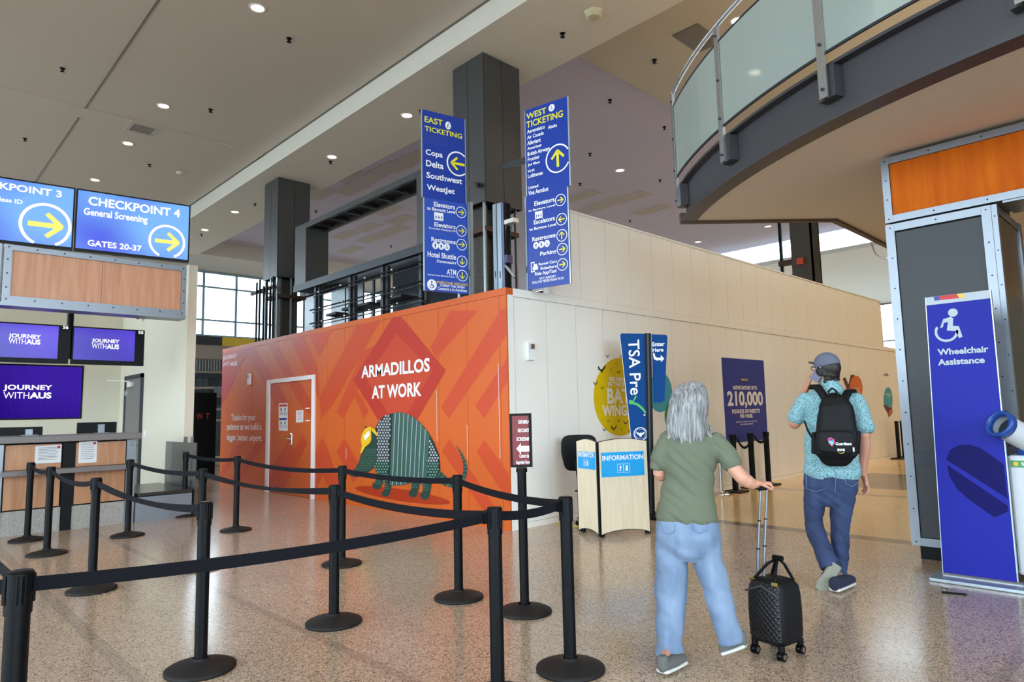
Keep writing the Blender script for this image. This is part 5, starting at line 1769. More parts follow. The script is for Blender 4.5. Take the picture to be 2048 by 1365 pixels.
for (x, y, lab) in ((-6.0, 20.3, 'left of the far black posts beyond the walking man'), (-6.0, 20.75, 'middle of the far black posts beyond the walking man'), (-6.0, 21.1, 'right of the far black posts beyond the walking man')):
    t = thing('belt_post', (x, y, 0), lab, 'stanchion', 'far black posts along the hoarding')
    MB().bbox((x - .17, y - .17, 0), (x + .17, y + .17, .03), .008).build('base', M['rubber'], t)
    MB().bbox((x - .04, y - .04, .03), (x + .04, y + .04, 1.03), .006).build('pole', M['black'], t)

# ---------------------------------------------------------------- panelled pillar, right
PPy = 7.35
PP = PF((0, PPy, 0), (1, 0, 0))
pl_ = thing('panelled_pillar', (-1.7, PPy, 0), 'grey panelled pillar in riveted frames with orange wood header', 'pillar')
X0, X1 = -2.115, -1.235
MB().box((X0 + .05, PPy + .04, .0), (X1 - .05, PPy + 1.1, .12)).build('plinth', M['black'], pl_)
MB().box((X0 + .03, PPy + .02, .12), (X1 - .03, PPy + 1.1, 3.99)).build('core', M['black'], pl_)
MB().box((X0 + .08, PPy - .002, .21), (X1 - .08, PPy + .02, 3.20)).build('grey_panel', M['grey'], pl_)
MB().box((X0 + .08, PPy - .012, .90), (X1 - .08, PPy - .001, 1.02)).build('bumper_rail', M['steel'], pl_)


def frame_rect(x0, z0, x1, z1, w, name='panel_frame'):
    m = MB().box((x0, PPy - .02, z0), (x0 + w, PPy + .03, z1)).box((x1 - w, PPy - .02, z0), (x1, PPy + .03, z1)).box((x0 + w + .001, PPy - .02, z0), (x1 - w - .001, PPy + .03, z0 + w)).box((x0 + w + .001, PPy - .02, z1 - w), (x1 - w - .001, PPy + .03, z1))
    m.build(name, M['alu'], pl_)
    rv = MB(); n = int((z1 - z0) / .33) + 1
    for i in range(n + 1):
        z = z0 + w / 2 + (z1 - z0 - w) * i / n
        for x in (x0 + w / 2, x1 - w / 2):
            rv.cyl((x, PPy - .02, z), (x, PPy - .025, z), .007, n=8)
    n = max(2, int((x1 - x0) / .4))
    for i in range(1, n):
        x = x0 + (x1 - x0) * i / n
        for z in (z0 + w / 2, z1 - w / 2):
            rv.cyl((x, PPy - .02, z), (x, PPy - .025, z), .007, n=8)
    rv.build('rivets', M['black'], pl_)


frame_rect(X0, .13, X1, 3.29, .075)
# left reveal frame of the pillar
MB().box((X0 - .012, PPy - .0, .13), (X0 - .001, PPy + .12, 3.29)).build('edge_trim', M['alu'], pl_)
frame_rect(X0, 3.31, 2.2, 3.985, .07)
MB().box((X0 + .072, PPy - .002, 3.382), (2.12, PPy + .02, 3.913)).build('wood_panel', M['cherry'], pl_)
# dark reflective return panel and its frames
MB().box((X1 + .03, PPy + .056, .15), (X1 + .04, PPy + .98, 3.2)).build('return_panel', M['dgrey'], pl_)
MB().box((X1 + .001, PPy - .01, .13), (X1 + .045, PPy + .055, 3.29)).box((X1 + .0, PPy + .99, .13), (X1 + .055, PPy + 1.09, 3.29)).box((X1 + .02, PPy + .056, 3.21), (X1 + .045, PPy + .98, 3.29)).build('return_frame', M['alu'], pl_)
rv = MB()
for i in range(10):
    z = .3 + i * .32
    rv.cyl((X1 + .024, PPy - .01, z), (X1 + .024, PPy - .015, z), .006, n=8); rv.cyl((X1 + .055, PPy + 1.04, z), (X1 + .06, PPy + 1.04, z), .008, n=8)
rv.build('rivets', M['black'], pl_)
MB().box((X1 + .09, PPy, 3.29), (2.2, PPy + .5, 3.31)).build('lintel', M['alu'], pl_)
MB().box((X0 + .03, PPy + .03, 3.312), (2.18, PPy + .5, 3.985)).build('header_box', M['doorgrey'], pl_)
MB().box((2.2, PPy, 0), (3.2, PPy + 1.1, 3.99)).build('far_leg', M['grey'], pl_)

# wheelchair assistance banner
PA = PF((0, 6.65, 0), (1, 0, 0))
wc = thing('assistance_banner', (-1.45, 6.65, 0), 'tall blue Wheelchair Assistance banner stand', 'sign')
bl = [PA.st(1890, 1157), PA.st(2035, 1181), PA.st(1980, 584), PA.st(1852, 596)]
bl = [(-1.70, .045), (-1.192, .045), (-1.182, 2.41), (-1.648, 2.41)]
MB().slab(PA, bl, -.03, 0).build('board', M['wcblue'], wc)
MB().slab(PA, [(-1.706, .045), (-1.70, .045), (-1.648, 2.41), (-1.654, 2.41)], -.032, .003).slab(PA, [(-1.192, .045), (-1.184, .045), (-1.174, 2.41), (-1.182, 2.41)], -.032, .003).build('edge_trim', M['galv'], wc)
tb = MB()
tb.poly(PA, [(-1.650, 2.34), (-1.1825, 2.34), (-1.182, 2.41), (-1.648, 2.41)], .001, 0)


def Wc(*pts):   # zoom 1740..2048 x 560..1220
    return [(1740 + p[0] / 2.068, 560 + p[1] / 2.068) for p in pts]


for pts, mi in ((((283, 62), (358, 52), (370, 76), (292, 84)), 1), (((358, 52), (386, 50), (397, 74), (370, 76)), 2), (((262, 66), (283, 62), (292, 84), (268, 87)), 3)):
    pts = [PA.st(*p) for p in Wc(*pts)]
    tb.poly(PA, [(p[0], min(max(p[1], 2.341), 2.409)) for p in pts], .002, mi)
tb.build('top_band', [M['armlight'], M['redp'], M['gold'], M['blue']], wc)
dp = MB()
dp.poly(PA, [PA.st(*p) for p in Wc((316, 745), (330, 705), (365, 685), (410, 682), (455, 695), (500, 725), (553, 765), (569, 905))], .001)
dp.poly(PA, [PA.st(*p) for p in Wc((318, 765), (330, 815), (360, 865), (410, 910), (515, 984), (570, 960), (570, 935))], .001)
dp.build('printed_leaf', M['wcdark'], wc)
tx = MB()
words(tx, PA, (('Wheelchair', (281, 313), (490, 280)), ('Assistance', (282, 355), (474, 325))), Wc, .003, 0, .035)
g_ = [PA.st(*p) for p in Wc((343, 136))][0]
tx.build('lettering', M['armlight'], wc)
tx = MB().ell(PA, g_, .036, .036, .003, 0, 18)


def wpoly(*pts):
    tx.poly(PA, [PA.st(*p) for p in Wc(*pts)], .003, 0)


wpoly((303, 163), (335, 153), (345, 160), (343, 190), (368, 192), (383, 235), (370, 242), (352, 212), (318, 210), (323, 175), (306, 178), (302, 196), (290, 200))
c_ = PA.st(*Wc((316, 215))[0])
tx.ring(PA, c_, .088, .088, .02, .003, 0, 30, PI * .80, PI * 2.02)
tx.build('access_symbol', M['armlight'], wc)
MB().bbox((-1.775, 6.50, 0), (-1.12, 6.80, .03), .006).build('base_plate', M['galv'], wc)
MB().cyl((-1.70, 6.66, .03), (-1.15, 6.66, .03), .03).build('hinge', M['alu'], wc)

# portable cooling unit
ac = thing('portable_cooler', (-1.0, 6.95, 0), 'white portable cooling unit with blue ringed duct at the right edge', 'appliance')
MB().bbox((-1.19, 6.72, .10), (-.70, 7.2, 1.05), .02).build('cabinet', M['acwhite'], ac)
PX = PF((0, 6.72, 0), (1, 0, 0))
MB().box((-1.10, 6.82, .02), (-1.05, 6.88, .1)).cyl((-1.12, 6.88, .045), (-1.08, 6.88, .045), .045, n=16).build('castor', M['black'], ac)
MB().cyl((-.78, 7.1, .045), (-.74, 7.1, .045), .045, n=16).cyl((-1.12, 7.1, .045), (-1.08, 7.1, .045), .045, n=16).build('castor', M['black'], ac)
MB().lathe([(.11, 1.04), (.125, 1.06), (.125, 1.10), (.10, 1.13)], (-1.02, 6.84, 0), 24).build('duct_collar', M['acblue'], ac)
na, nb = Vector((-1.18, 6.60, 1.33)), Vector((-1.02, 6.86, 1.10))
mouth = PF((0, 6.47, 0), (1, 0, 0)).hit(1998, 848)
nb2 = Vector((-0.98, 6.84, 1.12)); dirn = (mouth - nb2).normalized()
pts = [nb2 - Vector((0, 0, .06)), nb2, nb2.lerp(mouth, .5), mouth]
m = MB()
L_ = (mouth - nb2).length
m.tube([nb2 - Vector((0, 0, .08))] + [nb2 + dirn * (L_ * k / 20) for k in range(1, 21)], [.10] + [.096 + .003 * (k % 2) for k in range(20)], 22, caps=False)
m.build('duct', M['acwhite'], ac)
m = MB()
x_ = dirn.orthogonal().normalized(); y_ = dirn.cross(x_)
prof = [(.096, -.05), (.108, -.05), (.112, 0), (.106, .015), (.086, .015), (.080, -.04)]
vs_ = []; fs = []
for r, h in prof:
    for i in range(24):
        a_ = 2 * PI * i / 24
        vs_.append(mouth + dirn * h + x_ * r * math.cos(a_) + y_ * r * math.sin(a_))
for k in range(5):
    for i in range(24):
        j = (i + 1) % 24
        fs.append((k * 24 + i, k * 24 + j, (k + 1) * 24 + j, (k + 1) * 24 + i))
m.add(vs_, fs, 0, True); m.build('duct_ring', M['acblue'], ac)
vs_ = [mouth - dirn * .12 + x_ * .094 * math.cos(2 * PI * i / 24) + y_ * .094 * math.sin(2 * PI * i / 24) for i in range(24)]
MB().add(vs_, [tuple(range(24))]).build('duct_interior', M['steel'], ac)
s0, t0 = PX.st(2022, 935); 
MB().rect(PX, s0, t0 - .0, s0 + .3, t0 + .055, .001, .004).build('badge', M['pgreen'], ac)
tx = MB(); tx.text(PX, 'SUNBELT', s0 + .07, t0 + .015, s0 + .25, t0 + .042, .006, 0, .03); tx.ell(PX, (s0 + .035, t0 + .028), .018, .018, .006, 1, 14)
tx.build('lettering', [M['white'], M['gold']], ac)
hs = thing('black_hose', (-.98, 7.0, 1.05), 'coiled black hose on top of the cooling unit', 'hose')
pts = [Vector((-.98 + .09 * math.cos(t_ * .55), 7.08 + .02 * math.sin(t_) * 0 + t_ * .002, 1.16 + .088 * math.sin(t_ * .55))) for t_ in range(0, 36)]
MB().tube(pts, .02, 8).build('hose', M['black'], hs)

pn = thing('pen', floor_pt(1908, 1188), 'black pen lying on the floor by the banner base', 'pen')
a, b = floor_pt(1883, 1185, .008), floor_pt(1932, 1190, .008)
MB().cyl(a, b, .008, n=10).build('barrel', M['black'], pn)
MB().cyl(b, b + (b - a).normalized() * .02, .008, .001, n=10).build('tip', M['steel'], pn)
pn = thing('paper_scrap', floor_pt(1892, 1177), 'small white paper scrap on the floor by the pen', 'paper')
a = floor_pt(1883, 1172); b = floor_pt(1906, 1183)
v = (b - a); w_ = Vector((-v.y, v.x, 0)).normalized() * .02
MB().add([a + w_ + Vector((0, 0, .003)), a - w_ + Vector((0, 0, .003)), b - w_ + Vector((0, 0, .02)), b + w_ + Vector((0, 0, .02)), (a + b) / 2 + w_ + Vector((0, 0, .006)), (a + b) / 2 - w_ + Vector((0, 0, .006))], [(0, 1, 5, 4), (4, 5, 2, 3)]).build('scrap', M['paper'], pn)

# ---------------------------------------------------------------- curved balcony
BZ0, BZ1 = 4.0, 4.53
edge_px = [(1361, 446), (1374, 424), (1400, 396), (1432, 370), (1460, 356), (1500, 330), (1560, 294), (1618, 264), (1700, 217), (1785, 176), (1900, 127), (2048, 68)]
# fit a circle through three of the points
pA, pB, pC = floor_pt(1361, 446, BZ0), floor_pt(1618, 264, BZ0), floor_pt(2048, 68, BZ0)


def circle(a, b, c):
    ax, ay, bx, by, cx, cy_ = a.x, a.y, b.x, b.y, c.x, c.y
    d = 2 * (ax * (by - cy_) + bx * (cy_ - ay) + cx * (ay - by))
    ux = ((ax * ax + ay * ay) * (by - cy_) + (bx * bx + by * by) * (cy_ - ay) + (cx * cx + cy_ * cy_) * (ay - by)) / d
    uy = ((ax * ax + ay * ay) * (cx - bx) + (bx * bx + by * by) * (ax - cx) + (cx * cx + cy_ * cy_) * (bx - ax)) / d
    return Vector((ux, uy, 0)), math.hypot(ax - ux, ay - uy)


CC, CR = circle(pA, pB, pC)
aA = math.atan2(pA.y - CC.y, pA.x - CC.x)
aC = math.atan2(pC.y - CC.y, pC.x - CC.x)
if aA < 0: aA += 2 * PI
if aC < 0: aC += 2 * PI
aE = aC + (aC - aA) * .75


def arc(u, r=0.0, z=0.0):
    a_ = aA + (aE - aA) * u
    return Vector((CC.x + (CR + r) * math.cos(a_), CC.y + (CR + r) * math.sin(a_), z))


NA = 64
k1, k2 = floor_pt(1668, 442, BZ0), Vector((-3.0, 20.0, 0))
slab_pts = [arc(i / NA, -.16) for i in range(NA + 1)]
endp = slab_pts[-1]
k2 = floor_pt(1778, 495, BZ0)
dd = (k2 - k1).normalized(); k3 = k1 + dd * 11
outline = slab_pts + [Vector((6, endp.y + .5, 0)), Vector((6, 20.3, 0)), Vector((k3.x, 20.3, 0)), k1]
vs_ = [(p.x, p.y, BZ0 + .02) for p in outline] + [(p.x, p.y, BZ1 - .03) for p in outline]
n = len(outline)
balc = MB().add(vs_, [tuple(range(n - 1, -1, -1)), tuple(range(n, 2 * n))] + [(i, (i + 1) % n, n + (i + 1) % n, n + i) for i in range(n)]).build('ceiling_balcony', mat('balcony_soffit', (232, 224, 212), .85, var=.02))
struct(balc, 'curved balcony deck with a smooth plaster underside')
# curved I-beam edge
bm_ = MB()
secs = [(-.20, BZ0), (.0, BZ0), (.0, BZ0 + .03), (-.085, BZ0 + .03), (-.085, BZ1 - .03), (.0, BZ1 - .03), (.0, BZ1), (-.20, BZ1), (-.20, BZ1 - .03), (-.10, BZ1 - .03), (-.10, BZ0 + .03), (-.20, BZ0 + .03)]
vs_ = []; fs = []
for i in range(NA + 1):
    for r, z in secs:
        vs_.append(arc(i / NA, r, z))
m_s = len(secs)
for i in range(NA):
    for j in range(m_s):
        q = (j + 1) % m_s
        fs.append((i * m_s + j, i * m_s + q, (i + 1) * m_s + q, (i + 1) * m_s + j))
bm_.add(vs_, fs, 0, False)
bm_.add(vs_[:m_s], [tuple(range(m_s))])
bm_.build('curved_beam', M['beam'], balc)
# straight trims along the back edges
for a, b in ((pA, k1), (k1, k3)):
    d_ = (b - a); d_.z = 0; d_.normalize()
    MB().tube([(a.x, a.y, BZ0 + .06), (b.x, b.y, BZ0 + .06)], .1, flat=(.08, .14)).build('edge_trim', mat('brown_trim', (92, 76, 66), .6), balc)

# posts, glass panels, handrail
gr = thing('balcony_railing', (CC.x, CC.y, BZ1), 'curved balcony railing with frosted glass panels and steel posts', 'railing')
PZ0, PZ1 = 4.20, 5.80
us = []
for p in ((1356, 402), (1437, 310), (1640, 178)):
    q = floor_pt(p[0], p[1], 4.28)
    a_ = math.atan2(q.y - CC.y, q.x - CC.x)
    if a_ < 0: a_ += 2 * PI
    us.append((a_ - aA) / (aE - aA))
us[0] = max(us[0], .004)
stp = (us[2] - us[1])
us = us[:3] + [us[2] + stp * k for k in range(1, 9) if us[2] + stp * k < 1]
for i, u in enumerate(us):
    p = arc(u, .02); q = arc(u, .06)
    ra = (arc(u, 1) - arc(u, 0)); tdir = Vector((-ra.y, ra.x, 0))
    PFp = PF(arc(u, .0), tdir if (tdir.cross(Vector((0, 0, 1)))).dot(ra) > 0 else -tdir)
    pf = PFp
    post = MB()
    post.rect(pf, -.045, PZ0, .045, PZ1, .055, .065).rect(pf, -.022, PZ0, -.016, PZ1, .02, .055).rect(pf, .016, PZ0, .022, PZ1, .02, .055)
    post.build('post', M['rail'], gr)
    MB().rect(pf, -.09, PZ0 + .0, .09, BZ1 - .04, -.08, .02).build('bracket', M['beam'], gr)
    bl_ = MB()
    for z in (PZ0 + .08, PZ0 + .5, PZ0 + .95, PZ1 - .12):
        bl_.cyl(pf.at(0, z, .065), pf.at(0, z, .08), .014, n=10)
    bl_.build('bolts', M['steel'], gr)
us2 = us
for i in range(len(us2) - 1):
    ua, ub = us2[i] + .004, us2[i + 1] - .004
    m = MB(); vs_ = []; fs = []
    for k in range(7):
        u = ua + (ub - ua) * k / 6
        for r, z in ((.035, BZ1 + .09), (.035, PZ1 - .20), (.045, PZ1 - .20), (.045, BZ1 + .09)):
            vs_.append(arc(u, r, z))
    for k in range(6):
        for j in range(4):
            q = (j + 1) % 4
            fs.append((k * 4 + j, k * 4 + q, k * 4 + 4 + q, k * 4 + 4 + j))
    m.add(vs_, fs); m.add(vs_[:4], [(0, 1, 2, 3)]); m.add(vs_[-4:], [(3, 2, 1, 0)])
    m.build('glass_panel', M['frost'], gr)
    for z, nm in ((BZ1 + .08, 'lower_channel'), (PZ1 - .195, 'upper_channel')):
        MB().tube([arc(ua + (ub - ua) * k / 6, .04, z) for k in range(7)], .012, 6, flat=(.022, .022)).build(nm, M['steel'], gr)
MB().tube([arc(us[0] + (1 - us[0]) * k / 60, .03, PZ1 + .03) for k in range(61)], .028, 12).build('handrail', M['rail'], gr)

t = thing('hanging_cable', k2, 'thin pale cable looping from the balcony edge to the pillar', 'cable')
ca, cb_ = floor_pt(1741, 484, BZ0), PP.hit(1774, 516)
MB().tube([ca, ca.lerp(cb_, .35) - Vector((0, 0, .12)), ca.lerp(cb_, .7) - Vector((0, 0, .08)), cb_], .012, 6).build('cable', M['cream'], t)

# ---------------------------------------------------------------- people: lofted and fused bodies
from mathutils import noise as mnoise


def loft(bm_, pts, sizes, side, n=20, cap=True, power=2.0):
    """closed loft through points; sizes = (half width along side, half depth) per point"""
    pts = [Vector(p) for p in pts]
    k = len(pts)
    side = Vector(side)
    rings = []
    for i, p in enumerate(pts):
        t = (pts[min(i + 1, k - 1)] - pts[max(i - 1, 0)]).normalized()
        x = (side - t * side.dot(t))
        x = x.normalized() if x.length > 1e-4 else t.orthogonal().normalized()
        y = t.cross(x)
        a, b = sizes[i] if isinstance(sizes[i], (tuple, list)) else (sizes[i], sizes[i])
        rings.append((p, x, y, a, b, t))
    full = []
    if cap:
        p, x, y, a, b, t = rings[0]; r = min(a, b)
        for s_ in (.25, .6, .88):
            f = math.sqrt(1 - (1 - s_) ** 2)
            full.append((p - t * r * (1 - s_) * .9, x, y, a * f, b * f))
    full += [(r_[0], r_[1], r_[2], r_[3], r_[4]) for r_ in rings]
    if cap:
        p, x, y, a, b, t = rings[-1]; r = min(a, b)
        for s_ in (.88, .6, .25):
            f = math.sqrt(1 - (1 - s_) ** 2)
            full.append((p + t * r * (1 - s_) * .9, x, y, a * f, b * f))
    vs_ = []
    e = 2 / power
    for p, x, y, a, b in full:
        row_ = []
        for j in range(n):
            th = 2 * PI * j / n
            c, s_ = math.cos(th), math.sin(th)
            cc = math.copysign(abs(c) ** e, c); ss = math.copysign(abs(s_) ** e, s_)
            row_.append(bm_.verts.new(p + x * (a * cc) + y * (b * ss)))
        vs_.append(row_)
    for i in range(len(vs_) - 1):
        for j in range(n):
            q = (j + 1) % n
            bm_.faces.new((vs_[i][j], vs_[i][q], vs_[i + 1][q], vs_[i + 1][j]))
    bm_.faces.new(vs_[0][::-1]); bm_.faces.new(vs_[-1])


def ball(bm_, c, rx, ry, rz, R=(1, 0, 0), Fw=(0, 1, 0), n=16):
    R = Vector(R).normalized(); Fw = Vector(Fw).normalized(); U = R.cross(Fw)
    m = bmesh.ops.create_uvsphere(bm_, u_segments=n, v_segments=n // 2 + 2, radius=1)
    for v in m['verts']:
        q = v.co.copy()
        v.co = Vector(c) + R * (q.x * rx) + Fw * (q.y * ry) + U * (q.z * rz)


def fuse(bm_, name, voxel, m, parent=None, smooth=3, disp=None):
    bmesh.ops.recalc_face_normals(bm_, faces=bm_.faces)
    me = D.meshes.new(name)
    bm_.to_mesh(me); bm_.free()
    o = D.objects.new(name, me); C.objects.link(o)
    r = o.modifiers.new('r', 'REMESH'); r.mode = 'VOXEL'; r.voxel_size = voxel; r.use_smooth_shade = True
    if smooth:
        s_ = o.modifiers.new('s', 'SMOOTH'); s_.iterations = smooth; s_.factor = .5
    dg = bpy.context.evaluated_depsgraph_get(); dg.update()
    me2 = D.meshes.new_from_object(o.evaluated_get(dg))
    D.objects.remove(o)
    me2.name = name
    if disp:
        nr = [v.normal.copy() for v in me2.vertices]
        for v, n_ in zip(me2.vertices, nr):
            v.co += n_ * disp(v.co)
    off = origin(parent)
    for v in me2.vertices:
        v.co -= off
    me2.polygons.foreach_set('use_smooth', [True] * len(me2.polygons))
    me2.materials.clear(); me2.materials.append(m)
    me2.update()
    return link(me2, name, parent)


def folds(amp, sx, sz, seed=0.0, diag=0.0):
    def f(p):
        q = Vector((p.x * sx + seed, p.y * sx, (p.z + diag * (p.x + p.y)) * sz))
        v = mnoise.noise(q)
        v2 = mnoise.noise(q * 2.1)
        return amp * (v + .4 * v2 - .5 * abs(v))
    return f


def hand(bm_, w, d, nn, curl, side, s=1.0):
    """wrist, direction to the knuckles, palm normal, curl per joint, thumb side"""
    d = Vector(d).normalized(); nn = Vector(nn); nn = (nn - d * nn.dot(d)).normalized(); t = d.cross(nn) * side
    w = Vector(w)
    loft(bm_, [w - d * .02, w + d * .02 * s, w + d * .055 * s, w + d * .088 * s], [(.026 * s, .021 * s), (.033 * s, .018 * s), (.041 * s, .016 * s), (.040 * s, .013 * s)], t, 14)
    for k, L in ((1.0, .068), (.34, .076), (-.34, .071), (-1.0, .056)):
        p = w + d * .084 * s + t * (.030 * k * s); dr = (d + t * .10 * k).normalized()
        pts = [p - dr * .012]; rs = [.0095 * s]
        for j, f in enumerate((.45, .32, .27)):
            c_ = curl * (.75 if j == 0 else 1.0)
            dr = (Matrix.Rotation(c_, 3, nn.cross(d).normalized() * -1) @ dr) if False else (dr * math.cos(c_) + nn * math.sin(c_) if j == 0 else dr * math.cos(c_) + (nn * (d.dot(dr)) - d * (nn.dot(dr))).normalized() * math.sin(c_)).normalized()
            p = p + dr * (L * f * s)
            pts.append(p); rs.append((.0092 - .0008 * j) * s)
        loft(bm_, pts, rs, t, 10)
    p = w + d * .022 * s + t * .030 * s
    dr = (d * .62 + t * .66 + nn * .35).normalized()
    p2 = p + dr * .042 * s
    dr2 = (d * .85 + t * .15 + nn * .45).normalized()
    loft(bm_, [p - dr * .015, p, p2, p2 + dr2 * .03 * s], [.013 * s, .013 * s, .0105 * s, .0085 * s], nn, 10)


def head(bm_, c, fwd, s=1.0, ears=True):
    """skull, jaw, nose, lips, ears; c is the centre of the head, fwd where the face looks"""
    U = Vector((0, 0, 1)); fwd = Vector(fwd).normalized(); R = fwd.cross(U).normalized(); U = R.cross(fwd)
    c = Vector(c)
    ball(bm_, c + U * .02 * s - fwd * .012 * s, .074 * s, .094 * s, .098 * s, R, fwd, 24)
    loft(bm_, [c + U * .03 * s + fwd * .03 * s, c - U * .03 * s + fwd * .035 * s, c - U * .075 * s + fwd * .045 * s, c - U * .108 * s + fwd * .058 * s], [(.066 * s, .056 * s), (.060 * s, .054 * s), (.048 * s, .044 * s), (.026 * s, .022 * s)], R, 20)
    loft(bm_, [c + U * .018 * s + fwd * .084 * s, c - U * .005 * s + fwd * .096 * s, c - U * .024 * s + fwd * .106 * s], [(.009 * s, .010 * s), (.011 * s, .012 * s), (.016 * s, .011 * s)], R, 10)
    ball(bm_, c - U * .052 * s + fwd * .089 * s, .022 * s, .011 * s, .010 * s, R, fwd, 10)
    ball(bm_, c + U * .030 * s + fwd * .080 * s, .052 * s, .014 * s, .010 * s, R, fwd, 12)
    for k in (1, -1):
        ball(bm_, c - U * .015 * s + R * (.046 * k * s) + fwd * .052 * s, .024 * s, .026 * s, .026 * s, R, fwd, 10)
        if ears:
            ball(bm_, c - U * .002 * s + R * (.076 * k * s) - fwd * .012 * s, .009 * s, .018 * s, .031 * s, R, fwd, 10)
    return R, fwd, U


def eyes(parent, c, R, fwd, U, s=1.0):
    for k in (1, -1):
        b = bmesh.new(); q = c + U * .012 * s + R * (.032 * k * s) + fwd * .079 * s
        ball(b, q, .012 * s, .008 * s, .008 * s, R, fwd, 12)
        me = D.meshes.new('eye'); b.to_mesh(me); b.free()
        off = origin(parent)
        for v in me.vertices: v.co -= off
        me.materials.append(M['white'])
        e = link(me, 'eye', parent)
        b = bmesh.new(); ball(b, q + fwd * .005 * s, .0055 * s, .004 * s, .0055 * s, R, fwd, 10)
        me = D.meshes.new('iris'); b.to_mesh(me); b.free()
        for v in me.vertices: v.co -= off
        me.materials.append(M['black']); link(me, 'iris', e)


def edges(pf, rows, k=0.0):
    """rows of (py, px left, px right, half depth, depth offset) -> centres and sizes on the body plane"""
    pts, sz = [], []
    for r in rows:
        py, xl, xr, hd_ = r[:4]
        d = r[4] if len(r) > 4 else 0.0
        q = pf.shift(d)
        a, b = q.hit(xl, py), q.hit(xr, py)
        pts.append((a + b) / 2); sz.append(((a - b).length / 2, hd_))
    return pts, sz


skin = mat('skin', (196, 138, 116), .5, var=.05, scale=9)
skin2 = mat('skin_fair', (200, 146, 124), .5, var=.06, scale=9)
skin.node_tree.nodes['Principled BSDF'].inputs['Subsurface Weight'].default_value = .1


def streak_mat(name, c1, c2, rough, sc):
    m = wood_mat(name, c1, c2, rough, sc, 3.0)
    return m


def weave(name, c1, c2, rough=.85):
    return wood_mat(name, c1, c2, rough, (3, 3, 1.2), 3.0)


# ---- the woman
wb_ = Vector((-2.29, 3.52, 0)); vd = wb_.normalized()
Rw = Vector((vd.y, -vd.x, 0)); Nw = -vd
PWm = PF(wb_, Rw)


def w_(px, py, d=0.0):
    return PWm.shift(d).hit(px, py)


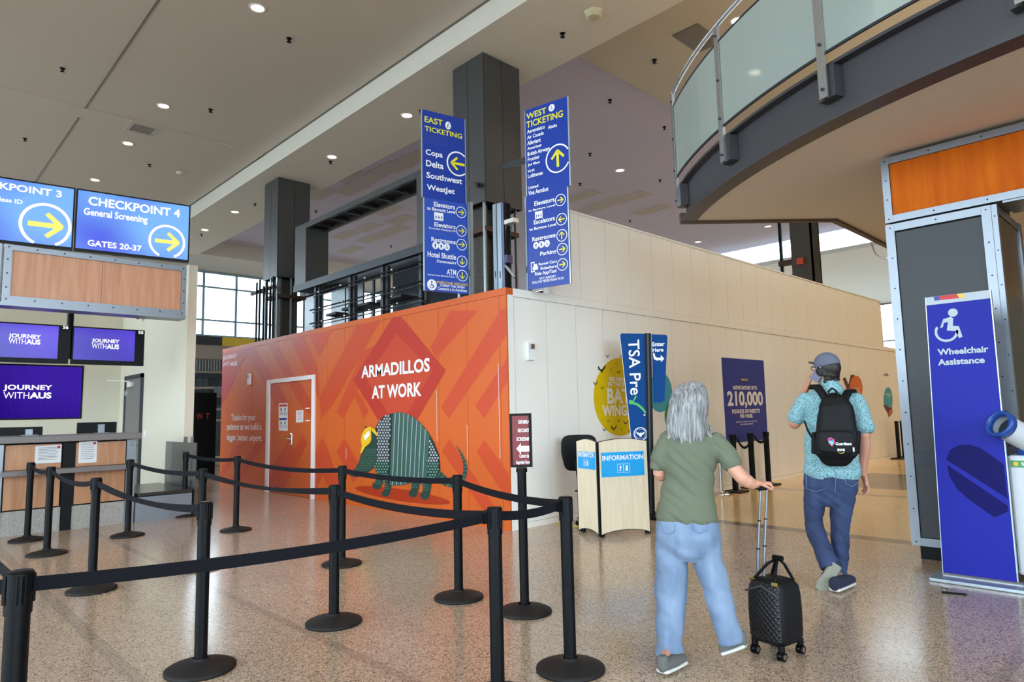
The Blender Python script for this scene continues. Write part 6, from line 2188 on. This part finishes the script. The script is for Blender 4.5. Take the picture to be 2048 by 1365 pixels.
def build_woman():
    b = bmesh.new()
    face = (Rw * .80 + vd * .60).normalized()
    hc = w_(1386, 823, -.01)
    hR, hF, hU = head(b, hc, face + Vector((0, 0, .03)), 1.0)
    loft(b, [hc - Vector((0, 0, .05)) - face * .02, w_(1383, 862, -.01), w_(1383, 880, .0)], [(.052, .055), (.052, .056), (.07, .06)], Rw, 18)
    pts, sz = edges(PWm, [(872, 1344, 1424, .055), (890, 1332, 1432, .085), (920, 1332, 1429, .10), (960, 1334, 1421, .095), (1000, 1328, 1423, .10), (1050, 1318, 1432, .12), (1085, 1318, 1434, .11)])
    loft(b, pts, sz, Rw, 24)
    # legs inside the jeans, down to feet
    loft(b, [w_(1344, 1080), w_(1343, 1190, -.02), w_(1340, 1300, .0)], [.08, .052, .035], Rw, 16)
    loft(b, [w_(1406, 1080), w_(1432, 1180, .0), w_(1462, 1272, .05)], [.08, .05, .035], Rw, 16)
    fh, ft = floor_pt(1326, 1332, .045), floor_pt(1360, 1316, .04)
    loft(b, [w_(1338, 1298, .0), fh + Vector((0, 0, .02)), fh.lerp(ft, .7)], [.036, .028, .022], Rw, 14)
    loft(b, [w_(1462, 1270, .05), w_(1472, 1278, .05), w_(1458, 1288, .03)], [.034, .028, .020], Rw, 14)
    # left arm bent forward, forearm hidden by the body
    loft(b, [w_(1338, 882), w_(1324, 915, .01), w_(1318, 948, .0), w_(1322, 952, -.05)], [.046, .043, .037, .036], Rw, 16)
    loft(b, [w_(1320, 950, -.01), w_(1332, 948, -.13), w_(1342, 945, -.22)], [.038, .034, .026], Rw, 16)
    hand(b, w_(1342, 944, -.21), (vd + Vector((.1, .1, 0))), Rw, .5, 1, .92)
    # right arm, elbow out, hand on the suitcase handle
    loft(b, [w_(1434, 882), w_(1450, 905, .03), w_(1470, 940, .06), w_(1486, 958, .08)], [.050, .048, .043, .040], Rw, 16)
    loft(b, [w_(1483, 955, .08), w_(1496, 964, .07), w_(1505, 969, .05), w_(1514, 968, .03)], [(.040, .038), (.040, .034), (.033, .028), (.024, .022)], Vector((0, 0, 1)), 16)
    hand(b, w_(1514, 968, .03), Rw * 1.0 + Vector((0, 0, .02)) - Nw * .1, Vector((0, 0, -1)), 1.25, -1, .82)
    o = fuse(b, 'person', .0062, skin2, None, 2)
    tag(o, 'grey haired woman in sage t-shirt and light jeans pulling a suitcase', 'person')
    eyes(o, hc, hR, hF, hU)
    # t-shirt
    b = bmesh.new()
    pts, sz = edges(PWm, [(862, 1362, 1404, .062), (869, 1344, 1424, .082), (880, 1328, 1436, .100), (900, 1325, 1438, .118), (930, 1326, 1434, .122), (958, 1328, 1428, .115), (985, 1322, 1428, .118), (1010, 1316, 1433, .130), (1031, 1311, 1438, .140)])
    loft(b, pts, sz, Rw, 32, power=2.3)
    loft(b, [w_(1339, 880), w_(1326, 905, .01), w_(1317, 930, .015)], [.060, .060, .057], Rw, 20)
    loft(b, [w_(1432, 882), w_(1448, 905, .03), w_(1463, 926, .045)], [.064, .063, .061], Rw, 20)
    sh = mat('sage_cotton', (100, 106, 88), .9, var=.05, scale=30, bump=.15, bscale=200)
    fuse(b, 'tee_shirt', .007, sh, o, 3, folds(.011, 5.0, 17, 2.0, .6))
    # jeans
    b = bmesh.new()
    pts, sz = edges(PWm, [(1022, 1318, 1432, .118), (1045, 1312, 1438, .138), (1070, 1310, 1441, .142), (1092, 1312, 1439, .125)])
    loft(b, pts, sz, Rw, 30, power=2.4)
    pts, sz = edges(PWm, [(1085, 1311, 1379, .105, 0), (1130, 1310, 1378, .105, -.01), (1190, 1308, 1374, .098, -.02), (1250, 1311, 1368, .092, -.01), (1285, 1313, 1366, .092, .0), (1311, 1311, 1369, .092, .005)])
    loft(b, pts, sz, Rw, 24, cap=False)
    pts, sz = edges(PWm, [(1085, 1368, 1440, .105, 0), (1130, 1386, 1450, .10, 0), (1180, 1404, 1461, .09, .01), (1230, 1420, 1474, .09, .03), (1262, 1428, 1484, .094, .05), (1285, 1434, 1490, .098, .055)])
    loft(b, pts, sz, Rw, 24, cap=False)
    jn = weave('light_blue_denim', (98, 118, 148), (130, 150, 178), .85)
    fuse(b, 'jeans', .007, jn, o, 3, folds(.009, 6.0, 11, 7.0, .4))
    sm = MB()   # back pocket stitching and seam
    pk = PWm
    def st_line(pts_):
        sm.tube([w_(x, y_, .142) for x, y_ in pts_], .0016, 5)
    st_line(((1385, 1047), (1387, 1062), (1400, 1068), (1413, 1062), (1416, 1044)))
    st_line(((1324, 1050), (1326, 1066), (1338, 1070), (1348, 1064), (1350, 1049)))
    sm.build('pocket_stitching', mat('denim_thread', (92, 120, 172), .8), o)
    # shoes
    for (hx, hy, tx_, ty_, dh, dt, z) in ((1327, 1324, 1362, 1318, .05, -.12, 0), (1482, 1283, 1446, 1297, .06, .02, .02)):
        b = bmesh.new()
        h_, t_ = (w_(hx, hy, dh), w_(tx_, ty_, dt)) if z else (floor_pt(1326, 1333, .05), floor_pt(1362, 1316, .045))
        dirn_ = (t_ - h_).normalized(); sd = dirn_.cross(Vector((0, 0, 1))).normalized()
        loft(b, [h_, h_.lerp(t_, .5) + Vector((0, 0, .0)), t_ - Vector((0, 0, .0))], [(.037, .036), (.043, .036), (.040, .026)], sd, 20)
        loft(b, [h_ + Vector((0, 0, .0)), h_ + Vector((0, 0, .035))], [(.034, .036), (.034, .034)], sd, 16)
        shoe = fuse(b, 'shoe', .005, mat('grey_knit', (96, 96, 94), .9, var=.12, scale=80, bump=.2), o, 2)
        b = bmesh.new()
        up = sd.cross(dirn_)
        dn = -.026
        loft(b, [h_ + up * dn - dirn_ * .006, h_.lerp(t_, .45) + up * dn, t_ + up * dn * .9 + dirn_ * .008], [(.041, .013), (.045, .012), (.042, .012)], sd, 20, power=3)
        fuse(b, 'sole', .005, mat('white_rubber', (214, 212, 206), .6, var=.05), shoe, 1)
    # hair: strand-combed shell
    b = bmesh.new()
    rows = [(764, 1376, 1394, .028, -.01), (768, 1362, 1405, .058, -.01), (777, 1351, 1411, .082, -.01), (790, 1344, 1415, .098, -.008), (806, 1340, 1417, .104, 0), (825, 1337, 1414, .100, .012), (845, 1334, 1412, .094, .022), (862, 1334, 1414, .086, .03), (876, 1340, 1412, .068, .042), (886, 1348, 1404, .050, .052), (893, 1356, 1394, .030, .058)]
    pts, sz = edges(PWm, rows)
    n = 150; rings = []
    rnd = random.Random(5)
    ph = [rnd.uniform(0, 2 * PI) for _ in range(8)]
    for i, (p, (a, bb)) in enumerate(zip(pts, sz)):
        ring_ = []
        for j in range(n):
            th = 2 * PI * j / n
            k_ = 1 + .022 * math.sin(th * 23 + ph[0] + i * .22) + .020 * math.sin(th * 37 + ph[1] - i * .17) + .028 * math.sin(th * 11 + ph[2] + i * .1)
            k_ += (.018 * math.sin(th * 61 + ph[3] + i * .4))
            drop = .022 * math.sin(th * 9 + ph[4]) * (i / len(pts)) ** 2 * 1.2 + (.012 * math.sin(th * 31 + ph[5])) * (i / len(pts)) ** 2
            v = p + Rw * (a * k_ * math.cos(th)) + Nw * (bb * k_ * math.sin(th)) + Vector((0, 0, drop))
            # part the hair before the face
            fd = (v - hc); fd.z = 0
            q = fd.normalized().dot(hF) if fd.length > 1e-5 else 0
            if q > .62 and 3 <= i:
                v -= hF * ((q - .62) * .14)
            ring_.append(b.verts.new(v))
        rings.append(ring_)
    for i in range(len(rings) - 1):
        for j in range(n):
            q = (j + 1) % n
            b.faces.new((rings[i][j], rings[i][q], rings[i + 1][q], rings[i + 1][j]))
    b.faces.new(rings[0][::-1]); b.faces.new(rings[-1])
    # loose ends at the right shoulder and the nape
    for k in range(46):
        x = rnd.uniform(1338, 1424); d_ = .075 - abs(x - 1376) * .0009
        y0 = rnd.uniform(846, 872); L = rnd.uniform(12, 26)
        bend = (x - 1376) * .10
        loft(b, [w_(x, y0, d_), w_(x + bend * .4, y0 + L * .5, d_ + .012), w_(x + bend + (6 if x > 1405 else 0), y0 + L, d_ + .008)], [.008, .007, .0025], Rw, 6)
    bmesh.ops.recalc_face_normals(b, faces=b.faces)
    me = D.meshes.new('hair'); b.to_mesh(me); b.free()
    me.polygons.foreach_set('use_smooth', [True] * len(me.polygons))
    me.materials.append(streak_mat('grey_hair', (72, 72, 76), (172, 172, 174), .5, (26, 26, 2.2)))
    link(me, 'hair', o)
    return o


woman = build_woman()

# ---- the suitcase
S1, S2, S3 = floor_pt(1498, 1307), floor_pt(1568, 1329), floor_pt(1598, 1294)
ux = (S2 - S1).normalized(); uy = Vector((-ux.y, ux.x, 0))
case = thing('suitcase', (S1 + S2) / 2, 'black quilted carry-on suitcase rolling behind the woman', 'suitcase')
CW, CD, CZ0, CZ1 = (S2 - S1).length + .01, .26, .085, .43


def cs(a, b, z):
    return S1 - ux * .01 + ux * a + uy * b + Vector((0, 0, z))


def quilt():
    m = D.materials.new('quilted_black_nylon'); m.use_nodes = True
    nt = m.node_tree; n = nt.nodes; l = nt.links
    b = n['Principled BSDF']; b.inputs['Base Color'].default_value = lin((14, 14, 19)); b.inputs['Roughness'].default_value = .5
    tc = n.new('ShaderNodeTexCoord')
    mp = n.new('ShaderNodeMapping'); mp.inputs['Rotation'].default_value = (0, PI / 4, math.atan2(ux.y, ux.x))
    l.new(tc.outputs['Object'], mp.inputs[0])
    sp = n.new('ShaderNodeSeparateXYZ'); l.new(mp.outputs[0], sp.inputs[0])
    hs_ = []
    for k in (0, 2):
        a = n.new('ShaderNodeMath'); a.operation = 'MULTIPLY'; a.inputs[1].default_value = 125; l.new(sp.outputs[k], a.inputs[0])
        c = n.new('ShaderNodeMath'); c.operation = 'SINE'; l.new(a.outputs[0], c.inputs[0])
        d = n.new('ShaderNodeMath'); d.operation = 'ABSOLUTE'; l.new(c.outputs[0], d.inputs[0]); hs_.append(d.outputs[0])
    mn = n.new('ShaderNodeMath'); mn.operation = 'MINIMUM'; l.new(hs_[0], mn.inputs[0]); l.new(hs_[1], mn.inputs[1])
    bp = n.new('ShaderNodeBump'); bp.inputs['Strength'].default_value = .6; bp.inputs['Distance'].default_value = .006
    l.new(mn.outputs[0], bp.inputs['Height']); l.new(bp.outputs[0], b.inputs['Normal'])
    return m


b = bmesh.new()
hw, hd2 = CW / 2, CD / 2
rows_ = [(CZ0, .94), (CZ0 + .03, 1.0), (.25, 1.02), (.35, 1.0), (.40, .95), (.43, .82), (.445, .55)]
loft(b, [cs(hw, hd2, z) for z, f in rows_], [(hw * f, hd2 * f) for z, f in rows_], ux, 40, cap=False, power=5)
bmesh.ops.recalc_face_normals(b, faces=b.faces)
me = D.meshes.new('body'); b.to_mesh(me); b.free()
off = origin(case)
for v in me.vertices: v.co -= off
me.polygons.foreach_set('use_smooth', [True] * len(me.polygons)); me.materials.append(quilt()); me.materials.append(mat('plain_black_nylon', (13, 13, 17), .6, spec=.25, bump=.15, bscale=200))
for p_ in me.polygons:
    if p_.normal.dot(ux) > .75 or p_.normal.z > .6: p_.material_index = 1
link(me, 'body', case)
# plain side gusset and piping
MB().tube([cs(.01, .0, .37), cs(hw, -.002, .415), cs(CW - .01, .0, .37)], .006, 8).build('zip', M['gun'], case)
for wx, wy in ((.035, .03), (CW - .03, .03), (CW - .03, CD - .03), (.035, CD - .03)):
    p = cs(wx, wy, 0)
    MB().cyl(p + Vector((0, 0, .06)), p + Vector((0, 0, .09)), .02, n=12).box(tuple(p + Vector((-.018, -.006, .03))), tuple(p + Vector((.018, .006, .07)))).build('caster_fork', M['black'], case)
    wm_ = MB()
    for s_ in (-.013, .013):
        wm_.cyl(p + ux * (s_ - .006) + Vector((0, 0, .026)), p + ux * (s_ + .006) + Vector((0, 0, .026)), .026, n=20)
    wl = wm_.build('caster_wheel', M['black'], case)
    MB().cyl(p - ux * .021 + Vector((0, 0, .026)), p + ux * .021 + Vector((0, 0, .026)), .015, n=14).build('hub', M['chrome'], wl)
# telescopic handle
ha, hb = cs(.045, CD * .45, .50), cs(.125, CD * .62, .50)
PSu = PF(cs(.08, CD * .5, 0), Rw)
ta, tb_ = PSu.hit(1521, 980), PSu.hit(1534, 979)
ha, hb = PSu.hit(1514, 1150), PSu.hit(1527, 1142)
ha, hb, ta, tb_ = [Vector((p.x, p.y, p.z)) for p in (ha, hb, ta, tb_)]
for a, t_ in ((ha, ta), (hb, tb_)):
    MB().tube([a - Vector((0, 0, .05)), a.lerp(t_, .30)], .0095, 10).tube([a.lerp(t_, .30), a.lerp(t_, .63)], .008, 10).tube([a.lerp(t_, .63), t_], .0068, 10).build('handle_tube', M['alu'], case)
    MB().tube([a.lerp(t_, .295), a.lerp(t_, .31)], .0115, 10).tube([a.lerp(t_, .625), a.lerp(t_, .64)], .010, 10).build('handle_collar', M['black'], case)
MB().tube([ta - (tb_ - ta) * .35 + Vector((0, 0, -.004)), ta + Vector((0, 0, .006)), tb_ + Vector((0, 0, .006)), tb_ + (tb_ - ta) * .35], .012, 12).build('grip', M['black'], case)
# carry handles meeting in a wrap
ap = cs(.16, CD * .5, .565)
for (p, q) in ((cs(.03, .05, .425), cs(CW - .05, .03, .425)), (cs(.05, CD - .04, .425), cs(CW - .03, CD - .05, .425))):
    MB().tube([p, p.lerp(ap, .6) + Vector((0, 0, .02)), ap, q.lerp(ap, .6) + Vector((0, 0, .02)), q], .009, 10).build('carry_handle', M['black'], case)
    for r_ in (p, q):
        MB().bbox(tuple(r_ + Vector((-.018, -.008, -.004))), tuple(r_ + Vector((.018, .008, .016))), .003).build('buckle', mat('dull_brass', (150, 128, 60), .4, metal=.6), case)
MB().cyl(ap - ux * .03, ap + ux * .03, .017, n=12).build('handle_wrap', M['black'], case)

# ---- the man
mb_ = Vector((-2.27, 5.93, 0)); vm = mb_.normalized()
Rm = Vector((vm.y, -vm.x, 0)); Nm = -vm
PMm = PF(mb_, Rm)


def m_(px, py, d=0.0):
    return PMm.shift(d).hit(px, py)


def shirt_mat():
    m = D.materials.new('printed_aqua_shirt'); m.use_nodes = True
    nt = m.node_tree; n = nt.nodes; l = nt.links
    b = n['Principled BSDF']; b.inputs['Roughness'].default_value = .85
    tc = n.new('ShaderNodeTexCoord')
    mp = n.new('ShaderNodeMapping'); mp.inputs['Scale'].default_value = (1, 1, 2.0)
    l.new(tc.outputs['Object'], mp.inputs[0])
    vo = n.new('ShaderNodeTexVoronoi'); vo.inputs['Scale'].default_value = 84; vo.feature = 'F1'
    l.new(mp.outputs[0], vo.inputs['Vector'])
    rp = n.new('ShaderNodeValToRGB'); e = rp.color_ramp.elements
    e[0].position = .30; e[0].color = lin((30, 64, 82)); e[1].position = .42; e[1].color = lin((138, 182, 190))
    l.new(vo.outputs['Distance'], rp.inputs[0]); l.new(rp.outputs[0], b.inputs['Base Color'])
    return m


def build_man():
    b = bmesh.new()
    face = (-Rm * .78 + vm * .62).normalized()
    hc = m_(1652, 739, -.01)
    hR, hF, hU = head(b, hc, face, 1.06)
    loft(b, [hc - Vector((0, 0, .06)) - face * .02, m_(1660, 770, 0), m_(1662, 786, .0)], [(.062, .064), (.064, .066), (.09, .08)], Rm, 18)
    pts, sz = edges(PMm, [(788, 1625, 1700, .075), (810, 1615, 1712, .10), (840, 1618, 1710, .115), (880, 1620, 1708, .115), (920, 1618, 1708, .12), (950, 1616, 1708, .12), (968, 1618, 1708, .115)])
    loft(b, pts, sz, Rm, 24)
    loft(b, [m_(1635, 965), m_(1627, 1045, -.02), m_(1652, 1125, .18)], [.085, .058, .045], Rm, 16)
    loft(b, [m_(1690, 965), m_(1683, 1050, -.02), m_(1678, 1150, .0)], [.085, .058, .042], Rm, 16)
    loft(b, [m_(1678, 1148), floor_pt(1674, 1170, .07), floor_pt(1690, 1163, .05)], [.042, .034, .026], Rm, 14)
    loft(b, [m_(1652, 1125, .18), m_(1662, 1135, .22), m_(1650, 1165, .22)], [.042, .038, .034], Rm, 14)
    # right arm hanging
    loft(b, [m_(1712, 802), m_(1722, 835, .03), m_(1728, 872, .05)], [.062, .056, .048], Rm, 16)
    loft(b, [m_(1728, 868, .05), m_(1730, 895, .03), m_(1727, 925, .0), m_(1726, 948, -.03)], [.046, .045, .036, .028], Rm, 16)
    hand(b, m_(1726, 948, -.03), Vector((0, 0, -1)) + Rm * .22 - Nm * .1, -Rm + Nm * .4, .38, -1, 1.12)
    # left arm lifted to the ear
    loft(b, [m_(1612, 802), m_(1601, 825, .02), m_(1590, 846, .02)], [.062, .056, .050], Rm, 16)
    loft(b, [m_(1589, 848, .02), m_(1592, 830, -.08), m_(1602, 800, -.12), m_(1612, 775, -.10)], [.048, .046, .040, .029], Rm, 16)
    hand(b, m_(1612, 777, -.08), Vector((0, 0, 1)) + Rm * .42 + Nm * .25, Rm * 1 + vm * .2, .42, 1, 1.12)
    o = fuse(b, 'person', .0068, skin, None, 2)
    tag(o, 'man in grey cap and aqua patterned shirt walking away with phone at ear', 'person')
    eyes(o, hc, hR, hF, hU, 1.06)
    # shirt
    b = bmesh.new()
    pts, sz = edges(PMm, [(776, 1642, 1688, .075), (784, 1624, 1704, .095), (795, 1610, 1716, .115), (815, 1607, 1720, .132), (845, 1609, 1718, .138), (880, 1609, 1716, .138), (915, 1607, 1718, .142), (943, 1606, 1722, .150)])
    loft(b, pts, sz, Rm, 32, power=2.4)
    loft(b, [m_(1615, 800), m_(1602, 820, .02), m_(1592, 836, .02)], [.080, .078, .076], Rm, 20)
    loft(b, [m_(1708, 800), m_(1720, 830, .03), m_(1728, 855, .05)], [.080, .080, .082], Rm, 20)
    loft(b, [m_(1661, 782), m_(1661, 768)], [(.088, .086), (.080, .080)], Rm, 20)
    fuse(b, 'shirt', .0078, shirt_mat(), o, 3, folds(.012, 4.5, 9, 4.0, .5))
    # jeans
    b = bmesh.new()
    pts, sz = edges(PMm, [(938, 1612, 1714, .125), (955, 1608, 1717, .142), (975, 1607, 1716, .145), (992, 1609, 1712, .13)])
    loft(b, pts, sz, Rm, 30, power=2.4)
    pts, sz = edges(PMm, [(985, 1607, 1663, .12, 0), (1015, 1606, 1650, .105, -.01), (1045, 1606, 1646, .09, -.02), (1075, 1616, 1655, .088, .03), (1105, 1628, 1668, .09, .11), (1125, 1636, 1678, .095, .17), (1138, 1640, 1682, .09, .19)])
    loft(b, pts, sz, Rm, 24, cap=False)
    pts, sz = edges(PMm, [(985, 1656, 1714, .12, 0), (1015, 1658, 1707, .105, -.01), (1050, 1661, 1700, .092, -.02), (1090, 1661, 1700, .088, -.01), (1130, 1663, 1697, .085, 0), (1166, 1661, 1697, .095, .0)])
    loft(b, pts, sz, Rm, 24, cap=False)
    fuse(b, 'jeans', .0075, weave('mid_blue_denim', (32, 44, 78), (54, 70, 108), .85), o, 3, folds(.010, 5.0, 15, 1.0, .5))
    sm = MB()
    for pp in (((1612, 950), (1613, 978), (1632, 984), (1650, 979), (1655, 948)), ((1688, 948), (1692, 968), (1704, 974), (1716, 966)), ((1672, 945), (1670, 985))):
        sm.tube([m_(x, y_, .150) for x, y_ in pp], .0022, 5)
    sm.build('pocket_stitching', mat('pale_thread', (120, 134, 170), .8), o)
    # standing shoe and lifted shoe with its pale sole to the viewer
    b = bmesh.new()
    h_, t_ = floor_pt(1670, 1172, .055), floor_pt(1700, 1159, .05)
    sd = (t_ - h_).normalized().cross(Vector((0, 0, 1))).normalized()
    loft(b, [h_ + Vector((0, 0, .012)), h_.lerp(t_, .5) + Vector((0, 0, .008)), t_], [(.048, .056), (.051, .050), (.048, .036)], sd, 20)
    shoe = fuse(b, 'shoe', .006, mat('navy_canvas', (34, 38, 62), .9, var=.1, scale=60), o, 2)
    b = bmesh.new(); dz = Vector((0, 0, -.030))
    loft(b, [h_ + dz - (t_ - h_).normalized() * .01, h_.lerp(t_, .5) + dz, t_ + dz], [(.047, .016), (.052, .014), (.050, .014)], sd, 20, power=3)
    fuse(b, 'sole', .006, mat('white_rubber', (214, 212, 206), .6, var=.05), shoe, 1)
    h2, t2 = m_(1672, 1131, .25), m_(1641, 1181, .25)
    ax_ = (t2 - h2).normalized(); sd2 = ax_.cross(-Nm).normalized()
    b = bmesh.new()
    loft(b, [h2 - Nm * .05, h2.lerp(t2, .5) - Nm * .05, t2 - Nm * .035], [(.045, .045), (.05, .045), (.044, .03)], sd2, 20)
    shoe = fuse(b, 'shoe', .006, MATS['navy_canvas'], o, 2)
    b = bmesh.new()
    loft(b, [h2, h2.lerp(t2, .4), h2.lerp(t2, .75), t2], [(.047, .014), (.046, .014), (.056, .014), (.046, .013)], sd2, 24, power=2.6)
    fuse(b, 'sole', .006, mat('pale_sole', (140, 142, 130), .7, var=.06), shoe, 1)
    # hair under the cap
    b = bmesh.new()
    hq = hc - hF * .02
    ball(b, hq + hU * .01 - hF * .012, .088, .098, .098, hR, hF, 28)
    loft(b, [hc - hF * .06, hc - hF * .065 - hU * .06, hc - hF * .05 - hU * .105], [(.078, .05), (.07, .042), (.05, .025)], hR, 20)
    rnd = random.Random(9)
    for k in range(110):
        a_ = rnd.uniform(PI * .62, PI * 1.9); 
        a_ = rnd.uniform(-1.9, 1.9)
        dirh = (-hF * math.cos(a_) + hR * math.sin(a_))
        ball(b, hc + dirh * rnd.uniform(.074, .094) - hU * rnd.uniform(.0, .118) * (1 if abs(a_) < 1.2 else .4), .013, .013, .018, hR, hF, 8)
    # keep the face clear
    for v in b.verts:
        q = (v.co - hc)
        if q.dot(hF) > .035 and q.z < .09:
            v.co -= hF * (q.dot(hF) - .035)
    fuse(b, 'hair', .005, streak_mat('dark_brown_hair', (12, 9, 8), (38, 27, 22), .55, (30, 30, 20)), o, 1)
    # cap
    b = bmesh.new()
    cc = hc + hU * .048 - hF * .012
    ball(b, cc, .094, .112, .098, hR, hF + hU * .10, 32)
    for v in list(b.verts):
        if (v.co - cc).dot(hU) < -.03 + .25 * (-(v.co - cc).dot(hF)) * .5:
            v.co += hU * ((-.03 + .25 * (-(v.co - cc).dot(hF)) * .5) - (v.co - cc).dot(hU))
    cap = fuse(b, 'cap', .0055, mat('slate_cap_cotton', (98, 102, 122), .85, var=.05, scale=40), o, 2)
    m = MB(); vs_ = []; n = 16
    bc = cc + hF * .085 + hU * .022
    for i in range(n + 1):
        a_ = -PI / 2 * .95 + PI * .95 * i / n
        out = bc + hR * (.078 * math.sin(a_)) + hF * (.085 * math.cos(a_)) + hU * (.012 * math.cos(a_) - .016 * abs(math.sin(a_)))
        inn = cc + hR * (.090 * math.sin(a_)) + hF * (.098 * math.cos(a_)) + hU * (.016 * math.cos(a_) - .012)
        vs_ += [inn, out, out - hU * .005, inn - hU * .005]
    fs = [(4 * i + j, 4 * i + (j + 1) % 4, 4 * i + 4 + (j + 1) % 4, 4 * i + 4 + j) for i in range(n) for j in range(4)]
    m.add(vs_, fs, 0, True).build('brim', MATS['slate_cap_cotton'], cap)
    # glasses
    gl_ = MB()
    for k in (1, -1):
        c_ = hc + hU * .014 + hR * (.034 * k) + hF * .102
        ring_ = [c_ + hR * (.024 * math.cos(t)) + hU * (.018 * math.sin(t)) for t in [2 * PI * i / 16 for i in range(17)]]
        gl_.tube(ring_, .0028, 6)
        gl_.tube([hc + hU * .02 + hR * (.06 * k) + hF * .10, hc + hU * .018 + hR * (.082 * k) + hF * .06, hc + hU * .012 + hR * (.086 * k) - hF * .01], .0028, 6)
    gl_.build('glasses', M['black'], o)
    return o, hc, hR, hF, hU


man, mhc, mR, mF, mU = build_man()

ph = thing('phone', m_(1636, 748, .02), 'lilac grey smartphone held to the ear of the man', 'phone')
pc = m_(1637, 746, .04)
pu = (m_(1628, 762, .04) - m_(1647, 733, .04)).normalized() * -1
pr_ = pu.cross(Nm).normalized()
PH = PF(pc, pr_, pu)
pts = [(-.036, -.074), (-.030, -.080), (.030, -.080), (.036, -.074), (.036, .074), (.030, .080), (-.030, .080), (-.036, .074)]
MB().slab(PH, pts, -.005, .004).build('back_shell', mat('lilac_phone', (74, 72, 104), .3), ph)
cm = MB()
for x, z in ((-.018, .060), (-.018, .040), (-.002, .050), (-.018, .020), (.004, .03)):
    cm.cyl(PH.at(x, z, .004), PH.at(x, z, .008), .0065, n=10)
cm.build('camera_lens', M['black'], ph)

# backpack
bp_ = thing('backpack', m_(1672, 860, .2), 'black backpack with a small shield logo on the back of the man', 'backpack')
b = bmesh.new()
rows = [(795, 1653, 1683, .045, .17), (801, 1642, 1695, .068, .185), (815, 1636, 1706, .082, .20), (840, 1634, 1712, .090, .21), (865, 1631, 1715, .095, .215), (890, 1628, 1717, .100, .22), (908, 1629, 1716, .096, .22), (918, 1640, 1706, .075, .21)]
pts, sz = edges(PMm, rows)
loft(b, pts, sz, Rm, 32, power=2.8)
nyl = mat('black_nylon', (10, 10, 13), .6, spec=.25, var=.15, scale=40, bump=.15)
fuse(b, 'pack_body', .008, nyl, bp_, 2, folds(.008, 8, 9, 3.0))
b = bmesh.new()
pts, sz = edges(PMm, [(867, 1636, 1706, .03, .30), (885, 1634, 1710, .034, .305), (903, 1637, 1706, .034, .305), (912, 1646, 1696, .026, .29)])
loft(b, pts, sz, Rm, 24, power=4)
fuse(b, 'front_pocket', .007, nyl, bp_, 2)
b = bmesh.new()
loft(b, [m_(1628, 868, .2), m_(1628, 905, .2)], [(.02, .05), (.022, .055)], Rm, 14)
loft(b, [m_(1716, 866, .2), m_(1713, 905, .2)], [(.022, .05), (.024, .055)], Rm, 14)
fuse(b, 'side_pockets', .008, nyl, bp_, 2)
for pl in ([m_(1652, 800, .20), m_(1645, 788, .17), m_(1635, 775, .13), m_(1629, 771, .06), m_(1624, 778, -.04)], [m_(1688, 803, .20), m_(1692, 792, .17), m_(1698, 782, .12), m_(1703, 780, .02), m_(1708, 790, -.10)]):
    m = MB()
    tw = []
    vs_ = []; k = len(pl)
    for i, p in enumerate(pl):
        t = (pl[min(i + 1, k - 1)] - pl[max(i - 1, 0)]).normalized()
        s_ = t.cross(Nm).normalized() if abs(t.dot(Nm)) < .8 else Rm
        s_ = Rm if i >= 3 else s_
        s_ = s_ if s_.dot(Rm) > 0 else -s_
        up = s_.cross(t).normalized()
        for a_, c_ in ((-1, -1), (1, -1), (1, 1), (-1, 1)):
            vs_.append(p + s_ * (.032 * a_) + up * (.007 * c_))
    fs = [(4 * i + j, 4 * i + (j + 1) % 4, 4 * i + 4 + (j + 1) % 4, 4 * i + 4 + j) for i in range(k - 1) for j in range(4)]
    m.add(vs_, fs, 0, True).build('shoulder_strap', nyl, bp_)
MB().tube([m_(1609, 843, .12), m_(1616, 862, .17), m_(1629, 884, .2)], .01, flat=(.004, .02)).build('lower_strap', nyl, bp_)
MB().tube([m_(1657, 798, .21), m_(1657, 783, .21), m_(1664, 777, .21), m_(1672, 782, .21), m_(1678, 796, .21)], .009, 8).build('grab_handle', nyl, bp_)
PBk = PMm.shift(.3405)
tx = MB()


def Y(*pts):    # zoom 1550..1770 x 690..950
    return [(1550 + p[0] / 5.25, 690 + p[1] / 5.25) for p in pts]


tx.ptext(PBk, 'Guardians', Y((636, 1056))[0], Y((803, 1034))[0], .003, 0, .03)
tx.ptext(PBk, 'aws', Y((655, 1118))[0], Y((732, 1092))[0], .003, 0, .03)
c_ = PBk.st(*Y((590, 1020))[0])
tx.poly(PBk, [(c_[0] - .024, c_[1] + .028), (c_[0], c_[1] + .036), (c_[0] + .026, c_[1] + .018), (c_[0] + .026, c_[1] - .008), (c_[0] + .004, c_[1] - .038), (c_[0] - .02, c_[1] - .01)], .002, 2)
tx.poly(PBk, [(c_[0] - .02, c_[1] + .004), (c_[0] + .012, c_[1] + .01), (c_[0] + .018, c_[1] - .006), (c_[0] + .003, c_[1] - .03)], .003, 3)
tx.poly(PBk, [(c_[0] - .018, c_[1] + .018), (c_[0] + .0, c_[1] + .028), (c_[0] + .02, c_[1] + .012), (c_[0] + .0, c_[1] + .01)], .003, 4)
a = PBk.st(*Y((660, 1132))[0]); c2_ = PBk.st(*Y((728, 1132))[0])
tx.poly(PBk, [(a[0], a[1]), ((a[0] + c2_[0]) / 2, a[1] - .010), (c2_[0], a[1] - .001), (c2_[0], a[1] + .003), ((a[0] + c2_[0]) / 2, a[1] - .005)], .003, 1)
p = PBk.st(*Y((826, 1100))[0]); tx.rect(PBk, p[0] - .006, p[1] - .016, p[0] + .006, p[1] + .016, .0, .002, 0)
tx.build('printed_logo', [M['white'], M['gold'], mat('logo_pink', (214, 70, 120), .5), mat('logo_aqua', (90, 200, 220), .5), mat('logo_violet', (70, 60, 150), .5)], bp_)
